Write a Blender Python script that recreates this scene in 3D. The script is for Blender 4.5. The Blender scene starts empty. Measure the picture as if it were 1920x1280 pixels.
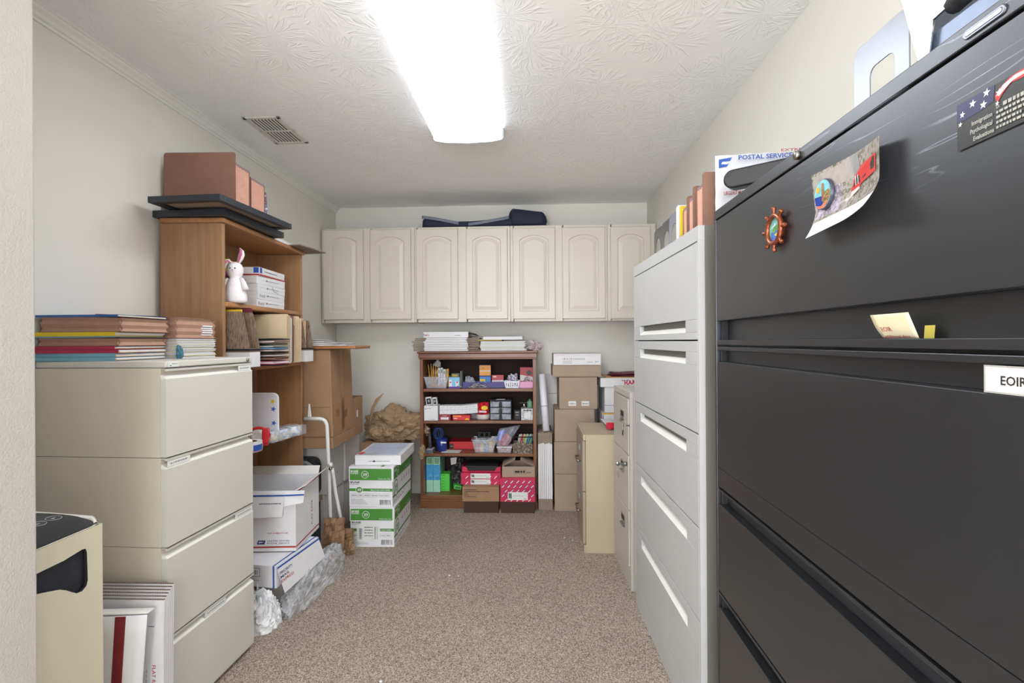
import bpy, bmesh, math, random
from math import sin, cos, pi, radians, atan, tan
from mathutils import Vector, Matrix, noise
random.seed(7)
S = bpy.context.scene
# ---------------------------------------------------------------- camera
cam_d = bpy.data.cameras.new('camera'); cam = bpy.data.objects.new('camera', cam_d)
S.collection.objects.link(cam); S.camera = cam
cam_d.sensor_width = 36; cam_d.lens = 930 / 1920 * 36; cam_d.clip_start = 0.02
cam.matrix_world = (Matrix.Translation((0, 0, 1.318)) @ Matrix.Rotation(atan(40 / 930), 4, 'Z')
                    @ Matrix.Rotation(pi / 2, 4, 'X') @ Matrix.Rotation(-0.0068, 4, 'Z'))
# ---------------------------------------------------------------- world, lights, exposure
W = bpy.data.worlds.new('world'); S.world = W; W.use_nodes = True
W.node_tree.nodes['Background'].inputs[0].default_value = (0.8, 0.87, 1, 1)
W.node_tree.nodes['Background'].inputs[1].default_value = 0.6
S.view_settings.view_transform = 'Standard'; S.view_settings.look = 'None'
S.view_settings.gamma = 1; S.view_settings.use_curve_mapping = False
S.view_settings.exposure = 0.33
LENS_GLOW = 13
def area(name, loc, rot, sx, sy, power, color=(1, 1, 1)):
    l = bpy.data.lights.new(name, 'AREA'); l.shape = 'RECTANGLE'; l.size = sx; l.size_y = sy
    l.energy = power; l.color = color
    o = bpy.data.objects.new(name, l); S.collection.objects.link(o); o.location = loc; o.rotation_euler = rot
    return o
# added fill light behind the camera: an unseen window and an unseen uplighter
area('added_window_fill', (-0.6, -2.33, 1.5), (radians(97), 0, 0), 2.2, 1.5, 100, (0.93, 0.965, 1.0))
area('added_uplight', (-1.3, -0.5, 1.86), (radians(180), 0, 0), 0.3, 0.3, 25, (0.97, 0.985, 1.0))
# added sun through that window; its bounce off the carpet lifts the ceiling
sd = bpy.data.lights.new('sun', 'SUN'); sd.energy = 60; sd.angle = radians(.5); sd.color = (.93, .965, 1)
so = bpy.data.objects.new('sun', sd); S.collection.objects.link(so)
so.rotation_euler = Vector((0, cos(radians(42)), -sin(radians(42)))).to_track_quat('-Z', 'Y').to_euler()
# ---------------------------------------------------------------- materials
def lin(c):
    c = c / 255
    return c / 12.92 if c <= 0.04045 else ((c + 0.055) / 1.055) ** 2.4
def rgb(r, g, b, k=1.0):
    return (min(.95, lin(r) * k), min(.95, lin(g) * k), min(.95, lin(b) * k), 1)
_M = {}
def node_mat(name):
    m = bpy.data.materials.new(name); m.use_nodes = True
    return m, m.node_tree.nodes, m.node_tree.links, m.node_tree.nodes['Principled BSDF']
def mat(name, c, rough=.5, metal=0, var=.06, vs=25, bump=0, bs=200, spec=.5, k=1.0, stretch=(1, 1, 1), coat=0):
    """paint, card, plastic: a base colour with a faint procedural unevenness"""
    if name in _M: return _M[name]
    m, n, l, p = node_mat(name); _M[name] = m
    col = rgb(*c, k) if max(c) > 1 else (*c, 1)
    p.inputs['Roughness'].default_value = rough; p.inputs['Metallic'].default_value = metal
    p.inputs['Specular IOR Level'].default_value = spec; p.inputs['Coat Weight'].default_value = coat
    tc = n.new('ShaderNodeTexCoord'); mp = n.new('ShaderNodeMapping'); mp.inputs['Scale'].default_value = stretch
    l.new(tc.outputs['Object'], mp.inputs['Vector'])
    nz = n.new('ShaderNodeTexNoise'); nz.inputs['Scale'].default_value = vs; nz.inputs['Detail'].default_value = 5
    l.new(mp.outputs[0], nz.inputs['Vector'])
    cr = n.new('ShaderNodeValToRGB'); e = cr.color_ramp.elements
    e[0].position = .3; e[1].position = .7
    e[0].color = tuple(v * (1 - var) for v in col[:3]) + (1,); e[1].color = tuple(min(.97, v * (1 + var)) for v in col[:3]) + (1,)
    l.new(nz.outputs['Fac'], cr.inputs[0]); l.new(cr.outputs[0], p.inputs['Base Color'])
    if bump:
        n2 = n.new('ShaderNodeTexNoise'); n2.inputs['Scale'].default_value = bs; n2.inputs['Detail'].default_value = 3
        l.new(mp.outputs[0], n2.inputs['Vector'])
        b = n.new('ShaderNodeBump'); b.inputs['Strength'].default_value = bump; b.inputs['Distance'].default_value = .002
        l.new(n2.outputs['Fac'], b.inputs['Height']); l.new(b.outputs[0], p.inputs['Normal'])
    return m
def wood(name, c1, c2, rough=.4, axis='Z', sc=1.0, coat=.1):
    if name in _M: return _M[name]
    m, n, l, p = node_mat(name); _M[name] = m
    p.inputs['Roughness'].default_value = rough; p.inputs['Coat Weight'].default_value = coat; p.inputs['Coat Roughness'].default_value = .25
    tc = n.new('ShaderNodeTexCoord'); mp = n.new('ShaderNodeMapping')
    s = {'X': (1.2, 22, 22), 'Y': (22, 1.2, 22), 'Z': (22, 22, 1.2)}[axis]
    mp.inputs['Scale'].default_value = tuple(v * sc for v in s); l.new(tc.outputs['Object'], mp.inputs['Vector'])
    nz = n.new('ShaderNodeTexNoise'); nz.inputs['Scale'].default_value = 1.6; nz.inputs['Detail'].default_value = 8; nz.inputs['Roughness'].default_value = .65
    nz.inputs['Distortion'].default_value = .6
    l.new(mp.outputs[0], nz.inputs['Vector'])
    cr = n.new('ShaderNodeValToRGB'); e = cr.color_ramp.elements; e[0].position = .32; e[1].position = .68
    e[0].color = rgb(*c1); e[1].color = rgb(*c2)
    l.new(nz.outputs['Fac'], cr.inputs[0]); l.new(cr.outputs[0], p.inputs['Base Color'])
    return m
def clear(name, tint=(.85, .88, .92), a=.35, rough=.15):
    """thin clear or milky plastic"""
    if name in _M: return _M[name]
    m, n, l, p = node_mat(name); _M[name] = m
    p.inputs['Base Color'].default_value = (*tint, 1); p.inputs['Roughness'].default_value = rough
    tr = n.new('ShaderNodeBsdfTransparent'); mx = n.new('ShaderNodeMixShader')
    tc = n.new('ShaderNodeTexCoord'); nz = n.new('ShaderNodeTexNoise'); nz.inputs['Scale'].default_value = 18; nz.inputs['Detail'].default_value = 4
    l.new(tc.outputs['Object'], nz.inputs['Vector'])
    r = n.new('ShaderNodeMapRange'); r.inputs[1].default_value = .3; r.inputs[2].default_value = .7; r.inputs[3].default_value = a * .6; r.inputs[4].default_value = min(1, a * 1.4)
    l.new(nz.outputs['Fac'], r.inputs[0]); l.new(r.outputs[0], mx.inputs[0])
    l.new(tr.outputs[0], mx.inputs[1]); l.new(p.outputs[0], mx.inputs[2])
    l.new(mx.outputs[0], n['Material Output'].inputs[0])
    return m
def speckle(name, cols, scale=120, rough=.6, pos=None, kind='noise'):
    """many-coloured print or litter: a noise or cell pattern through a constant ramp"""
    if name in _M: return _M[name]
    m, n, l, p = node_mat(name); _M[name] = m
    p.inputs['Roughness'].default_value = rough
    tc = n.new('ShaderNodeTexCoord')
    if kind == 'noise':
        t = n.new('ShaderNodeTexNoise'); t.inputs['Detail'].default_value = 3; o = t.outputs['Fac']
    else:
        t = n.new('ShaderNodeTexVoronoi'); o = None
    t.inputs['Scale'].default_value = scale; l.new(tc.outputs['Object'], t.inputs['Vector'])
    if o is None:
        w = n.new('ShaderNodeTexWhiteNoise'); l.new(t.outputs['Color'], w.inputs['Vector']); o = w.outputs['Value']
    cr = n.new('ShaderNodeValToRGB'); cr.color_ramp.interpolation = 'CONSTANT' if kind != 'noise' else 'LINEAR'
    e = cr.color_ramp.elements
    k = len(cols); pos = pos or ([.3 + .4 * i / max(1, k - 1) for i in range(k)] if kind == 'noise' else [i / k for i in range(k)])
    e[0].position = pos[0]; e[0].color = rgb(*cols[0]); e[1].position = pos[1]; e[1].color = rgb(*cols[1])
    for i in range(2, k):
        q = e.new(pos[i]); q.color = rgb(*cols[i])
    l.new(o, cr.inputs[0]); l.new(cr.outputs[0], p.inputs['Base Color'])
    return m
# ---------------------------------------------------------------- mesh builder
_T = {}
def text_mesh(s, bold=0):
    if (s, bold) in _T: return _T[(s, bold)]
    c = bpy.data.curves.new('t', 'FONT'); c.body = s; c.size = 1; c.offset = bold; c.resolution_u = 2
    o = bpy.data.objects.new('t', c); S.collection.objects.link(o)
    bpy.context.view_layer.update()
    me = o.evaluated_get(bpy.context.evaluated_depsgraph_get()).to_mesh()
    v = [tuple(q.co) for q in me.vertices]; f = [tuple(q.vertices) for q in me.polygons]
    o.evaluated_get(bpy.context.evaluated_depsgraph_get()).to_mesh_clear()
    bpy.data.objects.remove(o); bpy.data.curves.remove(c)
    _T[(s, bold)] = (v, f)
    return v, f
class MB:
    def __init__(s):
        s.v = []; s.f = []; s.m = []; s.sm = []; s.mats = []; s.T = Matrix()
    def mi(s, m):
        if m not in s.mats: s.mats.append(m)
        return s.mats.index(m)
    def add(s, vs, fs, m, smooth=False):
        b = len(s.v); k = s.mi(m)
        s.v += [tuple(s.T @ Vector(q)) for q in vs]
        for f in fs:
            s.f.append(tuple(b + i for i in f)); s.m.append(k); s.sm.append(smooth)
        return s
    def box(s, x0, x1, y0, y1, z0, z1, m):
        v = [(x, y, z) for z in (z0, z1) for y in (y0, y1) for x in (x0, x1)]
        return s.add(v, [(0, 2, 3, 1), (4, 5, 7, 6), (0, 1, 5, 4), (2, 6, 7, 3), (0, 4, 6, 2), (1, 3, 7, 5)], m)
    def hexa(s, lo, hi, m):
        """lo, hi: four points each, same winding (counter-clockwise seen from hi)"""
        return s.add(list(lo) + list(hi), [(3, 2, 1, 0), (4, 5, 6, 7), (0, 1, 5, 4), (1, 2, 6, 5), (2, 3, 7, 6), (3, 0, 4, 7)], m)
    def quad(s, pts, m): return s.add(pts, [tuple(range(len(pts)))], m)
    def fr(s, x0, x1, z0, z1, m, y=-.0006):
        """printed patch on a front (-y) face"""
        return s.quad([(x0, y, z0), (x1, y, z0), (x1, y, z1), (x0, y, z1)], m)
    def prism(s, poly, a, b, m, axis='y', smooth=False):
        n = len(poly)
        def P(p, t): return {'y': (p[0], t, p[1]), 'x': (t, p[0], p[1]), 'z': (p[0], p[1], t)}[axis]
        v = [P(p, a) for p in poly] + [P(p, b) for p in poly]
        fs = [tuple(range(n)), tuple(range(2 * n - 1, n - 1, -1))]
        s.add(v, fs, m)
        b0 = len(s.v) - 2 * n; k = s.mi(m)
        for i in range(n):
            j = (i + 1) % n
            s.f.append((b0 + i, b0 + n + i, b0 + n + j, b0 + j)); s.m.append(k); s.sm.append(smooth)
        return s
    def tube(s, pts, r, m, n=10, r2=None, closed=False):
        pts = [Vector(p) for p in pts]; k = len(pts); vs = []; fs = []
        up = None
        for i, p in enumerate(pts):
            if closed: t = (pts[(i + 1) % k] - pts[i - 1])
            else: t = (pts[min(i + 1, k - 1)] - pts[max(i - 1, 0)])
            t.normalize()
            if up is None:
                up = Vector((0, 0, 1)) if abs(t.z) < .9 else Vector((1, 0, 0))
            a = t.cross(up).normalized(); b = a.cross(t).normalized(); up = b
            rr = r if r2 is None else r + (r2 - r) * i / (k - 1)
            if isinstance(r, (list, tuple)): rr = r[i]
            for j in range(n):
                q = 2 * pi * j / n; vs.append(tuple(p + a * cos(q) * rr + b * sin(q) * rr))
        for i in range(k - (0 if closed else 1)):
            for j in range(n):
                a0 = i * n + j; a1 = i * n + (j + 1) % n; c0 = ((i + 1) % k) * n + j; c1 = ((i + 1) % k) * n + (j + 1) % n
                fs.append((a0, a1, c1, c0))
        s.add(vs, fs, m, True)
        if not closed:
            b0 = len(s.v) - k * n; q = s.mi(m)
            s.f.append(tuple(b0 + j for j in range(n - 1, -1, -1))); s.m.append(q); s.sm.append(False)
            s.f.append(tuple(b0 + (k - 1) * n + j for j in range(n))); s.m.append(q); s.sm.append(False)
        return s
    def lathe(s, prof, c, m, n=24, axis='z', smooth=True):
        """prof: (r, t) pairs along the axis"""
        vs = []; fs = []
        for r, t in prof:
            for j in range(n):
                a = 2 * pi * j / n; x, y = r * cos(a), r * sin(a)
                vs.append({'z': (c[0] + x, c[1] + y, c[2] + t), 'x': (c[0] + t, c[1] + x, c[2] + y), 'y': (c[0] + x, c[1] + t, c[2] + y)}[axis])
        for i in range(len(prof) - 1):
            for j in range(n):
                fs.append((i * n + j, i * n + (j + 1) % n, (i + 1) * n + (j + 1) % n, (i + 1) * n + j))
        fs.append(tuple(range(n - 1, -1, -1))); fs.append(tuple((len(prof) - 1) * n + j for j in range(n)))
        return s.add(vs, fs, m, smooth)
    def grid(s, fn, nu, nv, m, smooth=True):
        vs = [fn(i / nu, j / nv) for j in range(nv + 1) for i in range(nu + 1)]
        fs = [(j * (nu + 1) + i, j * (nu + 1) + i + 1, (j + 1) * (nu + 1) + i + 1, (j + 1) * (nu + 1) + i) for j in range(nv) for i in range(nu)]
        return s.add(vs, fs, m, smooth)
    def text(s, t, o, u, v, h, m, w=None, bold=.01, center=False):
        """letters h high from o along u, up v; w squeezes or stretches to that width"""
        tv, tf = text_mesh(t, bold)
        if not tv: return s
        mx = max(q[0] for q in tv); mn = min(q[0] for q in tv)
        k = h / .7; kx = k if w is None else w / max(1e-6, mx - mn)
        u = Vector(u).normalized(); v = Vector(v).normalized(); o = Vector(o)
        off = -(mx - mn) / 2 * kx if center else 0
        return s.add([tuple(o + u * ((q[0] - mn) * kx + off) + v * (q[1] * k)) for q in tv], tf, m)
    def ft(s, t, x, z, h, m, w=None, bold=.01, y=-.0009, center=False):
        return s.text(t, (x, y, z), (1, 0, 0), (0, 0, 1), h, m, w, bold, center)
    def build(s, name, parent=None, bevel=0, seg=2, loc=None, rz=None, sol=0, sub=0, rot=None):
        me = bpy.data.meshes.new(name); me.from_pydata(s.v, [], s.f)
        for m in s.mats: me.materials.append(m)
        for i, p in enumerate(me.polygons):
            p.material_index = s.m[i]; p.use_smooth = s.sm[i]
        me.update()
        o = bpy.data.objects.new(name, me); S.collection.objects.link(o)
        if parent: o.parent = parent
        if loc: o.location = loc
        if rz is not None: o.rotation_euler = (0, 0, rz)
        if rot is not None: o.rotation_euler = rot
        if sub:
            d = o.modifiers.new('sub', 'SUBSURF'); d.levels = sub; d.render_levels = sub
        if sol:
            d = o.modifiers.new('sol', 'SOLIDIFY'); d.thickness = sol; d.offset = 0
        if bevel:
            d = o.modifiers.new('bev', 'BEVEL'); d.width = bevel; d.segments = seg; d.limit_method = 'ANGLE'; d.angle_limit = radians(40)
        return o
def tag(o, label, cat, group=None):
    o['label'] = label; o['category'] = cat
    if group: o['group'] = group
    return o
def thing(name, label, cat, loc=(0, 0, 0), rz=0, group=None, rot=None):
    o = bpy.data.objects.new(name, None); S.collection.objects.link(o); o.location = loc
    o.rotation_euler = rot if rot else (0, 0, rz); o.empty_display_size = .05
    return tag(o, label, cat, group)
def struct(o): o['kind'] = 'structure'; return o
def dup(root, loc, rz=None, label=None, rot=None):
    def cp(o, par):
        c = o.copy(); S.collection.objects.link(c)
        if par: c.parent = par
        for ch in [q for q in o.children]: cp(ch, c)
        return c
    r = cp(root, None); r.location = loc
    if rz is not None: r.rotation_euler = (0, 0, rz)
    if rot is not None: r.rotation_euler = rot
    if label: r['label'] = label
    return r
def star(cx, cz, r, rot=0):
    return [(cx + (r if i % 2 == 0 else r * .42) * sin(rot + pi * i / 5), cz + (r if i % 2 == 0 else r * .42) * cos(rot + pi * i / 5)) for i in range(10)]
def rrect(x0, x1, z0, z1, r, n=5):
    out = []
    for cx, cz, a0 in ((x1 - r, z1 - r, 0), (x0 + r, z1 - r, pi / 2), (x0 + r, z0 + r, pi), (x1 - r, z0 + r, 3 * pi / 2)):
        for i in range(n + 1):
            a = a0 + pi / 2 * i / n; out.append((cx + r * cos(a), cz + r * sin(a)))
    return out
def dashes(m, x0, x1, z, h, mt, y=-.0009, seed=None):
    """small print too fine to read: a run of short uneven strokes"""
    r = random.Random(seed if seed is not None else int((x0 + z * 7) * 1e4)); x = x0
    while x < x1:
        w = h * r.uniform(.6, 2.6); e = min(x1, x + w)
        hh = h * r.uniform(.75, 1)
        m.quad([(x, y, z), (e, y, z), (e, y, z + hh), (x, y, z + hh)], mt); x = e + h * r.uniform(.25, .5)
    return m
def barcode(m, x0, x1, z0, z1, mt, y=-.0009, n=16):
    r = random.Random(int(x0 * 1e4) + n); w = (x1 - x0) / n
    for i in range(n):
        if r.random() < .8: a = x0 + i * w; m.quad([(a, y, z0), (a + w * r.choice((.35, .6)), y, z0), (a + w * .6, y, z1), (a, y, z1)], mt)
    return m
# ================================================================ THE ROOM
XL, XR, YB, H = -1.73, 0.98, 4.295, 2.50      # room: left wall, right wall, back wall, ceiling
HL, HY = -2.6, -2.4                            # front room behind the camera
YF0, YF1, XJ = 0.93, 1.05, None
def wallpaint(name, c, scale, strength, dist):
    m, n, l, p = node_mat(name)
    p.inputs['Base Color'].default_value = rgb(*c); p.inputs['Roughness'].default_value = .75; p.inputs['Specular IOR Level'].default_value = .3
    tc = n.new('ShaderNodeTexCoord'); nz = n.new('ShaderNodeTexNoise'); nz.inputs['Scale'].default_value = scale; nz.inputs['Detail'].default_value = 4
    l.new(tc.outputs['Object'], nz.inputs['Vector'])
    b = n.new('ShaderNodeBump'); b.inputs['Strength'].default_value = strength; b.inputs['Distance'].default_value = dist
    l.new(nz.outputs['Fac'], b.inputs['Height']); l.new(b.outputs[0], p.inputs['Normal'])
    return m
M_wall = wallpaint('cream_wall_paint', (228, 226, 219), 60, .12, .002)
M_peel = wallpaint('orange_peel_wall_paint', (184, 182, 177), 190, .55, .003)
M_trim = mat('white_trim_paint', (232, 232, 228), .4, var=.02)
# carpet: short loop pile in mixed beige and brown yarn
def carpet():
    m, n, l, p = node_mat('speckled_carpet'); p.inputs['Roughness'].default_value = .95; p.inputs['Specular IOR Level'].default_value = .1
    tc = n.new('ShaderNodeTexCoord')
    v = n.new('ShaderNodeTexVoronoi'); v.inputs['Scale'].default_value = 260; l.new(tc.outputs['Object'], v.inputs['Vector'])
    w = n.new('ShaderNodeTexWhiteNoise'); l.new(v.outputs['Color'], w.inputs['Vector'])
    cr = n.new('ShaderNodeValToRGB'); e = cr.color_ramp.elements
    e[0].position = 0; e[0].color = rgb(112, 99, 88); e[1].position = 1; e[1].color = rgb(202, 189, 175)
    for ps, c in ((.25, (140, 127, 115)), (.5, (164, 150, 137)), (.75, (182, 168, 155))):
        q = e.new(ps); q.color = rgb(*c)
    l.new(w.outputs['Value'], cr.inputs[0])
    n2 = n.new('ShaderNodeTexNoise'); n2.inputs['Scale'].default_value = 2.2; n2.inputs['Detail'].default_value = 4; l.new(tc.outputs['Object'], n2.inputs['Vector'])
    r = n.new('ShaderNodeMapRange'); r.inputs[3].default_value = .88; r.inputs[4].default_value = 1.12; l.new(n2.outputs['Fac'], r.inputs[0])
    mx = n.new('ShaderNodeVectorMath'); mx.operation = 'SCALE'; l.new(cr.outputs[0], mx.inputs[0]); l.new(r.outputs[0], mx.inputs['Scale'])
    l.new(mx.outputs[0], p.inputs['Base Color'])
    b = n.new('ShaderNodeBump'); b.inputs['Strength'].default_value = .8; b.inputs['Distance'].default_value = .004; b.invert = True
    l.new(v.outputs['Distance'], b.inputs['Height']); l.new(b.outputs[0], p.inputs['Normal'])
    return m
# ceiling: stomped "crow's foot" plaster, radial ridges round scattered centres
def plaster():
    m, n, l, p = node_mat('stomped_plaster_ceiling'); p.inputs['Base Color'].default_value = rgb(247, 248, 248); p.inputs['Roughness'].default_value = .8
    p.inputs['Specular IOR Level'].default_value = .3
    tc = n.new('ShaderNodeTexCoord')
    sep = n.new('ShaderNodeSeparateXYZ'); l.new(tc.outputs['Object'], sep.inputs[0])
    cmb = n.new('ShaderNodeCombineXYZ'); l.new(sep.outputs[0], cmb.inputs[0]); l.new(sep.outputs[1], cmb.inputs[1])
    def layer(scale, off):
        mp = n.new('ShaderNodeVectorMath'); mp.operation = 'ADD'; mp.inputs[1].default_value = (off, off * .7, 0); l.new(cmb.outputs[0], mp.inputs[0])
        wn = n.new('ShaderNodeTexNoise'); wn.inputs['Scale'].default_value = 7; wn.inputs['Detail'].default_value = 2; l.new(mp.outputs[0], wn.inputs['Vector'])
        ws = n.new('ShaderNodeVectorMath'); ws.operation = 'MULTIPLY_ADD'; ws.inputs[1].default_value = (.07, .07, 0); l.new(wn.outputs['Color'], ws.inputs[0]); l.new(mp.outputs[0], ws.inputs[2])
        v = n.new('ShaderNodeTexVoronoi'); v.voronoi_dimensions = '2D'; v.inputs['Scale'].default_value = scale; l.new(ws.outputs[0], v.inputs['Vector'])
        sb = n.new('ShaderNodeVectorMath'); sb.operation = 'SUBTRACT'; l.new(ws.outputs[0], sb.inputs[0]); l.new(v.outputs['Position'], sb.inputs[1])
        s2 = n.new('ShaderNodeSeparateXYZ'); l.new(sb.outputs[0], s2.inputs[0])
        at = n.new('ShaderNodeMath'); at.operation = 'ARCTAN2'; l.new(s2.outputs[1], at.inputs[0]); l.new(s2.outputs[0], at.inputs[1])
        a5 = n.new('ShaderNodeMath'); a5.operation = 'MULTIPLY'; a5.inputs[1].default_value = 4.2; l.new(at.outputs[0], a5.inputs[0])
        ds = n.new('ShaderNodeMath'); ds.operation = 'MULTIPLY'; ds.inputs[1].default_value = 1.6; l.new(v.outputs['Distance'], ds.inputs[0])
        sc = n.new('ShaderNodeSeparateXYZ'); l.new(v.outputs['Color'], sc.inputs[0])
        zz = n.new('ShaderNodeMath'); zz.operation = 'MULTIPLY'; zz.inputs[1].default_value = 40; l.new(sc.outputs[0], zz.inputs[0])
        cc = n.new('ShaderNodeCombineXYZ'); l.new(a5.outputs[0], cc.inputs[0]); l.new(ds.outputs[0], cc.inputs[1]); l.new(zz.outputs[0], cc.inputs[2])
        nz = n.new('ShaderNodeTexNoise'); nz.inputs['Scale'].default_value = 2.1; nz.inputs['Detail'].default_value = 1; nz.inputs['Roughness'].default_value = .5; l.new(cc.outputs[0], nz.inputs['Vector'])
        rd = n.new('ShaderNodeMapRange'); rd.interpolation_type = 'SMOOTHSTEP'; rd.inputs[1].default_value = .50; rd.inputs[2].default_value = .64; l.new(nz.outputs['Fac'], rd.inputs[0])
        mk = n.new('ShaderNodeMapRange'); mk.interpolation_type = 'SMOOTHSTEP'; mk.inputs[1].default_value = .60; mk.inputs[2].default_value = .42; l.new(v.outputs['Distance'], mk.inputs[0])
        mu = n.new('ShaderNodeMath'); mu.operation = 'MULTIPLY'; l.new(rd.outputs[0], mu.inputs[0]); l.new(mk.outputs[0], mu.inputs[1])
        return mu
    a = layer(3.3, 0); b2 = layer(3.7, 3.37)
    mx = n.new('ShaderNodeMath'); mx.operation = 'MAXIMUM'; l.new(a.outputs[0], mx.inputs[0]); l.new(b2.outputs[0], mx.inputs[1])
    f = n.new('ShaderNodeTexNoise'); f.inputs['Scale'].default_value = 55; f.inputs['Detail'].default_value = 3; l.new(cmb.outputs[0], f.inputs['Vector'])
    ad = n.new('ShaderNodeMath'); ad.operation = 'MULTIPLY_ADD'; ad.inputs[1].default_value = .12; l.new(f.outputs['Fac'], ad.inputs[0]); l.new(mx.outputs[0], ad.inputs[2])
    b = n.new('ShaderNodeBump'); b.inputs['Strength'].default_value = .38; b.inputs['Distance'].default_value = .005
    l.new(ad.outputs[0], b.inputs['Height']); l.new(b.outputs[0], p.inputs['Normal'])
    return m
XJ = -1.097                                    # free end of the front wall
m = MB().box(HL - .12, XR + .12, HY - .12, YB + .12, -.1, 0, carpet()); struct(m.build('floor'))
m = MB().box(HL - .12, XR + .12, HY - .12, YB + .12, H, H + .1, plaster()); struct(m.build('ceiling'))
m = MB().box(XL - .12, XL, YF1, YB, 0, H, M_wall); struct(m.build('wall_left'))
m = MB().box(XR, XR + .12, HY, YB, 0, H, M_wall); struct(m.build('wall_right'))
m = MB().box(XL - .12, XR + .12, YB, YB + .12, 0, H, M_wall); struct(m.build('wall_back'))
m = MB().box(HL, XJ, YF0, YF1, 0, H, M_peel); struct(m.build('wall_front', bevel=.006, seg=3))
m = MB().box(HL - .12, HL, HY, YF1, 0, H, M_wall); struct(m.build('wall_hall_left'))
m = MB()
wx0, wx1, wz0, wz1 = -1.75, .55, .7, 2.3
for a in ((HL, wx0, 0, H), (wx1, XR, 0, H), (wx0, wx1, 0, wz0), (wx0, wx1, wz1, H)): m.box(a[0], a[1], HY - .12, HY, a[2], a[3], M_wall)
struct(m.build('wall_hall_rear'))
m = MB()
for a in ((wx0, wx0 + .05, wz0, wz1), (wx1 - .05, wx1, wz0, wz1), (wx0, wx1, wz0, wz0 + .05), (wx0, wx1, wz1 - .05, wz1), (-.62, -.58, wz0, wz1)):
    m.box(a[0], a[1], HY - .08, HY - .03, a[2], a[3], M_trim)
win = struct(m.build('added_window_1'))  # unseen window, added to bring light in from behind the camera
MB().box(wx0 + .05, wx1 - .05, HY - .058, HY - .054, wz0 + .05, wz1 - .05, clear('window_glass', (.9, .95, 1), .1, .02)).build('pane', win)
# crown moulding on the left wall, baseboards
prof = [(0, 0), (0, -.052), (.006, -.052), (.008, -.042), (.014, -.038), (.02, -.026), (.03, -.016), (.034, -.008), (.04, -.006), (.04, 0)]
m = MB().prism([(XL + a, H + b) for a, b in prof], YF1, YB, M_trim, 'y'); struct(m.build('trim_1'))
for nm, a in (('baseboard_back', (XL, XR, YB - .014, YB)), ('baseboard_left', (XL, XL + .014, YF1, YB - .014)), ('baseboard_right', (XR - .014, XR, 1.6, YB - .014))):
    m = MB().box(*a, 0, .085, M_trim); struct(m.build(nm, bevel=.004))
# ---------------------------------------------------------------- ceiling light
def lens_glow():
    m, n, l, p = node_mat('glowing_prismatic_lens')
    p.inputs['Base Color'].default_value = (.8, .82, .85, 1); p.inputs['Roughness'].default_value = .35
    tc = n.new('ShaderNodeTexCoord'); s = n.new('ShaderNodeSeparateXYZ'); l.new(tc.outputs['Object'], s.inputs[0])
    ab = n.new('ShaderNodeMath'); ab.operation = 'ABSOLUTE'; l.new(s.outputs[0], ab.inputs[0])
    cr = n.new('ShaderNodeValToRGB'); e = cr.color_ramp.elements; cr.color_ramp.interpolation = 'EASE'
    e[0].position = .0; e[0].color = (.52, .58, .66, 1); e[1].position = 1; e[1].color = (.065, .07, .08, 1)
    for ps, c in ((.035, (.55, .6, .67, 1)), (.07, (.97, .985, 1, 1)), (.15, (.97, .985, 1, 1)), (.178, (.75, .78, .82, 1)), (.1885, (.065, .07, .08, 1))):
        q = e.new(ps); q.color = c
    l.new(ab.outputs[0], cr.inputs[0])
    # the tubes stop short of the end caps
    ya = n.new('ShaderNodeMath'); ya.operation = 'ABSOLUTE'; l.new(s.outputs[1], ya.inputs[0])
    mr = n.new('ShaderNodeMapRange'); mr.interpolation_type = 'SMOOTHSTEP'; mr.inputs[1].default_value = .61; mr.inputs[2].default_value = .54
    mr.inputs[3].default_value = .2; mr.inputs[4].default_value = 1; l.new(ya.outputs[0], mr.inputs[0])
    mu = n.new('ShaderNodeMath'); mu.operation = 'MULTIPLY'; mu.inputs[1].default_value = LENS_GLOW; l.new(mr.outputs[0], mu.inputs[0])
    l.new(cr.outputs[0], p.inputs['Emission Color']); l.new(mu.outputs[0], p.inputs['Emission Strength'])
    return m
ML = lens_glow()
def ceiling_lamp(loc, label, rz=0, lens=None):
    t = thing('ceiling_light', label, 'ceiling light', loc, rz)
    MB().box(-.17, .17, -.60, .60, -.03, 0, M_trim).build('housing', t, bevel=.003)
    hw = .19
    pts = [(-hw, -.012), (-hw, -.055), (-hw + .012, -.066), (-hw + .07, -.075), (0, -.080), (hw - .07, -.075), (hw - .012, -.066), (hw, -.055), (hw, -.012)]
    m = MB()
    m.grid(lambda u, v: (pts[int(round(u * 8))][0], -.605 + 1.21 * v, pts[int(round(u * 8))][1]), 8, 30, ML, True)
    for y in (-.605, .605): m.quad([(a, y, b) for a, b in pts], mat('milky_end_cap', (205, 212, 222), .4, var=.02))
    m.build('lens', t)
    capm = mat('milky_end_cap', (205, 212, 222), .4, var=.02)
    for y in (-.607, .607):
        ring = [(a * 1.03, b * 1.06) for a, b in pts]
        MB().prism(ring, y - .006, y + .006, capm, 'y').build('end_cap', t)
    return t
ceiling_lamp((-.352, 2.128, H), 'long white wraparound fluorescent light on the textured ceiling')
# unseen uplighter behind the camera, added to brighten the ceiling
t = thing('added_uplighter', 'unseen tall white uplighter added in the front room to brighten the ceiling', 'added floor lamp', (-1.3, -.5, 0))
MB().lathe([(.001, 0), (.14, 0), (.14, .02), (.015, .03), (.001, .03)], (0, 0, 0), M_trim).build('base', t)
MB().tube([(0, 0, .03), (0, 0, 1.76)], .012, M_trim).build('pole', t)
MB().lathe([(.02, 1.76), (.12, 1.78), (.21, 1.85), (.2, 1.85), (.11, 1.79), (.001, 1.77)], (0, 0, 0), M_trim, 32).build('bowl', t)
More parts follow.
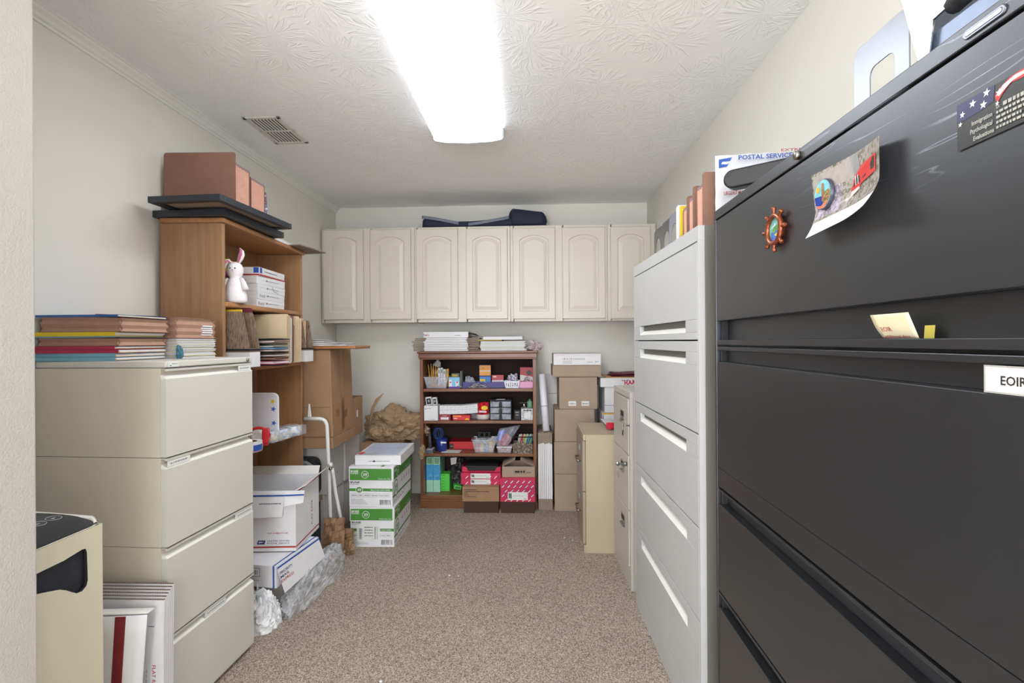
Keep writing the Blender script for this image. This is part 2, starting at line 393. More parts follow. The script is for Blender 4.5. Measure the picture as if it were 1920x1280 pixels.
# ---------------------------------------------------------------- ceiling vent
t = thing('ceiling_vent', 'white slatted air vent in the ceiling near the left wall', 'vent', (-1.415, 2.70, H))
Mv = mat('vent_white', (214, 212, 206), .45, var=.05); Md = mat('duct_dark', (42, 42, 42), .9)
m = MB(); w, h = .10, .172
for a in ((-w, -w + .02, -h, h), (w - .02, w, -h, h), (-w, w, -h, -h + .022), (-w, w, h - .022, h), (-w, w, -.006, .006)):
    m.box(a[0], a[1], a[2], a[3], -.007, 0, Mv)
m.build('frame', t, bevel=.002)
MB().box(-w + .01, w - .01, -h + .01, h - .01, -.0015, 0, Md).build('backing', t)
m = MB()
for k in range(9):
    x = -w + .028 + k * (2 * w - .056) / 8
    for s0, s1 in ((-h + .024, -.008), (.008, h - .024)):
        m.hexa([(x - .002, s0, -.007), (x + .002, s0, -.002), (x + .002, s1, -.002), (x - .002, s1, -.007)],
               [(x - .001, s0, -.006), (x + .003, s0, -.001), (x + .003, s1, -.001), (x - .001, s1, -.006)], Mv)
m.build('louvre', t)
# ================================================================ FITTED AND FILING CABINETS
Mcab = mat('cream_cabinet_enamel', (216, 210, 198), .38, var=.02, vs=6, bump=.05, bs=90)
Mbd = mat('black_recess', (26, 27, 30), .6, var=.1); Mtag = mat('paper_label', (222, 224, 222), .6, var=.03); Mink = mat('black_ink', (38, 38, 42), .7); Mgrey = mat('grey_print', (150, 150, 156), .7)
def door_mesh(w, h, mt):
    """raised-panel door with a cathedral arch; local x 0..w, z 0..h, front at y 0"""
    m = MB(); st = .052; na = 14; t = .019
    def ring(d, y):
        l, r, b = st + d, w - st - d, .06 + d
        zs, rise = h - .098 - d, .04
        pts = [(l, y, b), (r, y, b)]
        for i in range(na + 1):
            a = i / na; x = r + (l - r) * a
            k = sin(pi * a) ** .75 if 0 < a < 1 else 0
            pts.append((x, y, zs + rise * k))
        return pts
    outer = [(0, 0, 0), (w, 0, 0)] + [(w - w * i / na, 0, h) for i in range(na + 1)]
    inner = [(.0, t, .0), (w, t, .0)] + [(w - w * i / na, t, h) for i in range(na + 1)]
    c = .004
    outer2 = [(c, 0, c), (w - c, 0, c)] + [(w - c - (w - 2 * c) * i / na, 0, h - c) for i in range(na + 1)]
    mid = [(0, c, 0), (w, c, 0)] + [(w - w * i / na, c, h) for i in range(na + 1)]
    rings = [inner, mid, outer2, ring(0, 0), ring(.005, .008), ring(.014, .0085), ring(.040, .0015), ]
    n = na + 3; vs = [p for r in rings for p in r]; fs = []
    for k in range(len(rings) - 1):
        for i in range(n):
            j = (i + 1) % n; fs.append((k * n + i, k * n + j, (k + 1) * n + j, (k + 1) * n + i))
    fs.append(tuple((len(rings) - 1) * n + i for i in range(n))); fs.append(tuple(range(n - 1, -1, -1)))
    m.add(vs, fs, mt); return m
YC = 3.98
doors = [(-1.704, -1.374), (-1.318, -.984), (-.941, -.602), (-.536, -.203), (-.160, .178), (.234, .574), (.617, .93)]
units = [(-1.722, -.958, 0, 2), (-.956, -.182, 2, 4), (-.180, .592, 4, 6), (.594, .975, 6, 7)]
ulab = ['cream two-door wall cabinet at the left end of the row, by the left wall', 'cream two-door wall cabinet under the left end of the long navy bag',
        'cream two-door wall cabinet right of the middle, above the stacked brown cartons', 'narrow cream single-door wall cabinet at the right end, partly behind the tall pale cabinet']
for (x0, x1, a, b), lb in zip(units, ulab):
    t = thing('wall_cabinet', lb, 'cabinet', (x0, YC, 1.478), group=None)
    w = x1 - x0
    m = MB(); D = YB - YC - .004
    m.box(0, .016, .02, D, 0, .768, Mcab).box(w - .016, w, .02, D, 0, .768, Mcab).box(.016, w - .016, .02, D, .006, .024, Mcab).box(.016, w - .016, .02, D, .744, .762, Mcab).box(.016, w - .016, D - .008, D, .024, .744, Mcab)
    m.build('body', t)
    m = MB(); ds = doors[a:b]
    xs = [0] + [q - x0 for d in ds for q in d] + [w]
    for i in range(0, len(xs), 2): m.box(xs[i], xs[i + 1] + (0 if i + 2 >= len(xs) else .012) , 0, .02, 0, .768, Mcab)
    for d in ds:
        m.box(d[0] - x0, d[1] - x0, 0, .0199, 0, .035, Mcab).box(d[0] - x0, d[1] - x0, 0, .0199, .74, .768, Mcab)
    m.build('face_frame', t, bevel=.0015)
    for i, (d0, d1) in enumerate(ds):
        z0 = .026 - (d0 + 1.7) * .004; hh = .727
        d = door_mesh(d1 - d0, hh, Mcab).build('door', t, loc=(d0 - x0, -.0195, z0))
        m = MB().fr((d1 - d0) / 2 - .019, (d1 - d0) / 2 + .019, .020, .031, Mtag)
        dashes(m, (d1 - d0) / 2 - .012 + .001 * (a + i), (d1 - d0) / 2 + .013, .0245, .003, Mgrey, -.0009)
        m.build('label_strip', d)

def drawer_front(m, w, z0, z1, mt, slot=None, y0=0, y1=.02, lip=None, deep=None):
    """front panel; slot=(xa,xb,za,zb) is a recessed full pull"""
    if not slot: return m.box(-w / 2, w / 2, y0, y1, z0, z1, mt)
    xa, xb, za, zb = slot
    m.box(-w / 2, w / 2, y0, y1, z0, za, mt); m.box(-w / 2, w / 2, y0, y1, zb, z1, mt)
    m.box(-w / 2, xa, y0, y1, za, zb, mt); m.box(xb, w / 2, y0, y1, za, zb, mt)
    d = .026
    m.quad([(xa, y0 + d, za), (xb, y0 + d, za), (xb, y0 + d, zb), (xa, y0 + d, zb)], deep or mt)
    m.quad([(xa, y0, za), (xb, y0, za), (xb, y0 + d, za + (zb - za) * .55), (xa, y0 + d, za + (zb - za) * .55)], lip or mt)
    m.quad([(xa, y0, zb), (xa, y0 + d, zb), (xb, y0 + d, zb), (xb, y0, zb)], deep or mt)
    return m
# ---- tall pale lateral cabinet on the right
Mw = mat('pale_grey_steel', (186, 187, 188), .42, var=.02, vs=5, bump=.04, bs=500)
Mws = mat('side_shade_grey', (112, 110, 103), .42, var=.02, vs=5)  # side darker than the drawer fronts: its shade is put into the colour
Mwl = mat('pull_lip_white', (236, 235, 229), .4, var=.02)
t = thing('lateral_filing_cabinet', 'tall pale grey five-drawer lateral filing cabinet along the right wall', 'filing cabinet', (.518, 2.065, 0), radians(-88.6))
w = .91
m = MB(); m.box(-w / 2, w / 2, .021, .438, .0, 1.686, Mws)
m.box(-w / 2, w / 2, 0, .0205, 1.638, 1.686, Mw); m.box(-w / 2, w / 2, 0, .0205, 0, .104, Mw)
m.box(-w / 2, -w / 2 + .012, 0, .0205, .104, 1.638, Mw); m.box(w / 2 - .012, w / 2, 0, .0205, .104, 1.638, Mw)
[m.box(-w / 2 + .0121, w / 2 - .0121, .0190, .0208, .1035 + .303 * k, .1105 + .303 * k, Mbd) for k in range(1, 5)]
m.build('case', t, bevel=.002)
for k in range(5):
    z0 = .108 + k * .303; z1 = z0 + .298
    if k == 4: z1 = 1.634
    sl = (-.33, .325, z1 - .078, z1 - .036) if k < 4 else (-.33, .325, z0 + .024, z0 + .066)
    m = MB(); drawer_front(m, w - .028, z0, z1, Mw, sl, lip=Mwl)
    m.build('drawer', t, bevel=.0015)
# ---- near black lateral cabinet
def black_steel():
    m, n, l, p = node_mat('black_scuffed_steel')
    p.inputs['Specular IOR Level'].default_value = .95; p.inputs['IOR'].default_value = 1.55; p.inputs['Coat Weight'].default_value = .35; p.inputs['Coat Roughness'].default_value = .55; p.inputs['Specular Tint'].default_value = (.84, .9, 1, 1)
    tc = n.new('ShaderNodeTexCoord'); mp = n.new('ShaderNodeMapping'); mp.inputs['Scale'].default_value = (1.3, 1, 17); mp.inputs['Rotation'].default_value = (0, radians(-3), 0)
    l.new(tc.outputs['Object'], mp.inputs['Vector'])
    nz = n.new('ShaderNodeTexNoise'); nz.inputs['Scale'].default_value = 1.3; nz.inputs['Detail'].default_value = 1.6; nz.inputs['Distortion'].default_value = .1; l.new(mp.outputs[0], nz.inputs['Vector'])
    # thin contour lines of the noise read as long wavering scuffs
    r = n.new('ShaderNodeMath'); r.operation = 'MULTIPLY'; r.inputs[1].default_value = 8; l.new(nz.outputs['Fac'], r.inputs[0])
    fr = n.new('ShaderNodeMath'); fr.operation = 'PINGPONG'; fr.inputs[1].default_value = .5; l.new(r.outputs[0], fr.inputs[0])
    ln = n.new('ShaderNodeMapRange'); ln.interpolation_type = 'SMOOTHSTEP'; ln.inputs[1].default_value = .05; ln.inputs[2].default_value = .008; l.new(fr.outputs[0], ln.inputs[0])
    n3 = n.new('ShaderNodeTexNoise'); n3.inputs['Scale'].default_value = 5; n3.inputs['Detail'].default_value = 2; l.new(tc.outputs['Object'], n3.inputs['Vector'])
    k = n.new('ShaderNodeMapRange'); k.inputs[1].default_value = .42; k.inputs[2].default_value = .62; l.new(n3.outputs['Fac'], k.inputs[0])
    sz = n.new('ShaderNodeSeparateXYZ'); l.new(tc.outputs['Object'], sz.inputs[0])
    zt = n.new('ShaderNodeMapRange'); zt.inputs[1].default_value = -.12; zt.inputs[2].default_value = .25; l.new(sz.outputs[0], zt.inputs[0])
    zu = n.new('ShaderNodeMapRange'); zu.inputs[1].default_value = 1.48; zu.inputs[2].default_value = 1.56; l.new(sz.outputs[2], zu.inputs[0])
    zm = n.new('ShaderNodeMath'); zm.operation = 'MULTIPLY'; l.new(zt.outputs[0], zm.inputs[0]); l.new(zu.outputs[0], zm.inputs[1])
    n4 = n.new('ShaderNodeTexNoise'); n4.inputs['Scale'].default_value = 400; l.new(tc.outputs['Object'], n4.inputs['Vector'])
    m1 = n.new('ShaderNodeMath'); m1.operation = 'MULTIPLY'; l.new(ln.outputs[0], m1.inputs[0]); l.new(k.outputs[0], m1.inputs[1])
    m2 = n.new('ShaderNodeMath'); m2.operation = 'MULTIPLY'; l.new(m1.outputs[0], m2.inputs[0]); l.new(zm.outputs[0], m2.inputs[1])
    m3 = n.new('ShaderNodeMath'); m3.operation = 'MULTIPLY'; l.new(m2.outputs[0], m3.inputs[0]); l.new(n4.outputs['Fac'], m3.inputs[1])
    mx = n.new('ShaderNodeMix'); mx.data_type = 'RGBA'; l.new(m3.outputs[0], mx.inputs[0])
    mx.inputs[6].default_value = rgb(18, 18, 20); mx.inputs[7].default_value = rgb(186, 192, 210)
    l.new(mx.outputs[2], p.inputs['Base Color'])
    n5 = n.new('ShaderNodeTexNoise'); n5.inputs['Scale'].default_value = 7; n5.inputs['Detail'].default_value = 6; l.new(tc.outputs['Object'], n5.inputs['Vector'])
    rr = n.new('ShaderNodeMapRange'); rr.inputs[3].default_value = .34; rr.inputs[4].default_value = .42; l.new(n5.outputs['Fac'], rr.inputs[0]); l.new(rr.outputs[0], p.inputs['Roughness'])
    return m
Mb = black_steel()
chrome = mat('chrome', (168, 170, 177), .22, 1, var=.03); Mpl = mat('plated_lock', (150, 148, 140), .3, 1, var=.1)
BX, BY = .533, .965
t = thing('lateral_filing_cabinet', 'tall black scuffed lateral filing cabinet in the right foreground', 'filing cabinet', (BX, BY, 0), radians(-90.8))
black_cab = t; w = 1.07
m = MB(); m.box(-w / 2, w / 2, .03, .435, 0, 1.699, Mb)
m.box(-w / 2, w / 2, -.001, .0299, 1.673, 1.699, Mb)                        # top rail
m.box(-w / 2, -w / 2 + .012, -.001, .0299, .0, 1.673, Mb); m.box(w / 2 - .012, w / 2, -.001, .0299, 0, 1.673, Mb)
m.box(-w / 2 + .012, w / 2 - .012, .004, .0299, 0, .09, Mb)
m.build('case', t, bevel=.0018)
hw = w / 2 - .016
m = MB()                                                                      # top flipper-front drawer with open label channel below
m.box(-hw, hw, 0, .028, 1.374, 1.668, Mb)
m.box(-hw, hw, -.001, .028, 1.3045, 1.318, Mb)
m.box(-hw, hw, .0285, .0297, 1.318, 1.374, Mb)
m.box(-hw, -hw + .012, .01, .028, 1.318, 1.374, Mbd)
m.build('drawer', t, bevel=.0014)
for (zt, zb) in ((1.299, .890), (.884, .585), (.580, .281)):
    m = MB(); big = zt > 1.2
    m.box(-hw, hw, -.001, .028, zt - (.0105 if big else .006), zt, Mb)
    ztop = 1.2545 if big else zt - .046
    m.box(-hw, hw, 0, .028, zb + (.056 if big else 0), ztop, Mb)
    if big: m.box(-hw, hw, .0006, .028, zb, zb + .0545, Mb)
    m.box(-hw, hw, .024, .0285, ztop, zt - .005, Mb)
    m.box(-hw, -hw + .01, .008, .0275, ztop, zt - .006, Mbd)
    m.build('drawer', t, bevel=.0014)
MB().box(-hw, hw, 0, .028, .095, .277, Mb).build('drawer', t, bevel=.0014)
# lock, finger slot, card holder : positions along the front measured from the centre, + is toward the camera
m = MB(); m.lathe([(.0001, -.011), (.006, -.011), (.0085, -.009), (.0085, 0), (.0001, .001)], (BY - 1.015, 0, 1.686), Mpl, 20, 'y')
m.box(BY - 1.015 - .001, BY - 1.015 + .001, -.0113, -.01, 1.682, 1.690, Mink); m.build('lock', t)
m = MB(); xs0, xs1 = BY - .628, BY - .572
m.prism(rrect(xs0, xs1, 1.679, 1.691, .006), -.003, .0005, mat('worn_steel', (110, 113, 120), .28, .9), 'y'); m.prism(rrect(xs0 + .003, xs1 - .003, 1.6815, 1.6885, .0034), -.0034, 0, mat('dark_chrome', (105, 108, 115), .18, 1), 'y')
m.build('finger_slot', t, bevel=.0012)
m = MB(); x0 = BY - .604
m.box(x0, x0 + .12, -.0012, .0225, 1.2550, 1.2870, mat('clear_holder', (170, 170, 168), .25)); m.fr(x0 + .0025, x0 + .118, 1.2570, 1.2850, mat('card_white', (226, 222, 216), .6, var=.02), -.0016)
m.ft('EOIR', x0 + .022, 1.2655, .0100, Mink, bold=.02, y=-.002); m.build('label_holder', t)
# ---- cream vertical cabinet with key
Mc = mat('putty_steel', (190, 185, 177), .42, var=.02, vs=5, bump=.04, bs=400)
t = thing('filing_cabinet', 'off-white narrow filing cabinet with a key in its lock, beyond the tall pale cabinet', 'filing cabinet', (.498, 2.842, 0), radians(-88.1))
w = .425; m = MB().box(-w / 2, w / 2, .018, .47, 0, 1.046, Mc); m.box(-w / 2, w / 2, 0, .0175, 1.012, 1.046, Mc).box(-w / 2, w / 2, 0, .0175, 0, .112, Mc)
m.box(w / 2 - .03, w / 2, 0, .0175, .112, 1.012, Mc).box(-w / 2, -w / 2 + .006, 0, .0175, .112, 1.012, Mc); m.build('case', t, bevel=.002)
for z0, z1 in ((.117, .41), (.415, .705), (.71, 1.008)):
    d = MB().box(-w / 2 + .008, w / 2 - .033, -.004, .017, z0, z1, Mc).build('drawer', t, bevel=.002)
    m = MB(); zc = z0 + .185 if z0 > .7 else z0 + .2
    m.box(.0, .085, -.0065, -.0042, zc - .03, zc + .035, chrome); m.box(.006, .079, -.0072, -.0066, zc + .004, zc + .03, Mbd); m.box(.004, .081, -.016, -.0066, zc - .026, zc - .018, chrome)
    m.build('pull', d, bevel=.001)
m = MB(); m.lathe([(.0001, -.016), (.010, -.016), (.012, -.012), (.012, 0), (.0001, 0)], (.145, -.004, .655), Mpl, 18, 'y')
m.box(.144, .146, -.045, -.016, .648, .66, chrome); m.lathe([(.0001, -.001), (.011, -.001), (.011, .001), (.0001, .001)], (.145, -.052, .655), chrome, 16, 'x')
m.tube([(.145, -.055, .647), (.15, -.057, .62), (.155, -.05, .585)], .0012, chrome, 6); m.build('lock', t)
m = MB(); m.tube([(.2, -.0, .87), (.2, -.035, .87)], .003, Mpl, 8); m.tube([(.2, -.035, .885), (.2, -.037, .82)], .0035, Mpl, 8); m.build('locking_hook', t)
# ---- short beige two-drawer cabinet
Mg = mat('beige_steel', (180, 166, 142), .45, var=.03, vs=5, bump=.04, bs=400); Mgb = mat('brown_grey_steel', (160, 146, 126), .42, var=.03, vs=5)
t = thing('filing_cabinet', 'short beige two-drawer filing cabinet with chrome handles at the far right', 'filing cabinet', (.306, 3.335, 0), radians(-90.5))
w = .475; m = MB().box(-w / 2, w / 2, .016, .655, 0, .735, Mg); m.box(-w / 2, w / 2, 0, .0155, .70, .735, Mg); m.box(-w / 2, w / 2, .004, .0155, 0, .05, Mg); m.build('case', t, bevel=.002)
for z0, z1 in ((.055, .375), (.38, .696)):
    d = MB().box(-w / 2 + .01, w / 2 - .01, -.003, .015, z0, z1, Mgb).build('drawer', t, bevel=.002)
    m = MB(); zc = z0 + .155
    m.tube([(-.07, -.003, zc), (-.07, -.026, zc), (.07, -.026, zc), (.07, -.003, zc)], .0055, chrome, 8); m.build('handle', d)
    m = MB().box(-.04, .04, -.0048, -.0031, zc + .06, zc + .1, chrome).box(-.034, .034, -.0053, -.0049, zc + .066, zc + .094, Mtag); m.build('label_holder', d)
# ---- cream four-drawer cabinet at the left
Ml = mat('cream_grey_steel', (208, 206, 200), .42, var=.015, vs=5, bump=.04, bs=400); Mls = mat('cream_grey_side', (212, 205, 190), .45, var=.015, vs=5)
t = thing('filing_cabinet', 'cream four-drawer filing cabinet on the left carrying stacks of case folders', 'filing cabinet', (-1.228, 1.86, 0), radians(87.6))
LC = t; w = .48
m = MB()
for za, zb in ((0, .3245), (.326, .628), (.6295, .9315), (.933, 1.2355)): m.box(-w / 2, w / 2, .022, .482, za, zb, Mls)
m.box(-w / 2 + .002, w / 2 - .002, .024, .48, .001, 1.234, Mbd); m.build('case', t, bevel=.0008)
m = MB().box(-w / 2, w / 2, 0, .482, 1.2365, 1.260, Ml); m.build('top', t, bevel=.005)
P = .3035
for k in range(4):
    z1 = 1.2345 - k * P; z0 = z1 - P + .003
    m = MB(); hw = w / 2 - .001
    m.box(-hw, hw, 0, .0215, z0, z1 - .036, Ml)                       # face
    m.box(-hw, hw, .0, .006, z1 - .009, z1, Ml)                        # upper lip
    m.box(-hw, hw, .0, .021, z1 - .0035, z1, Ml)
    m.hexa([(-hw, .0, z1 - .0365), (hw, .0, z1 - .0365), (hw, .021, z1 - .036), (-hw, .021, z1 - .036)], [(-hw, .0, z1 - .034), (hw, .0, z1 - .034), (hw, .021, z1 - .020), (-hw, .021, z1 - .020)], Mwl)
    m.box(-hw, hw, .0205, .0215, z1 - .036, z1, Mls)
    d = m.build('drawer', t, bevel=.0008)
    xa, xb = ((.145, .23), (-.235, -.13), (.12, .235), (-.06, .06))[k]
    m = MB().box(xa, xb, .001, .0015, z1 - .031, z1 - .0105, Mtag)
    dashes(m, xa + .012, xb - .012, z1 - .0225, .005, Mgrey, .0006); m.build('label_card', d)
m = MB().lathe([(.0001, -.006), (.007, -.005), (.008, 0), (.0001, 0)], (.205, 0, 1.248), Mpl, 16, 'y'); m.build('lock', t)
m = MB().fr(-w / 2 + .008, -w / 2 + .058, 1.239, 1.256, Mtag).fr(-w / 2 + .016, -w / 2 + .024, 1.242, 1.245, mat('teal_ink', (70, 120, 120), .6), y=-.0009); dashes(m, -w / 2 + .026, -w / 2 + .052, 1.248, .003, Mgrey); m.build('maker_sticker', t)
# ---- paper shredder
Msh = mat('ivory_plastic', (212, 208, 186), .4, var=.02, vs=8); Mshb = mat('charcoal_plastic', (46, 49, 56), .3, var=.08, vs=30, bump=.05, bs=300); Mshw = mat('white_rim_plastic', (228, 226, 218), .35, var=.01)
t = thing('paper_shredder', 'ivory office paper shredder with a black control top, lower left', 'shredder', (-1.2, 1.165, 0), radians(90))
# local: x -> world +Y, front (-y) -> world +X
x0, x1, d, zt = -.2, .163, .34, .822
m = MB(); po = [(-.1, .765), (.05, .767), (.10, .774), (.111, .772), (.115, .760), (.116, .725), (.117, .685), (.113, .672), (.10, .664), (.085, .666), (.072, .675), (.056, .688), (.038, .699), (.01, .708), (-.02, .717), (-.1, .735)]
# front plate with the window: built as strips round the opening
def ring_face(m, outer, hole, y, mt):
    b = bmesh.new(); vo = [b.verts.new((p[0], y, p[1])) for p in outer]; vh = [b.verts.new((p[0], y, p[1])) for p in hole]
    es = [b.edges.new((vo[i], vo[(i + 1) % len(vo)])) for i in range(len(vo))] + [b.edges.new((vh[i], vh[(i + 1) % len(vh)])) for i in range(len(vh))]
    bmesh.ops.triangle_fill(b, use_beauty=True, use_dissolve=False, edges=es)
    b.verts.index_update(); m.add([tuple(v.co) for v in b.verts], [tuple(v.index for v in f.verts) for f in b.faces], mt); b.free()
ring_face(m, [(x0, .02), (x1, .02), (x1, zt), (x0, zt)], po, 0, Msh)
n = len(po)
m.add([(p[0], 0, p[1]) for p in po] + [(p[0], .008, p[1]) for p in po], [(i, (i + 1) % n, n + (i + 1) % n, n + i) for i in range(n)], Mshb)
m.box(x0, x0 + .006, .0, d, .02, zt, Msh).box(x1 - .006, x1, .0005, d, .02, zt, Msh).box(x0, x1, d - .006, d, .02, zt, Msh).box(x0, x1, .0005, d, .014, .02, Msh)
m.build('bin_cabinet', t)
MB().prism(po, .010, .0125, mat('smoked_window', (38, 44, 54), .12, var=.3, vs=14), 'y').build('viewing_window', t)
from math import exp
def hump(y): return .028 * (1 - exp(-max(0, y) / .06))
m = MB()
oc = rrect(x0, x1, 0, d, .028, 6); ic = rrect(x0 + .014, x1 - .014, .001, d - .014, .02, 6); N = len(oc)
def g_(y): return min(1, max(0, y) / .03)
vs = [(p[0], p[1], zt + .001 + hump(p[1]) * 0) for p in oc] + [(p[0], p[1], zt + .001 + .009 * g_(p[1]) + hump(p[1])) for p in oc] + [(p[0], p[1], zt + .002 + .011 * g_(p[1]) + hump(p[1])) for p in ic] + [(p[0], p[1], zt + .001 + hump(p[1])) for p in ic]
fs = []
for k in range(3):
    for i in range(N): fs.append((k * N + i, k * N + (i + 1) % N, (k + 1) * N + (i + 1) % N, (k + 1) * N + i))
m.add(vs, fs, Mshw, True); m.build('rim', t)
def hz(y): return zt + .004 + hump(y)
m = MB(); m.grid(lambda u, v: (x0 + .012 + (x1 - x0 - .024) * u, .0015 + (d - .016) * v, hz(.0015 + (d - .016) * v)), 4, 20, Mshb)
m.grid(lambda u, v: (-.16 + .17 * u, .075 + .012 * v, hz(.075 + .012 * v) + .0006), 2, 2, Mbd); hd = m.build('cutting_head', t)
m = MB(); Mi = mat('white_icon', (190, 196, 205), .5)
m.grid(lambda u, v: (-.17 + .30 * u, .085 + .10 * v, hz(.085 + .10 * v) + .0004), 4, 6, mat('slate_plastic', (62, 66, 74), .3))
for k in range(4):
    cx = .120 - k * .042; cy = .098
    pts = [(cx + .017 * cos(a * pi / 10), cy + .017 * sin(a * pi / 10), hz(cy + .017 * sin(a * pi / 10)) + .0012) for a in range(20)]
    m.tube(pts, .0008, Mi, 5, closed=True)
    m.quad([(cx - .005, cy - .005, hz(cy - .005) + .001), (cx + .007, cy, hz(cy) + .001), (cx - .005, cy + .005, hz(cy + .005) + .001)], Mi)
m.build('control_buttons', hd)
# ================================================================ LEFT SIDE
Mkraft = mat('corrugated_kraft', (156, 124, 95), .8, var=.08, vs=9, bump=.15, bs=60)
Mkraft2 = mat('pale_kraft', (166, 146, 128), .8, var=.05, vs=8, bump=.12, bs=60)
Mkd = mat('kraft_edge', (120, 92, 66), .9, var=.1); Mtape = mat('packing_tape', (158, 124, 90), .3, var=.06)
Mwc = mat('white_card', (226, 226, 230), .6, var=.03, vs=12); Mwc2 = mat('off_white_card', (218, 216, 214), .65, var=.03, vs=12)
Mblue = mat('postal_blue', (38, 84, 168), .5); Mred = mat('postal_red', (170, 48, 52), .5); Mnavy = mat('navy_print', (52, 60, 108), .6)
Mgreen = mat('leaf_green', (72, 140, 52), .5, var=.03); Mpaper = mat('white_paper', (230, 230, 232), .7, var=.02)
Mrdpr = mat('red_rope_card', (142, 106, 91), .75, var=.05, vs=30); Mrdpl = mat('gusset_tyvek', (205, 158, 138), .7, var=.07, vs=40); Mrdk = mat('red_rope_dark', (128, 92, 78), .75, var=.05)
Myel = mat('yellow_folder', (225, 195, 40), .6); Mlb = mat('light_blue_folder', (118, 172, 196), .6); Mcrim = mat('crimson_folder', (170, 38, 72), .6); Mroy = mat('royal_blue_folder', (40, 92, 165), .45)
Mman = mat('manila', (222, 200, 165), .7, var=.04); Mpink = mat('hot_pink_folder', (222, 62, 128), .6); Mburg = mat('burgundy_folder', (112, 36, 62), .6); Mdgr = mat('dark_green_folder', (58, 92, 76), .6); Mblk = mat('black_card', (34, 34, 38), .6, var=.1)
MwoodZ = wood('honey_oak_upright', (146, 108, 76), (170, 130, 94), axis='Z'); MwoodY = wood('honey_oak_shelf', (152, 102, 62), (182, 130, 84), axis='X'); Mwoodf = wood('honey_oak_edge', (168, 118, 72), (196, 144, 94), axis='Z')
# ---- tall open bookcase; local x -> away from camera, front (-y) -> aisle
A = radians(90 + 2.3); BW = .856
bk = thing('bookcase', 'tall honey-coloured wooden bookcase against the left wall behind the cream filing cabinet', 'bookcase', (-1.415, 2.205, 0), A)
def BL(x, y, z):
    return (-1.415 + x * cos(A) - y * sin(A), 2.205 + x * sin(A) + y * cos(A), z)
D = .285
MB().box(0, .022, .0, D, 0, 1.868, MwoodZ).build('side_panel', bk, bevel=.0015)
MB().box(BW - .022, BW, .0, D, 0, 1.868, MwoodZ).build('side_panel', bk, bevel=.0015)
MB().box(-.008, BW + .012, -.014, D, 1.869, 1.893, MwoodY).build('top', bk, bevel=.008, seg=3)
MB().box(.022, BW - .022, D - .008, D - .001, 0.1, 1.868, MwoodZ).build('back_panel', bk)
SH = [1.512, 1.205, .800]
for z in SH:
    MB().box(.0225, BW - .0225, -.006, D - .009, z - .026, z, MwoodY).build('shelf', bk, bevel=.009, seg=3)
MB().box(.0225, BW - .0225, .0, D - .009, .08, .103, MwoodY).build('shelf', bk, bevel=.004)
MB().box(.0225, BW - .0225, .012, .03, 0, .0795, MwoodY).build('plinth', bk, bevel=.002)
# ---- picture frames on the top, one on the other
Mfr = mat('black_satin_frame', (44, 49, 58), .35, var=.06); Mbrd = mat('frame_backing', (150, 132, 112), .8)
def pic_frame(label, loc, rz, w, d, h):
    t = thing('picture_frame', label, 'picture frame', loc, rz)
    m = MB(); b = .032
    m.box(-w / 2, w / 2, -d / 2, -d / 2 + b, 0, h, Mfr).box(-w / 2, w / 2, d / 2 - b, d / 2, 0, h, Mfr).box(-w / 2, -w / 2 + b, -d / 2 + b, d / 2 - b, 0, h, Mfr).box(w / 2 - b, w / 2, -d / 2 + b, d / 2 - b, 0, h, Mfr)
    m.build('moulding', t, bevel=.002)
    MB().box(-w / 2 + b - .006, w / 2 - b + .006, -d / 2 + b - .006, d / 2 - b + .006, h * .35, h * .5, Mbrd).build('backing_board', t)
    return t
pic_frame('black picture frame lying flat on the tall bookcase, lower of the two', (-1.548, 2.43, 1.894), radians(-2), .345, .50, .032)
pic_frame('black picture frame lying flat on top of another, under the large brown pocket', (-1.475, 2.34, 1.927), radians(-3.5), .335, .56, .028)
# ---- large accordion pocket standing on the frames
def pocket(name, label, cat, loc, rz, w, d, h, flap=.05, gn=9, mt=None, group=None, lean=0, cover=0):
    """expanding file pocket: two cover boards, pleated gusset sides and base; front is -y"""
    mt = mt or Mrdpr
    t = thing(name, label, cat, loc, rz, group)
    def brd(y, hh, bow):
        m = MB(); r = .012
        prof = rrect(-w / 2, w / 2, 0, hh, r, 3)
        m.prism(prof, y - .001, y + .001, mt, 'y'); return m
    brd(-d / 2 + cover, h + flap, 0).build('front_board', t); brd(d / 2, h, 0).build('back_board', t)
    for s in (-1, 1):
        m = MB(); pts = []
        for i in range(gn * 2 + 1):
            pts.append((s * (w / 2 - .003 - (.010 if i % 2 else 0)), -d / 2 + cover + .0015 + (d - cover - .003) * i / (gn * 2)))
        for i in range(gn * 2):
            a, b = pts[i], pts[i + 1]; m.quad([(a[0], a[1], .002), (b[0], b[1], .002), (b[0], b[1], h - .012), (a[0], a[1], h - .012)], Mrdpl)
            m.quad([(a[0], a[1], h - .012), (b[0], b[1], h - .012), (b[0], b[1], h), (a[0], a[1], h)], Mgusset)
        m.build('gusset', t)
    m = MB().box(-w / 2 + .016, w / 2 - .016, -d / 2 + cover + .003, d / 2 - .003, .001, h * .92, Mpaper); m.build('papers', t)
    return t
Mgusset = mat('gusset_edge_mauve', (140, 116, 122), .7)
pocket('expanding_file_pocket', 'large brown expanding file pocket standing on the black frames', 'file pocket', (-1.545, 2.30, 1.9555), radians(2), .335, .12, .205, flap=.045, gn=7)
pocket('expanding_file_pocket', 'brown expanding file pocket with a torn flap, just behind the largest one on the frames', 'file pocket', (-1.545, 2.45, 1.9555), radians(2), .315, .13, .185, flap=.0, gn=8)
m = MB().box(-.14, .14, -.003, .003, 0, .21, Mman); tag(m.build('manila_folder', loc=(-1.556, 2.374, 1.9555), rz=radians(2)), 'pale manila folder standing between the brown file pockets on the frames', 'folder')
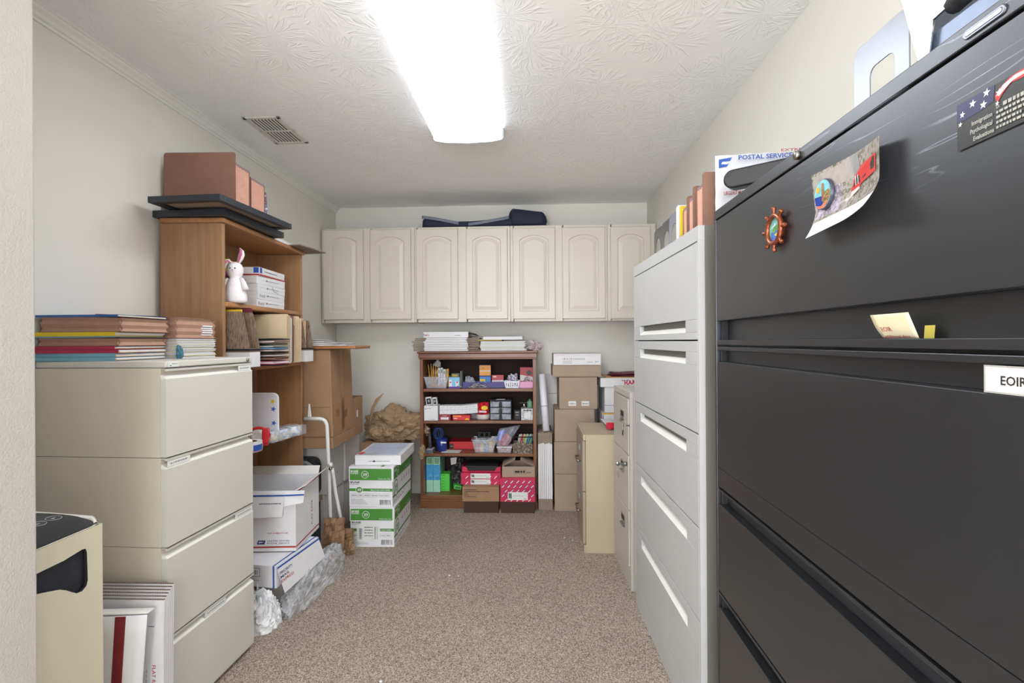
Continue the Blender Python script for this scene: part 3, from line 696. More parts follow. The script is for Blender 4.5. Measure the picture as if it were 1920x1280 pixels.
# little floral bag behind the pockets, papers and a dark panel at the far end of the bookcase top
Mfl = speckle('floral_print', [(225, 225, 232), (225, 225, 232), (90, 110, 160), (150, 60, 90), (232, 232, 236)], 60)
m = MB(); m.grid(lambda u, v: ((u - .5) * .12 * (1 - .25 * v), -.03 * sin(pi * u) * (1 - v * .6), .16 * v + .004 * sin(9 * u + 5 * v)), 10, 10, Mfl); m.grid(lambda u, v: ((u - .5) * .12 * (1 - .25 * v), .03 * sin(pi * u) * (1 - v * .6), .16 * v), 10, 10, Mfl)
tag(m.build('floral_pouch', loc=(-1.46, 2.575, 1.9555), rz=.1), 'small white pouch with a blue and purple floral print, behind the brown pockets', 'pouch')
m = MB()
for k in range(4): m.box(-.09 + .004 * k, .09 - .003 * k, -.12 + .003 * k, .12, .006 * k, .006 * k + .0055, Mpaper)
m.box(-.085, .085, -.12, -.02, .0241, .0246, mat('sky_print', (120, 170, 215), .5))
tag(m.build('paper_stack', loc=(-1.53, 2.81, 1.894), rz=radians(4)), 'short stack of white papers at the far end of the tall bookcase top', 'paper')
m = MB().box(-.16, .16, -.14, .14, 0, .006, mat('taupe_board', (128, 112, 98), .6)); tag(m.build('thin_board', loc=(-1.51, 3.03, 1.894 + .0), rz=radians(-8)), 'thin taupe board overhanging the far end of the tall bookcase', 'board')
# ---- bunny, basket and white boxes on the top shelf
Mfur = mat('white_plush', (236, 234, 238), .95, var=.03, vs=60, bump=.6, bs=180); Mpk = mat('pink_plush', (205, 110, 150), .9, var=.08, vs=60, bump=.3, bs=160)
zs = SH[0]
p = BL(.135, .018, zs)
t = thing('toy_rabbit', 'white plush rabbit with pink ears on the top shelf of the tall bookcase', 'toy', p, radians(10))
def blob(m, c, r, mt, n=14, amp=.0):
    prof = [(sin(pi * i / n), -cos(pi * i / n)) for i in range(n + 1)]
    k = 18; vs = []; fs = []
    for (a, b) in prof:
        for j in range(k):
            th = 2 * pi * j / k; q = Vector((a * cos(th), a * sin(th), b))
            s = 1 + amp * noise.noise(q * 3)
            vs.append((c[0] + r[0] * q.x * s, c[1] + r[1] * q.y * s, c[2] + r[2] * q.z * s))
    for i in range(n):
        for j in range(k): fs.append((i * k + j, i * k + (j + 1) % k, (i + 1) * k + (j + 1) % k, (i + 1) * k + j))
    m.add(vs, fs, mt, True); return m
m = MB(); m.lathe([(.001, 0), (.045, .001), (.052, .012), (.05, .04), (.04, .085), (.032, .11), (.024, .122), (.03, .132), (.036, .15), (.036, .17), (.028, .188), (.012, .198), (.001, .2)], (0, 0, 0), Mfur, 26)
m.build('body', t)
for s in (-1, 1):
    m = MB(); m.tube([(s * .028, -.004, .118), (s * .042, -.012, .095), (s * .052, -.012, .062)], [.011, .013, .016], Mfur, 10); m.build('arm', t)
def ear(pts, t):
    m = MB(); m.tube(pts, [.007, .012, .014, .010, .003], Mfur, 10)
    m.tube([(a, b - .006, c) for a, b, c in pts], [.003, .007, .010, .007, .002], Mpk, 8); m.build('ear', t)
ear([(.014, 0, .192), (.024, 0, .215), (.03, 0, .235), (.03, 0, .252), (.022, 0, .266)], t)
ear([(-.014, 0, .192), (-.03, 0, .203), (-.046, -.004, .19), (-.054, -.006, .165), (-.055, -.006, .14)], t)
m = MB(); Mn = mat('black_bead', (15, 15, 18), .15)
for s in (-1, 1): blob(m, (s * .011 + .002, -.0355, .165), (.003, .002, .0035), Mn, 6)
blob(m, (.002, -.037, .156), (.003, .002, .0022), Mpk, 6); m.tube([(.002, -.0375, .153), (.002, -.037, .148), (.007, -.036, .146)], .0008, Mpk, 5); m.build('face', t)
p = BL(.225, .10, zs)
t = thing('gift_basket', 'yellow and pink tinsel basket behind the plush rabbit', 'basket', p, .2)
m = MB().lathe([(.03, 0), (.04, .02), (.048, .07), (.046, .07), (.03, .01)], (0, 0, 0), mat('wicker', (150, 112, 62), .8, var=.3, vs=80, bump=.8, bs=150), 20); m.build('basket', t)
my = mat('yellow_tinsel', (232, 215, 30), .6, var=.3, vs=90, bump=1, bs=120); mp2 = mat('pink_tinsel', (215, 140, 195), .6, var=.3, vs=90, bump=1, bs=120)
m = MB()
for i in range(30):
    a = random.uniform(0, 6.28); r = random.uniform(.01, .05); z = random.uniform(.075, .21); mt = my if (z > .16 or z < .1) else mp2
    blob(m, (r * cos(a), r * sin(a), z), (.018, .018, .018), mt, 5, .5)
m.build('tinsel', t)
def flat_box(name, label, cat, loc, rz, w, d, h, mt=None, group=None, top=None):
    """small product box; origin at the base centre, front -y"""
    t = MB().box(-w / 2, w / 2, -d / 2, d / 2, 0, h, mt or Mwc)
    return t
lab = ['white box with a blue square and red lower edge, on top of its pile', 'white box without handwriting, directly under the blue-squared one', 'white box with a pen squiggle, middle of the pile on the top shelf',
       'white box marked Red by hand, upper of the two such boxes', 'white box marked Red by hand, lowest in the top-shelf pile']
hs = [.046, .041, .041, .041, .041]; z = zs
for k in (4, 3, 2, 1, 0):
    w, d = .31, .215; h = hs[k]
    m = MB().box(-w / 2, w / 2, -d / 2, d / 2, 0, h - .0015, Mwc)
    m.box(-w / 2 - .0008, w / 2 + .0008, -d / 2 - .0008, d / 2 + .0008, h * .55, h - .0008, Mwc)
    y = -d / 2 - .0014
    if k == 0:
        m.fr(-w / 2, w / 2, .0005, .009, Mred, y); m.fr(-w / 2 + .004, -w / 2 + .03, .014, h - .003, Mblue, y); dashes(m, -w / 2 + .06, w / 2 - .1, .025, .004, Mnavy, y)
        m.quad([(-w / 2 - .0012, d / 2, .0005), (-w / 2 - .0012, -d / 2, .0005), (-w / 2 - .0012, -d / 2, .009), (-w / 2 - .0012, d / 2, .009)], Mred)
        m.quad([(-w / 2 - .0012, -d / 2 + .03, .014), (-w / 2 - .0012, -d / 2 + .003, .014), (-w / 2 - .0012, -d / 2 + .003, h - .003), (-w / 2 - .0012, -d / 2 + .03, h - .003)], Mblue)
    else:
        dashes(m, -.06, .08, .02, .0035, Mgrey, y); m.quad([(-.06, y, .018), (-.045, y, .018), (-.052, y, .028)], Mink)
        if k in (3, 4): m.ft('Red', -w / 2 + .014, .010, .018, Mgrey, .055, 0, y)
        if k == 2: m.tube([(.0, y, .036), (.01, y, .02), (.02, y, .012), (.07, y, .004)], .0008, Mink, 5)
    lx = .25 + w / 2 + (.008, 0, .004, .002, -.004)[k]
    p = BL(lx + .115 - .02, .02 + d / 2, z)
    tag(m.build('flat_box', loc=p, rz=A + radians((2, -1, 0, 1, 0)[k]), bevel=.0008), lab[k], 'box', 'white flat boxes on the top shelf')
    z += h
# ---- second shelf: magazine files, folders
Mbark = speckle('woodgrain_print', [(78, 62, 54), (120, 98, 84), (158, 134, 116), (98, 78, 66)], 1.0)
nt = Mbark.node_tree; tcn = [q for q in nt.nodes if q.type == 'TEX_COORD'][0]; nzn = [q for q in nt.nodes if q.type == 'TEX_NOISE'][0]
mpn = nt.nodes.new('ShaderNodeMapping'); mpn.inputs['Scale'].default_value = (240, 240, 26); nt.links.new(tcn.outputs['Object'], mpn.inputs['Vector']); nt.links.new(mpn.outputs[0], nzn.inputs['Vector'])
def magazine_file(label, loc, rz, w, d, h):
    """local: width x, open slanted side toward +x"""
    t = thing('magazine_file', label, 'magazine file', loc, rz)
    sl = [(0, 0), (w, 0), (w, h * .36), (w * .97, h * .46), (w * .78, h * .97), (w * .72, h), (0, h)]
    m = MB()
    for y in (0, d - .002): m.prism(sl, y, y + .002, Mbark, 'y')
    m.box(0, .002, .0021, d - .0021, 0, h, Mbark).box(.0021, w, .0021, d - .0021, 0, .002, Mbark).box(w - .002, w, .0021, d - .0021, .0021, h * .34, Mbark)
    m.build('body', t)
    m = MB(); hb = h * .27
    m.box(-.0006, w + .0006, -.0006, d + .0006, .001, hb, Mwc); m.box(-.0008, w + .0008, -.0008, d + .0008, hb + .006, hb + .016, Mblk); m.box(-.0007, w + .0007, -.0007, d + .0007, hb + .002, hb + .004, Mrdk)
    m.build('label_band', t); return t
zs = SH[1]
M1 = (-1.478, 2.245, zs)
magazine_file('brown woodgrain magazine file with a white base, nearest one on the middle shelf', (-1.468, 2.262, zs), radians(-1), .145, .085, .262)
Mpapers = [Myel, Mman, Mpaper, Mrdpr, Mburg]
for k, (mt, lb) in enumerate(((Myel, 'yellow folder standing in the nearest woodgrain magazine file'), (Mman, 'manila folder standing in the nearest woodgrain magazine file'), (Mpaper, 'white paper sheaf standing in the nearest woodgrain magazine file'))):
    m = MB().box(0, .095 - .012 * k, 0, .008, .003, .272 - .01 * k, mt); tag(m.build('folder', loc=(-1.464, 2.272 + .02 * k, zs)), lb, 'folder')
for k in range(3):
    m = MB().prism(rrect(0, .096 - .004 * k, 0, .285 - .03 * k, .012), 0, .004, (Mburg, Mburg, Mrdpr)[k], 'y')
    tag(m.build('folder', loc=(-1.462 + .004 * k, 2.356 + .014 * k, zs + .0005)), ['burgundy folder standing just behind the nearest magazine file', 'lower burgundy folder behind the tall burgundy one', 'brown folder behind the two burgundy ones on the middle shelf'][k], 'folder')
# flat heap of folders
cols = [(Mpink, 'hot pink', .022), (Mrdpr, 'light brown', .014), (Mrdk, 'dark brown', .012), (Mblk, 'black', .01), (Mrdk, 'brown', .012), (Mlb, 'pale blue', .008), (Mdgr, 'green', .012), (Mblk, 'charcoal', .008), (Mburg, 'magenta-red', .012), (Mblk, 'topmost black', .008)]
z = zs + .0005
ex = ['under all the others but one', 'just above the pink one', 'above the light brown one', 'between two brown ones', 'just under the pale blue one', 'just under the green one', 'near the middle', 'under the magenta-red one', 'near the top', 'on top of all']
for k, (mt, cn, th) in enumerate([(Mblk, 'thin black', .006)] + cols):
    m = MB(); w, d = .235 + random.uniform(-.01, .012), .165
    x1 = .02 + .012 * random.random()
    m.grid(lambda u, v: (-.2 + u * (.2 + x1), (v - .5) * d, th * .1 + .002 * sin(4 * u + k)), 6, 2, mt, False)
    m.grid(lambda u, v: (-.2 + u * (.2 + x1), (v - .5) * d, th * .72 + .002 * sin(4 * u + k)), 6, 2, mt, False)
    m.box(-.195, .008 + x1 * .5, -d / 2 + .004, d / 2 - .004, th * .15, th * .65, Mpaper if k % 2 else mt)
    tag(m.build('folder', loc=(-1.31, 2.485, z), rz=radians(random.uniform(-4, 4)), sol=.0012), cn + ' folder lying flat on the middle shelf, ' + (['at the very bottom'] + ex)[k], 'folder', None)
    z += th + .0012
# standing manila folders behind the heap, then the second magazine file
for k in range(9):
    mt = [Mman, Mman, Mman, Mpaper, Mrdpr, Mrdk, Mman, Mman, Mman][k]; h = (.262, .27, .266, .255, .268, .22, .262, .268, .258)[k]
    x1 = -1.352 - .002 * k
    nm = ['nearest', 'second', 'third', 'fourth', 'fifth', 'sixth', 'seventh', 'eighth', 'farthest'][k]
    cn = {Mman: 'manila', Mpaper: 'white', Mrdpr: 'brown', Mrdk: 'dark brown'}[mt]
    m = MB().prism(rrect(-.20, .135 - .006 * k if k < 5 else .10, 0, h, .012), 0, .0035, mt, 'y')
    tag(m.build('folder', loc=(-1.455 - .0, 2.60 + .030 * k, zs + .0005), rot=(radians(-1.5), 0, radians(random.uniform(-1, 1)))), cn + ' folder standing on edge on the middle shelf, ' + nm + ' from the camera', 'folder', 'standing folders on the middle shelf')
magazine_file('brown woodgrain magazine file with a white base, far one by the shelf end', (-1.457, 2.915, zs), radians(-1), .098, .09, .252)
for k in range(2):
    m = MB().box(0, .065, 0, .01, .003, .258 - .01 * k, Mman); tag(m.build('folder', loc=(-1.452, 2.93 + .03 * k, zs)), ['manila folder standing in the far woodgrain magazine file, nearer one', 'manila folder standing in the far woodgrain magazine file, farther one'][k], 'folder')
# ---- lower shelf: tape, dispenser, starry plastic board
zs = SH[2]
Mstar = mat('star_blue', (60, 100, 200), .5); Mwp = mat('white_plastic', (232, 232, 240), .35, var=.02)
p = BL(.42, .11, zs)
m = MB(); m.prism(rrect(-.17, .125, 0, .252, .03), 0, .012, Mwp, 'y')
for cx, cz, mt in ((.098, .165, Mstar), (.1, .09, Mstar), (.095, .205, Myel), (.09, .03, Mstar)):
    m.quad([(a, -.0008, b) for a, b in star(cx, cz, .016, .3)], mt)
tag(m.build('plastic_board', loc=(-1.492, 2.60, zs), bevel=.004), 'white rounded plastic board with star stickers standing on the lower shelf', 'board')
def roll(name, label, loc, R, r, w, mt, mc, face=None, rot=None, rz=0):
    t = thing(name, label, 'tape', loc, rz, rot=rot)
    m = MB().lathe([(r, 0), (R, 0), (R, w), (r, w)], (0, 0, 0), mt, 32, smooth=False)
    # open ring
    m = MB(); n = 36; vs = []; fs = []
    for (rr, zz) in ((r, 0), (R, 0), (R, w), (r, w)):
        vs += [(rr * cos(2 * pi * j / n), rr * sin(2 * pi * j / n), zz) for j in range(n)]
    for k in range(4):
        for j in range(n): fs.append((k * n + j, k * n + (j + 1) % n, ((k + 1) % 4) * n + (j + 1) % n, ((k + 1) % 4) * n + j))
    m.add(vs, fs, mt); m.build('tape', t)
    m = MB(); vs = []; fs = []; rc = r - .003
    for (rr, zz) in ((rc, 0), (r - .0003, 0), (r - .0003, w), (rc, w)):
        vs += [(rr * cos(2 * pi * j / n), rr * sin(2 * pi * j / n), zz) for j in range(n)]
    m.add(vs, fs or [(k * n + j, k * n + (j + 1) % n, ((k + 1) % 4) * n + (j + 1) % n, ((k + 1) % 4) * n + j) for k in range(4) for j in range(n)], mc); m.build('core', t)
    return t
t = roll('tape_roll', 'blue and white labelled tape roll lying at the front of the lower shelf', (-1.372, 2.325, zs + .001), .062, .040, .046, Mwp, Mkraft)
m = MB(); n = 30
for k in range(n):
    a0, a1 = -2.6 + 3.6 * k / n, -2.6 + 3.6 * (k + 1) / n; mt = [Mstar, Mblue, Mwp][(k // 3) % 3] if k % 3 else Mblue
    m.quad([(.0625 * cos(a), .0625 * sin(a), zz) for a, zz in ((a0, .006), (a1, .006), (a1, .034), (a0, .034))], Mblue if (k // 4) % 3 else Mwp)
    m.quad([(.0625 * cos(a), .0625 * sin(a), zz) for a, zz in ((a0, .002), (a1, .002), (a1, .005), (a0, .005))], Mred)
m.build('printed_wrap', t)
Mrp = mat('red_plastic', (205, 28, 42), .35, var=.05)
t = thing('tape_dispenser', 'red plastic tape dispenser standing behind the blue tape roll', 'tape dispenser', (-1.395, 2.455, zs + .001), radians(20))
m = MB(); m.tube([(.05 * cos(a) , 0, .047 + .042 * sin(a)) for a in [pi * 1.25 - i * pi * 1.3 / 12 for i in range(13)]], .007, Mrp, 8)
m.box(-.045, .045, -.02, .02, 0, .012, Mrp); m.prism(rrect(.02, .05, .012, .085, .012), -.024, .024, Mrp, 'y'); m.build('frame', t, bevel=.002)
m = MB(); n = 28; m.lathe([(.016, -.02), (.034, -.02), (.034, .02), (.016, .02)], (0, 0, .047), clear('tape_clear', (.9, .9, .85), .6, .2), n, 'y'); m.build('tape', t)
Mpc = speckle('tape_pack_print', [(225, 228, 232), (232, 232, 232), (120, 165, 210), (214, 196, 160), (226, 230, 234)], 26)
t = thing('tape_roll_pack', 'shrink-wrapped pack of clear tape rolls projecting from the lower shelf end', 'tape', (-1.40, 2.50, zs + .002), radians(90 - 10), group=None)
for k in range(3):
    m = MB(); m.lathe([(.018, 0), (.047, 0), (.05, .048), (.018, .048)], (0.05 + k * .095, 0, 0), Mpc, 26); m.build('tape_roll', t)
m = MB(); m.grid(lambda u, v: (-.0 + .29 * u, -.053 + .002 * noise.noise(Vector((u * 20, v * 5, 1))), .0 + .052 * v), 30, 4, clear('shrink_wrap', (.92, .94, 1), .22, .05)); m.grid(lambda u, v: (.29 * u, -.053 + .106 * v, .0535 + .003 * noise.noise(Vector((u * 25, v * 9, 3)))), 30, 8, clear('shrink_wrap', (.92, .94, 1), .22, .05))
m.build('shrink_wrap', t)
# ---- postal boxes and bags at the foot of the bookcase
t = thing('postal_box', 'open white mailing box with red and blue stripes, topmost at the bookcase foot', 'box', (-1.43, 2.60, .268), radians(4))
w, d, h = .43, .32, .305; th = .004
m = MB(); m.box(-w / 2, w / 2, -d / 2, d / 2, 0, th, Mwc)
m.box(-w / 2, w / 2, -d / 2, -d / 2 + th, th, h, Mwc).box(-w / 2, w / 2, d / 2 - th, d / 2, th, h, Mwc).box(-w / 2, -w / 2 + th, -d / 2 + th, d / 2 - th, th, h, Mwc).box(w / 2 - th, w / 2, -d / 2 + th, d / 2 - th, th, h, Mwc)
y = -d / 2 - .0008
m.fr(-w / 2, w / 2, .018, .026, Mred, y); m.quad([(w / 2 + .0008, -d / 2, .018), (w / 2 + .0008, d / 2, .018), (w / 2 + .0008, d / 2, .026), (w / 2 + .0008, -d / 2, .026)], Mred); m.quad([(w / 2 + .0008, -d / 2, h - .014), (w / 2 + .0008, d / 2, h - .014), (w / 2 + .0008, d / 2, h - .007), (w / 2 + .0008, -d / 2, h - .007)], Mred)
m.quad([(.02, y, .036), (.058, y, .036), (.064, y, .056), (.026, y, .056)], Mnavy); m.quad([(.03, y - .0003, .042), (.058, y - .0003, .048), (.03, y - .0003, .05)], Mwc)
m.ft('UNITED STATES', .072, .049, .0075, Mnavy, .11, y=y); m.ft('POSTAL SERVICE', .072, .037, .0075, Mnavy, .11, y=y)
m.ft('FOR DOMESTIC USE', .075, .088, .007, Mred, .1, y=y)
m.text('FLAT RATE', (w / 2 + .0009, .06, .06), (0, 0, 1), (0, -1, 0), .016, Mred, .13)
m.build('body', t)
def plate(pts, mt, name, par, deco=None):
    m = MB(); m.quad(pts, mt)
    if deco: deco(m)
    return m.build(name, par, sol=.003)
z1 = h
m = MB(); m.quad([(-w / 2, -d / 2 - .003, z1), (-w / 2, -d / 2 - .022, z1 - .135), (w / 2 - .06, -d / 2 - .022, z1 - .125), (w / 2 - .05, -d / 2 - .003, z1)], Mwc)
def onf(u, v0): return (-w / 2 + u * (w - .05), -d / 2 - .0055 - v0 * .14, z1 - v0)
m.quad([onf(0, .026), onf(1, .026), onf(1, .018), onf(0, .018)], Mblue)
dashes(m, .04, .15, z1 - .062, .005, Mnavy, -d / 2 - .0165); m.build('front_flap', t)
m = MB(); m.quad([(w / 2 - .05, -d / 2 - .004, z1), (w / 2 - .052, -d / 2 - .02, z1 - .075), (w / 2 + .04, -d / 2 - .006, z1 - .06), (w / 2 + .045, -d / 2 + .0, z1)], Mwc)
m.quad([(w / 2 - .05, -d / 2 - .0095, z1 - .026), (w / 2 + .043, -d / 2 - .006, z1 - .024), (w / 2 + .043, -d / 2 - .0055, z1 - .016), (w / 2 - .05, -d / 2 - .008, z1 - .018)], Mblue); m.build('front_flap', t)
m = MB(); m.quad([(-w / 2, d / 2, z1), (w / 2, d / 2, z1), (w / 2 - .01, d / 2 + .05, z1 + .035), (-w / 2 + .02, d / 2 + .05, z1 + .035)], Mwc2); m.build('rear_flap', t, sol=.003)
m = MB(); m.quad([(w / 2, -d / 2 + .01, z1), (w / 2, d / 2, z1), (w / 2 + .055, d / 2 - .02, z1 + .04), (w / 2 + .03, -d / 2 + .05, z1 + .012)], Mwc2); m.build('side_flap', t, sol=.003)
t = thing('express_box', 'white express mailing box with blue stripes and a loose side flap, under the open one', 'box', (-1.40, 2.50, .157), radians(-7))
w, d, h = .40, .36, .105
m = MB().box(-w / 2, w / 2, -d / 2, d / 2, 0, h, Mwc); y = -d / 2 - .0008
m.fr(w / 2 - .018, w / 2 - .009, 0, h, Mblue, y); m.quad([(w / 2 - .018, -d / 2, h + .0006), (w / 2 - .009, -d / 2, h + .0006), (w / 2 - .009, d / 2, h + .0006), (w / 2 - .018, d / 2, h + .0006)], Mblue)
m.fr(.045, .115, .05, .09, Mnavy, y); m.fr(.047, .113, .052, .088, Mwc, y - .0003); barcode(m, .055, .105, .06, .08, Mnavy, y - .0006); dashes(m, .07, .11, .03, .004, Mgrey, y)
m.build('body', t, bevel=.001)
m = MB(); m.quad([(w / 2 + .001, -d / 2, h), (w / 2 + .03, -d / 2 + .02, h - .135), (w / 2 + .03, d / 2 + .02, h - .115), (w / 2 + .001, d / 2, h)], Mwc)
def onp(yy, v, o=.0026): return (w / 2 + .001 + v * .2 + o, yy, h - v)
m.quad([onp(-d / 2, .014), onp(d / 2, .014), onp(d / 2, .006), onp(-d / 2, .006)], Mblue)
for s_, vv, mt, ww in (('PRIORITY', .045, Mnavy, .1), ('MAIL', .064, Mnavy, .07), ('EXPRESS', .083, Mred, .1)):
    m.text(s_, onp(-d / 2 + .012, vv), (0, 1, 0), (-.2, 0, 1), .013, mt, ww)
m.build('side_flap', t)
# clear plastic bags of packing under the boxes
def bag(label, name, loc, rx, ry, hh, mt, seed, cat='bag', amp=.3):
    m = MB(); nu, nv = 70, 26
    def fn(u, v):
        a = 2 * pi * u; ph = pi / 2 * v
        q = Vector((cos(a) * 2, sin(a) * 2, v * 2 + seed)); k = 1 + amp * .35 * noise.noise(q) + amp * .25 * noise.noise(q * 3.1) + .10 * noise.noise(q * 7) + .06 * noise.noise(q * 15)
        c = cos(ph) ** .45 if v < 1 else 0
        return (rx * cos(a) * k * c, ry * sin(a) * k * c, max(.0015, hh * sin(ph) * (1 + amp * .5 * noise.noise(q * 2.3 + Vector((5, 1, 2))) + amp * .35 * noise.noise(q * 6)) if v > 0 else .0015))
    m.grid(fn, nu, nv, mt, False)
    return tag(m.build(name, loc=loc), label, cat)
Mbag = clear('clear_poly', (.74, .76, .80), .5, .08)
bag('crumpled clear plastic bag of packing pillows under the express box', 'plastic_bag', (-1.19, 2.66, 0), .078, .34, .135, Mbag, 2, amp=.35)
bag('white crumpled plastic wrap squashed beside the cream filing cabinet', 'plastic_wrap', (-1.30, 2.26, 0), .105, .10, .14, clear('white_poly', (.9, .91, .94), .9, .25), 9, amp=.5)
m = MB().box(-.07, .07, -.19, .19, 0, .155, Mwc2); tag(m.build('carton', loc=(-1.345, 2.62, .0005 + .0), rz=radians(2)), 'plain white carton half buried in the plastic bag under the mailing boxes', 'box')
# ---- case folders stacked on the cream filing cabinet (top at z 1.236)
ZT = 1.2605
Mpleat = mat('folder_pleat', (176, 138, 120), .75, var=.06, vs=30)
def wedge_pocket(name, label, loc, rz, w, d, h1, h2, mt, gm, pages=None, par=None):
    """folder lying flat: spine side at +x, covers mt, pleats between; h1 at the left end, h2 at the right end"""
    t = thing(name, label, 'folder', loc, rz)
    n = max(1, round((h1 + h2) / 2 / .026))
    m = MB()
    m.hexa([(-w, 0, 0), (0, 0, 0), (0, d, 0), (-w, d, 0)], [(-w, 0, .0018), (0, 0, .0018), (0, d, .0018), (-w, d, .0018)], mt)
    m.hexa([(-w, 0, h1 - .0018), (0, 0, h2 - .0018), (0, d, h2 - .0018), (-w, d, h1 - .0018)], [(-w, 0, h1), (0, 0, h2), (0, d, h2), (-w, d, h1)], mt)
    m.build('cover', t)
    m = MB()
    for y, s in ((.003, 1), (d - .003, -1)):
        for i in range(n * 2):
            a, b = i / (n * 2), (i + 1) / (n * 2); ya = y + (.008 * s if i % 2 else 0); yb = y + (0 if i % 2 else .008 * s)
            m.quad([(-w + .002, ya, h1 * a), (-.002, ya, h2 * a), (-.002, yb, h2 * b), (-w + .002, yb, h1 * b)], gm)
    for i in range(n * 2):
        a, b = i / (n * 2), (i + 1) / (n * 2); xa = -.003 - (.006 if i % 2 else 0); xb = -.003 - (0 if i % 2 else .006)
        m.quad([(xa, .004, h2 * a), (xa, d - .004, h2 * a), (xb, d - .004, h2 * b), (xb, .004, h2 * b)], gm)
    m.build('pleats', t); return t
def cardfolder(label, loc, rz, w, d, h, mt, open_right=0):
    """thin folder of papers lying flat; papers stick out at the +y end when open_right"""
    t = thing('folder', label, 'folder', loc, rz)
    m = MB(); m.box(-w, 0, 0, d, 0, .001, mt).box(-w, 0, 0, d, h - .001, h, mt); m.box(-w, 0, 0, .001, .001, h - .001, mt)
    m.build('cover', t)
    m = MB(); k = max(1, int(h / .004))
    for i in range(k):
        e = random.uniform(-.003, .006); m.box(-w + .004, .003 + e, .002, d - .004 + (open_right if i % 2 else open_right * .6), .0012 + (h - .003) * i / k, .0012 + (h - .003) * (i + .85) / k, Mpaper if i % 5 else Mman)
    m.build('papers', t); return t
z = ZT
# front stack, bottom to top; local x runs to the right, y away
cx, cy = -1.425, 1.635
seq = [('card', 'light blue folder at the very bottom of the front stack', Mlb, .013), ('card', 'light blue folder second from the bottom of the front stack', Mlb, .013),
       ('card', 'crimson folder lying on the light blue ones in the front stack', Mcrim, .012), ('card', 'crimson folder directly under the thin brown pocket', Mcrim, .011),
       ('pock', 'thin brown pocket lying between the crimson and the yellow folders', Mrdpr, .026), ('card', 'thin light blue folder under the yellow one in the front stack', Mlb, .004), ('card', 'yellow folder in the middle of the front stack', Myel, .014),
       ('pock', 'thick brown expanding pocket under the royal blue folder in the front stack', Mrdpr, .048), ('card', 'royal blue folder on top of the front stack', Mroy, .008)]
for k, (kd, lb, mt, h) in enumerate(seq):
    dx = random.uniform(-.006, .006)
    if kd == 'card': cardfolder(lb, (cx + dx, cy + .002 * (k % 3), z), radians(random.uniform(-1, 1)), .297, .225, h, mt)
    else: wedge_pocket('expanding_file_pocket', lb, (cx + dx + .01, cy + .004, z), radians(-.5), .297, .228, h * 1.2, h, Mrdpr, Mpleat)
    z += h + (.0035 if kd == 'pock' else .0006)
# loose sheaves whose ends show to the right of the front stack
def sheaf(label, loc, rz, w, d, h, tints=(Mpaper,)):
    m = MB(); k = max(2, int(h / .003)); zz = 0
    for i in range(k):
        e = random.uniform(-.004, .004); f = random.uniform(-.004, .004); m.box(-w / 2 + e, w / 2 + e, -d / 2 + f, d / 2 + f, zz, zz + h / k * .8, tints[i % len(tints)]); zz += h / k
    return tag(m.build('paper_stack', loc=loc, rz=rz), label, 'paper')
Mpk2 = mat('pale_pink_paper', (222, 196, 206), .7); Mly = mat('pale_yellow_paper', (228, 218, 170), .7)
# rear stack
z = ZT
tints = [Mpaper, Mwc2, Mpaper, Mly, Mpaper]
sheaf('tall sheaf of dog-eared white papers under the big brown pocket on the cream cabinet', (-1.548, 1.985, ZT), radians(-1), .33, .225, .078, tints)
t = wedge_pocket('expanding_file_pocket', 'big brown expanding pocket on top of the rear stack on the cream cabinet', (-1.385, 1.868, ZT + .0795), radians(-1.5), .335, .235, .098, .082, Mrdpr, Mpleat)
m = MB(); [m.box(-.2, -.0015 + random.uniform(-.003, .003), .15, .21, .012 + .009 * i, .018 + .009 * i, Mpaper) for i in range(5)]; m.build('papers', t)
# ---- shredder side: flattened mailing cartons leaning on the cabinet
for k in range(6):
    x0, x1, h = -1.60, -1.178 - .002 * k, .505 + .005 * k
    m = MB().box(x0, x1, 0, .0065, 0, h, Mwc); y = -.0008
    m.box(x0, x1, -.0002, .0067, h - .001, h, Mkd)
    if k == 0:
        m.text('FLAT RATE BOX', (x1 - .035, y, .30), (0, 0, -1), (1, 0, 0), .011, Mred, .13); m.fr(x1 - .095, x1 - .062, .31, .345, Mnavy, y)
        m.fr(x1 - .088, x1 - .07, .318, .335, Mwc, y - .0004); dashes(m, x1 - .05, x1 - .03, .42, .003, Mnavy, y)
        for i in range(6): m.fr(x1 - .055, x1 - .053, .2 + .015 * i, .21 + .015 * i, Mgrey, y)
    nm = ['first', 'second', 'third', 'fourth', 'fifth', 'last'][k]
    tag(m.build('flattened_box', loc=(0, 1.515 + .0105 * k, .0005), rot=(radians(-1.2), 0, 0)), 'flattened white mailing box standing by the cream cabinet, %s from the shredder side' % nm, 'box', 'flattened mailing boxes by the shredder')
t = thing('flattened_box', 'bowed white mailing box with a dark red stripe, frontmost beside the shredder', 'box', (0, 1.455, .0005))
m = MB(); x0, x1, h = -1.60, -1.185, .49
def bow(u, v): return (x0 + (x1 - x0) * u - .045 * v * 0 - .03 * (1 - v) * u, .035 * sin(pi * u) * -.6 + .012 * v, h * v)
m.grid(bow, 14, 8, Mwc)
def on(u, v, o=-.003): 
    p = bow(u, v); return (p[0], p[1] + o, p[2])
N = 10
for i in range(N):
    m.quad([on(.79, i / N), on(.86, i / N), on(.86, (i + 1) / N), on(.79, (i + 1) / N)], mat('dark_red_stripe', (120, 34, 40), .5))
m.text('VISIT US AT USPS.COM', on(.60, .86), (0, 0, -1), (1, 0, 0), .010, Mgrey, .22); m.quad([on(.30, .80), on(.38, .81), on(.40, .88), (on(.33, .89))], Mnavy)
m.build('panel', t, sol=.004)
m = MB().grid(lambda u, v: (x0 + (x1 - x0) * u, bow(u, 1)[1] + .034 * v + .006 * sin(3 * u), h + .004 - .001 * v), 10, 3, Mwc2); m.build('top_flap', t, sol=.003)
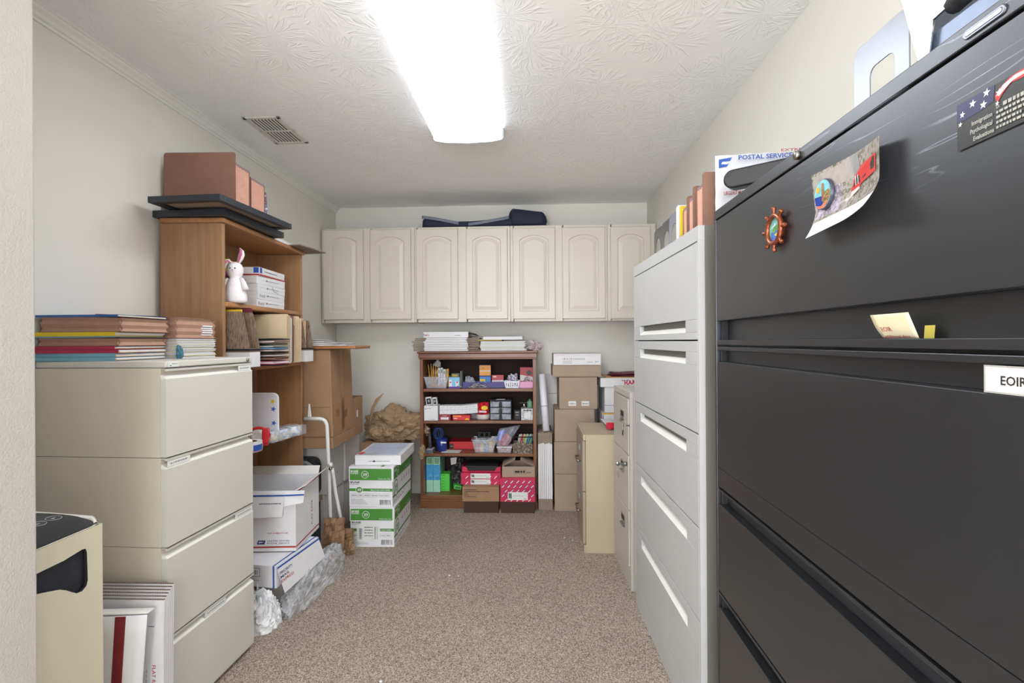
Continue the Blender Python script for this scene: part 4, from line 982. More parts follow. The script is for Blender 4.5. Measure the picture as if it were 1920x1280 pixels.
# ---- corner behind the bookcase: oak board, big carton, white cartons
t = tag(MB().box(-.30, .30, -.15, .15, 0, .020, MwoodY).build('shelf_board', loc=(-1.428, 3.245, 1.2775), bevel=.008, seg=3), 'loose honey-coloured shelf board lying on top of the big brown carton', 'board')
z = 1.298
for k, (w, d, dx, h) in enumerate(((.42, .24, -.02, .010), (.30, .22, .01, .008), (.26, .21, -.09, .009), (.24, .2, -.10, .008))):
    m = MB(); m.grid(lambda u, v: ((u - .5) * w, (v - .5) * d, .001 + .003 * sin(3 * u + k)), 8, 2, Mpaper, False); m.grid(lambda u, v: ((u - .5) * w, (v - .5) * d, h - .001 + .002 * sin(3 * u + k)), 8, 2, Mpaper, False); m.box(-w / 2 + .003, w / 2 - .003, -d / 2 + .002, d / 2 - .002, .0015, h - .0015, Mwc)
    tag(m.build('paper_sheaf', loc=(-1.39 + dx, 3.22, z), rz=radians((3, -4, 5, 1)[k])), ['white paper sheaf lying directly on the loose shelf board', 'white paper sheaf second from the bottom on the loose shelf board', 'white paper sheaf second from the top on the loose shelf board', 'white paper sheaf on top of those on the loose shelf board'][k], 'paper'); z += h + .003
def carton(label, loc, rz, w, d, h, mt=None, name='cardboard_carton', tape=True, deco=None, cat='box', group=None, lid=0):
    """closed carton, base centre at loc, front -y"""
    t = thing(name, label, cat, loc, rz, group); mt = mt or Mkraft
    m = MB().box(-w / 2, w / 2, -d / 2, d / 2, 0, h - .004, mt)
    for s in (-1, 1): m.box(-w / 2, w / 2, min(0, s * d / 2) + (.001 if s > 0 else 0), max(0, s * d / 2) - (.001 if s < 0 else 0), h - .0039, h, mt)
    if deco: deco(m, w, d, h)
    m.build('body', t, bevel=.003)
    if tape:
        m = MB().box(-.024, .024, -d / 2 - .0006, d / 2 + .0006, h, h + .0006, Mtape).box(-.024, .024, -d / 2 - .0009, -d / 2 - .0004, h - .05, h + .0006, Mtape).box(-.024, .024, -d / 2 - .0009, -d / 2 - .0004, 0, .05, Mtape); m.build('tape', t)
    return t
t = thing('cardboard_carton', 'big tall brown carton with patched tape, behind the tall bookcase', 'box', (-1.50, 3.29, .716))
w, d, h = .42, .37, .557
m = MB(); b = .012
m.hexa([(-w / 2, -d / 2, 0), (w / 2 + b, -d / 2, 0), (w / 2 + b, d / 2, 0), (-w / 2, d / 2, 0)], [(-w / 2, -d / 2 + .01, h), (w / 2 - .008, -d / 2 + .01, h), (w / 2 - .008, d / 2, h), (-w / 2, d / 2, h)], Mkraft)
m.build('body', t, bevel=.004)
def sd(yy, zz, o=.0015): return (w / 2 + b - (b + .008) * zz / h + o, -d / 2 + .01 * zz / h + yy, zz)
m = MB(); m.quad([sd(.15, 0), sd(.20, 0), sd(.20, h), sd(.15, h)], Mtape); m.quad([sd(.012, .03), sd(.3, .02), sd(.31, .24), sd(.012, .22)], mat('worn_patch', (164, 122, 88), .6)); m.build('tape', t)
m = MB(); m.quad([sd(.19, .09, .003), sd(.24, .10, .003), sd(.25, .155, .003), sd(.2, .14, .003)], Mkd)
for i in range(5): m.quad([sd(.06 + .012 * i, .12, .003), sd(.065 + .012 * i, .12, .003), sd(.065 + .012 * i, .17, .003), sd(.06 + .012 * i, .17, .003)], Mkd)
m.build('torn_label', t)
m = MB(); m.box(-w / 2, w / 2 - .006, -d / 2 - .002, -d / 2 + .0, .19, .192, Mkd); m.build('crease', t)
carton('shallow brown carton directly under the big tall one', (-1.497, 3.29, .645), 0, .445, .385, .070, tape=False)
# two by two white cartons carrying it
def wd(m, w, d, h): 
    m.quad([(w / 2 + .0008, d * .1, h * .3), (w / 2 + .0008, d * .12, h * .3), (w / 2 + .0008, d * .12, h * .34), (w / 2 + .0008, d * .1, h * .34)], Mink)
for (y, zz, lb) in ((3.335, 0, 'white carton, lower front one of the four behind the white tube frame'), (3.335, .323, 'white carton, upper front one of the four behind the white tube frame'), (3.66, 0, 'white carton, lower rear one of the four near the copy paper'), (3.66, .323, 'white carton, upper rear one of the four near the copy paper')):
    carton(lb, (-1.535 + (.01 if zz else 0), y, zz + .0005), radians(1 if zz else -1), .33, .30, .318, Mwc2, tape=False, deco=wd, group='white cartons behind the tube frame')
    # brown corrugated edge under the lids
t = thing('open_carton', 'open brown carton behind the big tall one, rim up', 'box', (-1.50, 3.59, .645)); w, d, h, th = .42, .19, .275, .005
m = MB().box(-w / 2, w / 2, -d / 2, d / 2, 0, th, Mkraft)
m.box(-w / 2, w / 2, -d / 2, -d / 2 + th, th, h, Mkraft).box(-w / 2, w / 2, d / 2 - th, d / 2, th, h, Mkraft).box(-w / 2, -w / 2 + th, -d / 2 + th, d / 2 - th, th, h, Mkraft).box(w / 2 - th, w / 2, -d / 2 + th, d / 2 - th, th, h, Mkraft); m.build('body', t)
m = MB().quad([(w / 2 + .0006, -.03, .13), (w / 2 + .0006, .0, .13), (w / 2 + .0006, .0, .18), (w / 2 + .0006, -.03, .18)], Mtag); m.build('shipping_label', t)
# dark tub with grey rim and striped fabric under the big carton
t = thing('storage_tub', 'black plastic tub with a grey rounded rim between the bookcase and the tube frame', 'tub', (-1.53, 3.115, .335)); w, d, h = .31, .07, .25
m = MB(); 
m.prism(rrect(-w / 2, w / 2, 0, h, .05), -d / 2, d / 2, Mblk, 'y'); 
for i in range(5): m.box(-w / 2 + .02, w / 2 - .02, -d / 2 - .004, -d / 2 + .001, .02 + .028 * i, .034 + .028 * i, Mblk)
m.build('body', t, bevel=.004)
m = MB(); m.tube([(w / 2 * .97, -d / 2 - .002, .13), (w / 2 * .93, -d / 2 - .002, .19), (w / 2 * .6, -d / 2 - .002, .222), (-w / 2 * .9, -d / 2 - .002, .226)], .014, mat('grey_plastic', (120, 124, 130), .4), 10); m.build('rim', t)
Mstripe = mat('striped_fabric_base', (150, 158, 168), .8)
t = tag(carton('brown flattened carton lying under the black tub', (-1.53, 3.12, .305), 0, .32, .07, .029, tape=False), 'brown flattened carton lying under the black tub', 'box')
m = MB(); m.box(-.15, .15, -.035, .035, 0, .30, mat('charcoal_fabric', (62, 66, 74), .9))
for i in range(14):
    z0 = -.05 + .025 * i
    za, zb = z0, z0 + .10
    if za < .005 or zb > .297: continue
    m.quad([(-.149, -.0358, za), (.149, -.0358, zb), (.149, -.0358, zb + .010), (-.149, -.0358, za + .010)], Mstripe)
tag(m.build('folded_fabric', loc=(-1.53, 3.12, .0008), bevel=.01), 'folded charcoal fabric with grey diagonal stripes standing beneath the black tub', 'fabric')
# ---- white tube frame
Mtube = mat('white_enamel_tube', (228, 228, 226), .3, var=.02)
t = thing('tube_frame', 'folded white steel tube frame leaning by the bookcase end', 'frame', (0, 0, 0))
yt = 3.055
arc = [(-1.44, yt, .842), (-1.345, yt, .842), (-1.322, yt, .838), (-1.306, yt, .826), (-1.297, yt, .806), (-1.294, yt, .78)]
m = MB().tube(arc + [(-1.285, yt, .50), (-1.282, yt + .01, .20), (-1.281, yt + .02, .012)], .0115, Mtube, 14); m.build('upright_tube', t)
m = MB().tube([(-1.265, yt, .53), (-1.262, yt + .01, .50), (-1.252, yt + .02, .38), (-1.225, yt + .08, .09), (-1.222, yt + .085, .045), (-1.232, yt + .085, .018), (-1.262, yt + .085, .012)], .0105, Mtube, 14); m.build('leg_tube', t)
m = MB(); m.lathe([(.001, -.014), (.014, -.012), (.014, .012), (.001, .014)], (-1.272, yt - .005, .555), Mtube, 16, 'y'); m.lathe([(.001, -.02), (.009, -.02), (.009, 0), (.001, 0)], (-1.267, yt - .008, .535), Mpl, 12, 'y'); m.build('hinge', t)
m = MB(); m.hexa([(-1.412, yt - .012, .855), (-1.396, yt - .012, .855), (-1.396, yt + .008, .855), (-1.412, yt + .008, .855)], [(-1.409, yt - .006, .935), (-1.403, yt - .006, .935), (-1.403, yt + .002, .935), (-1.409, yt + .002, .935)], Mtube); m.build('clip', t)
# crumpled kraft packing card leaning at its foot
Mk3 = mat('printed_kraft', (142, 112, 84), .85, var=.1, bump=.2, bs=60)
def creased(label, loc, rz, w, h, mt, seed, lean, name='card_scrap'):
    m = MB()
    def fn(u, v):
        q = Vector((u * 3, v * 3, seed)); return ((u - .5) * w + .01 * noise.noise(q), .02 * noise.noise(q * 1.7) + lean * v, .001 + h * v)
    m.grid(fn, 10, 10, mt, False)
    for i in range(6):
        for j in range(2):
            u, v = .08 + .45 * j, .10 + .14 * i; a = fn(u, v); b = fn(u + .35, v + .05)
            m.quad([(a[0], a[1] - .004, a[2]), (b[0], b[1] - .004, b[2]), (b[0], b[1] - .004, b[2] + .004), (a[0], a[1] - .004, a[2] + .004)], Mkd)
    return tag(m.build(name, loc=loc, rz=rz, sol=.004), label, 'cardboard')
creased('wide printed brown card scrap leaning upright beside the plastic bag', (-1.215, 2.93, .001), radians(4), .13, .25, Mk3, 1, .04)
creased('narrower printed brown card scrap behind the wide one, at the tube foot', (-1.165, 3.02, .001), radians(10), .09, .16, Mk3, 5, .02)
# ---- copy paper cartons
def lid_deco(s, w, d):
    pass
def copybox(label, loc, rz, lidrot=0, labels=False):
    t = thing('copy_paper_box', label, 'box', loc, rz); w, d, h = .283, .44, .258
    m = MB().box(-w / 2, w / 2, -d / 2, d / 2, 0, h - .004, Mwc); y = -d / 2 - .0009
    m.fr(-w / 2, w / 2, .100, .118, Mgreen, y)
    m.ft('BOISE', -w / 2 + .008, .153, .018, Mink, .06, .03, y); m.ft('PAPER', -w / 2 + .008, .141, .009, Mgrey, .055, y=y)
    cx, cz = -w / 2 + .065, .109
    m.quad([(cx + .024 * cos(a * pi / 10), y - .0003, cz + .021 * sin(a * pi / 10)) for a in range(20)], Mwc); m.quad([(cx + .021 * cos(a * pi / 10), y - .0006, cz + .018 * sin(a * pi / 10)) for a in range(20)], Mgreen)
    m.ft('X9', cx, cz - .008, .016, Mwc, .026, .03, y - .0009, True)
    m.ft('MULTI-USE COPY PAPER', .0, .104, .0085, Mwc, .125, .01, y - .0004)
    x = -w / 2 + .008
    for ww in (.052, .03, .05, .05, .034, .035):
        m.fr(x, x + ww, .062, .084, Mgrey, y); m.fr(x + .0009, x + ww - .0009, .063, .083, Mwc, y - .0003); dashes(m, x + .006, x + ww - .006, .070, .007, Mgrey, y - .0006); x += ww + .001
    for i in range(4): dashes(m, -w / 2 + .008, -w / 2 + .12 - .01 * i, .018 + .009 * i, .0035, Mgrey, y)
    barcode(m, .058, .13, .014, .046, Mink, y, 22)
    if labels:
        m.fr(-.10, .05, .035, .145, Mtag, y - .0012); barcode(m, -.085, -.065, .05, .12, Mink, y - .0016, 6); barcode(m, .015, .035, .05, .13, Mink, y - .0016, 6)
        for i in range(4): dashes(m, -.05, .005, .07 + .018 * i, .005, Mink, y - .0016)
    X = w / 2 + .0009
    def S_(a, b, c, e, mt): m.quad([(X, -d / 2 + a, c), (X, -d / 2 + b, c), (X, -d / 2 + b, e), (X, -d / 2 + a, e)], mt)
    S_(0, d, .055, .068, Mgreen)
    for i, (a, r) in enumerate(((.075, .055),)):
        m.quad([(X + .0003, -d / 2 + a + r * .8 * cos(q * pi / 12), .105 + r * sin(q * pi / 12)) for q in range(24)], Mgreen); m.quad([(X + .0006, -d / 2 + a + r * .66 * cos(q * pi / 12), .105 + r * .84 * sin(q * pi / 12)) for q in range(24)], Mwc)
        m.text('X9', (X + .0009, -d / 2 + a - .03, .082), (0, 1, 0), (0, 0, 1), .045, Mgreen, .06, .03)
    for i in range(4): S_(.20 + .06 * i, .215 + .06 * i, .112, .132, Mgrey); S_(.204 + .06 * i, .211 + .06 * i, .134, .142, Mgrey)
    for i in range(5): S_(.02 + .05 * i, .06 + .05 * i, .02, .026, Mgrey); S_(.02 + .06 * i, .05 + .06 * i, .035, .039, Mgrey)
    m.build('body', t, bevel=.001)
    # lid
    e = .0035; lh = .094; z0 = h - lh; W2, D2 = w / 2 + e, d / 2 + e
    m = MB().box(-W2, W2, -D2, D2, h - .003, h, Mwc)
    m.box(-W2, W2, -D2, -D2 + .0025, z0, h - .003, Mwc).box(-W2, W2, D2 - .0025, D2, z0, h - .003, Mwc).box(-W2, -W2 + .0025, -D2 + .0025, D2 - .0025, z0, h - .003, Mwc).box(W2 - .0025, W2, -D2 + .0025, D2 - .0025, z0, h - .003, Mwc)
    y = -D2 - .0009; m.fr(-W2 + .006, W2 - .012, z0 + .008, h - .012, Mgreen, y)
    m.ft('BOISE', -W2 + .012, h - .036, .014, Mwc, .05, .03, y - .0003); m.ft('PAPER', -W2 + .012, h - .047, .008, Mwc, .05, y=y - .0003)
    cx, cz = -.04, h - .050
    for r, mt, o in ((.024, Mwc, .0003), (.021, Mgreen, .0006)): m.quad([(cx + r * cos(a * pi / 10), y - o, cz + r * sin(a * pi / 10)) for a in range(20)], mt)
    m.ft('X9', cx, cz - .009, .018, Mwc, .028, .03, y - .0009, True); m.ft('Works For You', .045, z0 + .014, .007, Mwc, .08, y=y - .0003)
    X = W2 + .0009; m.quad([(X, -D2 + .012, z0 + .008), (X, D2 - .006, z0 + .008), (X, D2 - .006, h - .012), (X, -D2 + .012, h - .012)], Mgreen)
    for r, mt, o in ((.032, Mwc, .0003), (.028, Mgreen, .0006)): m.quad([(X + o, -D2 + .10 + r * cos(a * pi / 10), h - .05 + r * sin(a * pi / 10)) for a in range(20)], mt)
    m.text('BOISE', (X + .0003, -D2 + .02, h - .04), (0, 1, 0), (0, 0, 1), .016, Mwc, .05, .03); m.text('X9', (X + .0009, -D2 + .082, h - .06), (0, 1, 0), (0, 0, 1), .02, Mwc, .036, .03)
    m.text('Works For You', (X + .0003, .06, z0 + .02), (0, 1, 0), (0, 0, 1), .012, Mwc, .12)
    m.quad([(.06, -D2, h + .0005), (.08, -D2, h + .0005), (.08, D2, h + .0005), (.06, D2, h + .0005)], Mgreen); m.text('BOISE', (-.12, -D2 + .07, h + .0006), (1, 0, 0), (0, 1, 0), .05, Mink, .09, .03)
    m.build('lid', t, rz=lidrot); return t
copybox('white and green copy paper carton with shipping labels, standing on the carpet', (-1.048, 3.377, .0005), radians(.5), labels=True)
copybox('white and green copy paper carton stacked on the labelled one', (-1.048, 3.372, .2600), radians(-1), lidrot=radians(.8))
t = thing('paper_tray_box', 'shallow white box with a blue-framed sheet inside, on top of the copy paper', 'box', (-1.022, 3.39, .5195), radians(1.5)); w, d, h = .30, .40, .062
m = MB(); po = .03
m.box(-w / 2, w / 2, -d / 2, d / 2, 0, h - .004, Mwc)
m.box(-w / 2, w / 2, -d / 2, -d / 2 + po, h - .0039, h, Mwc).box(-w / 2, w / 2, d / 2 - po, d / 2, h - .0039, h, Mwc).box(-w / 2, -w / 2 + po, -d / 2 + po, d / 2 - po, h - .0039, h, Mwc).box(w / 2 - po, w / 2, -d / 2 + po, d / 2 - po, h - .0039, h, Mwc)
y = -d / 2 - .0009; dashes(m, -.06, .08, .022, .006, Mgrey, y); m.quad([(-.035, y, .02), (-.015, y, .02), (-.025, y, .034)], Mink)
m.build('tray', t, bevel=.001)
m = MB(); m.grid(lambda u, v: (-w / 2 + .02 + (w - .05) * u, -d / 2 + .035 + (d - .07) * v, h - .001 + .004 * (v) + .002 * sin(5 * u + 3 * v)), 10, 10, mat('blue_white_print', (186, 196, 218), .5, var=.14, vs=8)); m.build('printed_sheet', t)
m = MB(); m.quad([(-w / 2 + .005, -d / 2 + .03, h + .003), (-w / 2 + .035, -d / 2 + .03, h + .003), (-w / 2 + .045, -d / 2 + .09, h + .004), (-w / 2 + .015, -d / 2 + .09, h + .004)], mat('orange_red_tab', (225, 70, 50), .5)); m.build('corner_tab', t)
# crumpled kraft paper behind
def crumple(label, name, loc, r, mt, seed, sub=4, amp=.5, cat='paper', flat=.0):
    b = bmesh.new(); bmesh.ops.create_icosphere(b, subdivisions=sub, radius=1)
    m = MB(); vs = []
    for v in b.verts:
        q = v.co * 1.0 + Vector((seed, seed * .7, 0)); k = 1 + amp * .5 * noise.noise(q * 1.1) + amp * .55 * abs(noise.noise(q * 2.7)) - amp * .25 + amp * .3 * abs(noise.noise(q * 5.5)) + amp * .12 * noise.noise(q * 14)
        vs.append((v.co.x * k * r[0], v.co.y * k * r[1], max(-r[2] * .72, v.co.z * k * r[2])))
    zmin = min(v[2] for v in vs); vs = [(a, b_, c - zmin) for a, b_, c in vs]
    m.add(vs, [tuple(v.index for v in f.verts) for f in b.faces], mt, False); b.free()
    return tag(m.build(name, loc=loc), label, cat)
crumple('small crumpled teal wrapper between the two stacks on the cream cabinet', 'teal_wrapper', (-1.368, 1.862, ZT), (.014, .011, .03), mat('teal_foil', (60, 110, 130), .4), 15, 3, .8, 'wrapper')
Mkp = mat('brown_packing_paper', (158, 132, 104), .85, var=.08, vs=20)
carton('plain brown carton on the floor hidden behind the copy paper', (-1.21, 4.03, .0005), 0, .34, .28, .52, tape=False)
ball = crumple('large crumpled ball of brown packing paper behind the copy paper boxes', 'packing_paper', (-1.14, 4.01, .522), (.24, .13, .16), Mkp, 3.3, 5, .75)
tuft = crumple('small tuft of brown packing paper sticking out right of the copy paper', 'packing_paper', (-.845, 3.72, .44), (.022, .05, .06), Mkp, 8.1, 4, .7)
tuft.parent = ball; tuft.location = (.295, -.29, -.082); tuft.name = 'loose_end'; del tuft['label']; del tuft['category']
m = MB(); m.tube([(-1.30, 3.87, .66), (-1.27, 3.87, .80), (-1.235, 3.87, .865), (-1.185, 3.87, .915)], [.012, .012, .014, .003], Mkp, 7)
tag(m.build('paper_twist', loc=(0, 0, 0)), 'pointed twist of brown packing paper rising behind the open carton', 'paper')
# small paper flecks on the carpet
for i, (x, y, r) in enumerate(((-.48, 2.775, .006), (-.43, 2.77, .004), (.20, 3.33, .006), (.25, 3.29, .005), (-.60, 1.90, .006))):
    m = MB().add([(r * cos(a * 1.05) * (1 + .3 * (a % 2)), r * sin(a * 1.05), .0045) for a in range(6)] + [(r * .8 * cos(a * 1.05), r * .8 * sin(a * 1.05), .0006) for a in range(6)], [tuple(range(6)), tuple(range(11, 5, -1))] + [(q, 6 + q, 6 + (q + 1) % 6, (q + 1) % 6) for q in range(6)], Mpaper)
    tag(m.build('paper_fleck', loc=(x, y, 0)), 'tiny white paper fleck lying on the open carpet', 'paper', 'paper flecks on the carpet')
# ================================================================ BROWN BOOKCASE ON THE BACK WALL AND ITS CONTENTS
Mch = wood('cherry_veneer_X', (98, 58, 34), (136, 86, 52), .36, 'X', coat=.15); MchZ = wood('cherry_veneer_Z', (98, 58, 34), (136, 86, 52), .36, 'Z', coat=.15); Mchb = wood('cherry_back_shaded', (38, 25, 20), (50, 34, 27), .8, 'X', coat=0)  # back panel darkened: shade inside the bookcase put into its colour
bx0, bx1, by0, by1 = -.906, .020, 3.915, 4.282
t = thing('bookcase', 'low brown cherry bookcase against the back wall under the wall cabinets', 'bookcase', (bx0, by0, 0)); w = bx1 - bx0; D = by1 - by0
for x in (0, w - .026): MB().box(x, x + .026, .0, D, .0, 1.178, MchZ).build('side_panel', t, bevel=.0015)
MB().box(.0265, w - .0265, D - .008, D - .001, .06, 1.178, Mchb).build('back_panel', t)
MB().box(-.018, w + .018, -.02, D, 1.226, 1.244, Mch).build('top', t, bevel=.006, seg=3)
m = MB().box(-.008, w + .008, -.010, D, 1.19, 1.2255, Mch); m.box(-.004, w + .004, -.006, D, 1.1785, 1.1895, Mch); m.build('cornice', t, bevel=.003)
for z in (.945, .691, .430): MB().box(.0265, w - .0265, .004, D - .009, z - .023, z, Mch).build('shelf', t, bevel=.003)
MB().box(.0265, w - .0265, .004, D - .009, .076, .099, Mch).build('shelf', t, bevel=.003)
m = MB(); m.box(-.004, w + .004, -.014, -.0005, 0, .052, Mch); m.box(-.002, w + .002, -.009, -.0005, .0525, .068, Mch); m.box(0.001, w - .001, -.005, -.0005, .0685, .098, Mch); m.build('plinth', t, bevel=.003)
S1, S2, S3, S4 = .9455, .6915, .4305, .0995
def cube(name, label, cat, x0, x1, y0, d, z0, h, mt, deco=None, bevel=.001, rz=0, group=None, rot=None):
    """solid item given by its front left corner; deco draws on the front in local x 0..w"""
    w = x1 - x0; m = MB().box(-w / 2, w / 2, 0, d, 0, h, mt)
    if deco: deco(m, w, h, d)
    o = m.build(name, loc=((x0 + x1) / 2, y0, z0), bevel=bevel, rz=rz, rot=rot)
    return tag(o, label, cat, group)
# ---- on top of it
z = 1.2445; hh = .0135
for k in range(8):
    dx = random.uniform(-.006, .006); x0 = -.877; x1 = -.525
    if k > 5: x0, x1 = -.860, -.53
    t = thing('flattened_mailer', 'flattened mailer in the left pile on the brown bookcase, %s from the bottom' % ['first', 'second', 'third', 'fourth', 'fifth', 'sixth', 'seventh', 'last'][k], 'box', ((x0 + x1) / 2 + dx, 3.93, z), radians(random.uniform(-.6, .6)), 'flattened mailers on the brown bookcase')
    w = x1 - x0; m = MB().box(-w / 2, w / 2, 0, .24, 0, hh - .0012, Mwc); m.build('panel', t, bevel=.003)
    m = MB(); e = random.uniform(-.01, .012)
    m.box(-w / 2 - .095 - e * .6, -w / 2 - .0003, .02, .2, .001, hh * .8, mat('mailer_brown', (146, 130, 116), .85, var=.08)); m.build('side_flap', t, bevel=.002); m = MB()
    m.box(w / 2 + .0003, w / 2 + .095 + e, .02, .2, .001, hh * .8, _M['mailer_brown']); m.build('side_flap', t, bevel=.002)
    z += hh
z0 = z
t = thing('mailing_box', 'white mailing box with a purple and orange logo, topping the left bookcase pile', 'box', (-.697, 3.925, z0)); w = .36
m = MB().box(-w / 2, w / 2, 0, .24, 0, .0455, Mwc); m.ft('Fed', -w / 2 + .004, .014, .015, mat('purple_ink', (78, 38, 130), .5), .026, .03); m.ft('Ex', -w / 2 + .031, .014, .015, mat('orange_ink', (240, 110, 30), .5), .018, .03); dashes(m, .07, .12, .014, .006, Mgrey); m.build('body', t, bevel=.002)
m = MB(); m.quad([(w / 2 + .001, .02, .044), (w / 2 + .055, .05, .03), (w / 2 + .065, .16, .012), (w / 2 + .001, .18, .03)], _M['mailer_brown']); m.quad([(w / 2 + .001, .02, .012), (w / 2 + .06, .05, .006), (w / 2 + .06, .16, .003), (w / 2 + .001, .18, .008)], Mkd); m.build('end_flap', t, sol=.003)
z = 1.2445
for k in range(9):
    h = .0085; x0, x1 = -.425 + random.uniform(-.004, .008), -.062 + random.uniform(-.012, .012)
    cube('paper_ream', 'white paper bundle in the right pile on the brown bookcase, %s from the bottom' % ['first', 'second', 'third', 'fourth', 'fifth', 'sixth', 'seventh', 'eighth', 'ninth'][k], 'paper', x0, x1, 3.94, .25, z, h - .0006, (Mpaper, Mwc, mat('greenish_paper', (214, 222, 210), .7), Mwc2)[k % 4], bevel=.002, rz=radians(random.uniform(-.8, .8)), group='paper bundles on the brown bookcase'); z += h
cube('manila_envelope', 'olive and yellow envelope sticking out left under the top of the right paper pile', 'envelope', -.445, -.25, 3.96, .2, z, .012, mat('olive_card', (122, 112, 60), .6), lambda m, w, h, d: m.fr(-w / 2, w / 2, h - .004, h, Myel)); z += .0125
cube('cardboard_sleeve', 'thin grey board sleeve topping the right paper pile on the brown bookcase', 'box', -.40, -.085, 3.945, .24, z, .024, Mwc, lambda m, w, h, d: (m.box(-w / 2 - .01, w / 2 + .004, -.001, d, h, h + .002, Mgrey)))
crumple('crumpled pale pink paper at the right end of the brown bookcase top', 'crumpled_paper', (.0, 4.05, 1.2445), (.060, .08, .042), mat('pinkish_tissue', (206, 190, 194), .8, var=.12, vs=90), 12, 4, 1.3)
# ---- first shelf
Mcp = clear('clear_bin', (.7, .74, .82), .27, .12)
def tub(name, label, loc, w, d, h, mt, taper=.85, lip=.006, cat='bin', rz=0, th=.0022):
    t = thing(name, label, cat, loc, rz); m = MB(); a, b = w / 2, d / 2; c = taper
    o = [(-a * c, -b * c, 0), (a * c, -b * c, 0), (a * c, b * c, 0), (-a * c, b * c, 0)]; u = [(-a, -b, h), (a, -b, h), (a, b, h), (-a, b, h)]
    i = [(-a + th, -b + th, h), (a - th, -b + th, h), (a - th, b - th, h), (-a + th, b - th, h)]; j = [(-a * c + th, -b * c + th, th), (a * c - th, -b * c + th, th), (a * c - th, b * c - th, th), (-a * c + th, b * c - th, th)]
    vs = o + u + i + j; fs = [(3, 2, 1, 0), (12, 13, 14, 15)]
    for k in range(3):
        for q in range(4): fs.append((k * 4 + q, k * 4 + (q + 1) % 4, (k + 1) * 4 + (q + 1) % 4, (k + 1) * 4 + q))
    m.add(vs, fs, mt); m.build('body', t)
    if lip:
        m = MB(); L = lip
        for x0, x1, y0, y1 in ((-a - L, a + L, -b - L, -b), (-a - L, a + L, b, b + L), (-a - L, -a, -b, b), (a, a + L, -b, b)): m.box(x0, x1, y0, y1, h - .006, h, mt)
        m.build('rim', t, bevel=.001)
    return t
tub('clear_bin', 'clear plastic bin of pencils and boxes at the left of the first bookshelf', (-.782, 4.03, S1), .195, .17, .092, Mcp, .80)
def pencil(label, x, y, z, l, rot, c, grp):
    m = MB(); m.tube([(0, 0, 0), (0, 0, l * .88)], .0036, mat('pencil_%d_%d_%d' % c, c, .4), 6); m.tube([(0, 0, l * .88), (0, 0, l)], [.0036, .0006], Mman, 6)
    return tag(m.build('pencil', loc=(x, y, z), rot=rot), label, 'pencil', grp)
for k in range(5): pencil('yellow pencil standing in the left end of the clear bin on the first shelf', -.845 + .009 * k, 4.04 + .006 * (k % 2), S1 + .012, .185, (0, radians(-6 + 4 * k), 0), (222, 178, 70), 'pencils in the clear bin')
for k in range(3): pencil('orange pencil lying across the bottom of the clear bin', -.845, 3.985 + .012 * k, S1 + .0075 + .006 * k, .125, (radians(-0), radians(86), 0), (228, 150, 60), 'pencils lying in the clear bin')
its = [(-.835, -.815, .155, (104, 34, 42), 'dark red box'), (-.812, -.79, .148, (92, 30, 40), 'second dark red box'), (-.786, -.768, .155, (228, 228, 234), 'white pen box'), (-.765, -.745, .158, (206, 214, 232), 'pale blue pen box'), (-.742, -.722, .145, (236, 234, 228), 'white crayon-size box'), (-.717, -.697, .148, (226, 156, 40), 'orange box')]
for x0, x1, h, c, nm in its: cube('pen_box', nm + ' standing upright in the clear bin on the first shelf', 'box', x0, x1, 4.05, .03, S1 + .004, h, mat('c_%d_%d_%d' % c, c, .5), lambda m, w, h, d: m.fr(-w / 2 + .004, w / 2 - .004, h * .72, h * .9, Mgrey, -.0006))
crumple('clear crumpled bag poking out of the top of the pencil bin', 'small_bag', (-.797, 4.085, S1 + .165), (.03, .02, .035), clear('haze_bag', (.8, .8, .86), .5, .2), 21, 3, .7, 'bag')
Mltb = mat('sky_blue_pack', (126, 190, 226), .45, var=.05, vs=40)
def gluedeco(m, w, h, d):
    m.fr(-w / 2, w / 2, 0, h * .16, mat('violet_ink', (96, 50, 150), .5)); m.fr(-w / 2 + .004, -w / 2 + .026, h * .16, h * .78, Mwc); m.fr(.012, .036, h * .16, h * .62, Mwc)
    for x in (-w / 2 + .015, .024): m.quad([(x + .007 * cos(a * pi / 6), -.001, h * .55 + .007 * sin(a * pi / 6)) for a in range(12)], mat('rose_ink', (214, 70, 110), .5))
cube('glue_pack', 'light blue glue pack with a violet foot beside the clear bin', 'packet', -.682, -.592, 3.955, .03, S1, .088, Mltb, gluedeco)
cube('small_box', 'grey box with a yellow patch behind the light blue glue pack', 'box', -.672, -.605, 4.03, .06, S1, .115, mat('slate', (92, 96, 104), .6), lambda m, w, h, d: m.fr(-w / 2 + .008, w / 2 - .015, h - .025, h - .008, mat('mustard', (190, 168, 62), .6)))
cube('grey_divider', 'upright grey card divider right of the light blue glue pack', 'divider', -.590, -.585, 3.99, .12, S1, .135, mat('grey_card', (170, 172, 170), .6), bevel=0)
Mwire = mat('brassy_clips', (150, 140, 122), .3, .9, var=.3, vs=60)
def litter(name, label, loc, w, d, h, n, mts, cat, seed=1, ln=.03, r=.0012):
    rr = random.Random(seed); m = MB()
    for i in range(n):
        x, y = rr.uniform(-w / 2, w / 2), rr.uniform(-d / 2, d / 2); z = .002 + rr.random() * h * (1 - (2 * x / w) ** 2 * .8); a = rr.uniform(0, 6.28); t_ = rr.uniform(-.5, .6) if z > ln * .5 else 0
        m.tube([(x, y, z), (x + ln * cos(a) * .6, y + ln * sin(a) * .6, max(.0015, z + ln * t_ * .5)), (x + ln * cos(a + .6), y + ln * sin(a + .6), max(.0015, z + ln * t_))], r, mts[i % len(mts)], 4)
    o = m.build(name, loc=loc); tag(o, label, cat); o['kind'] = 'stuff'; return o
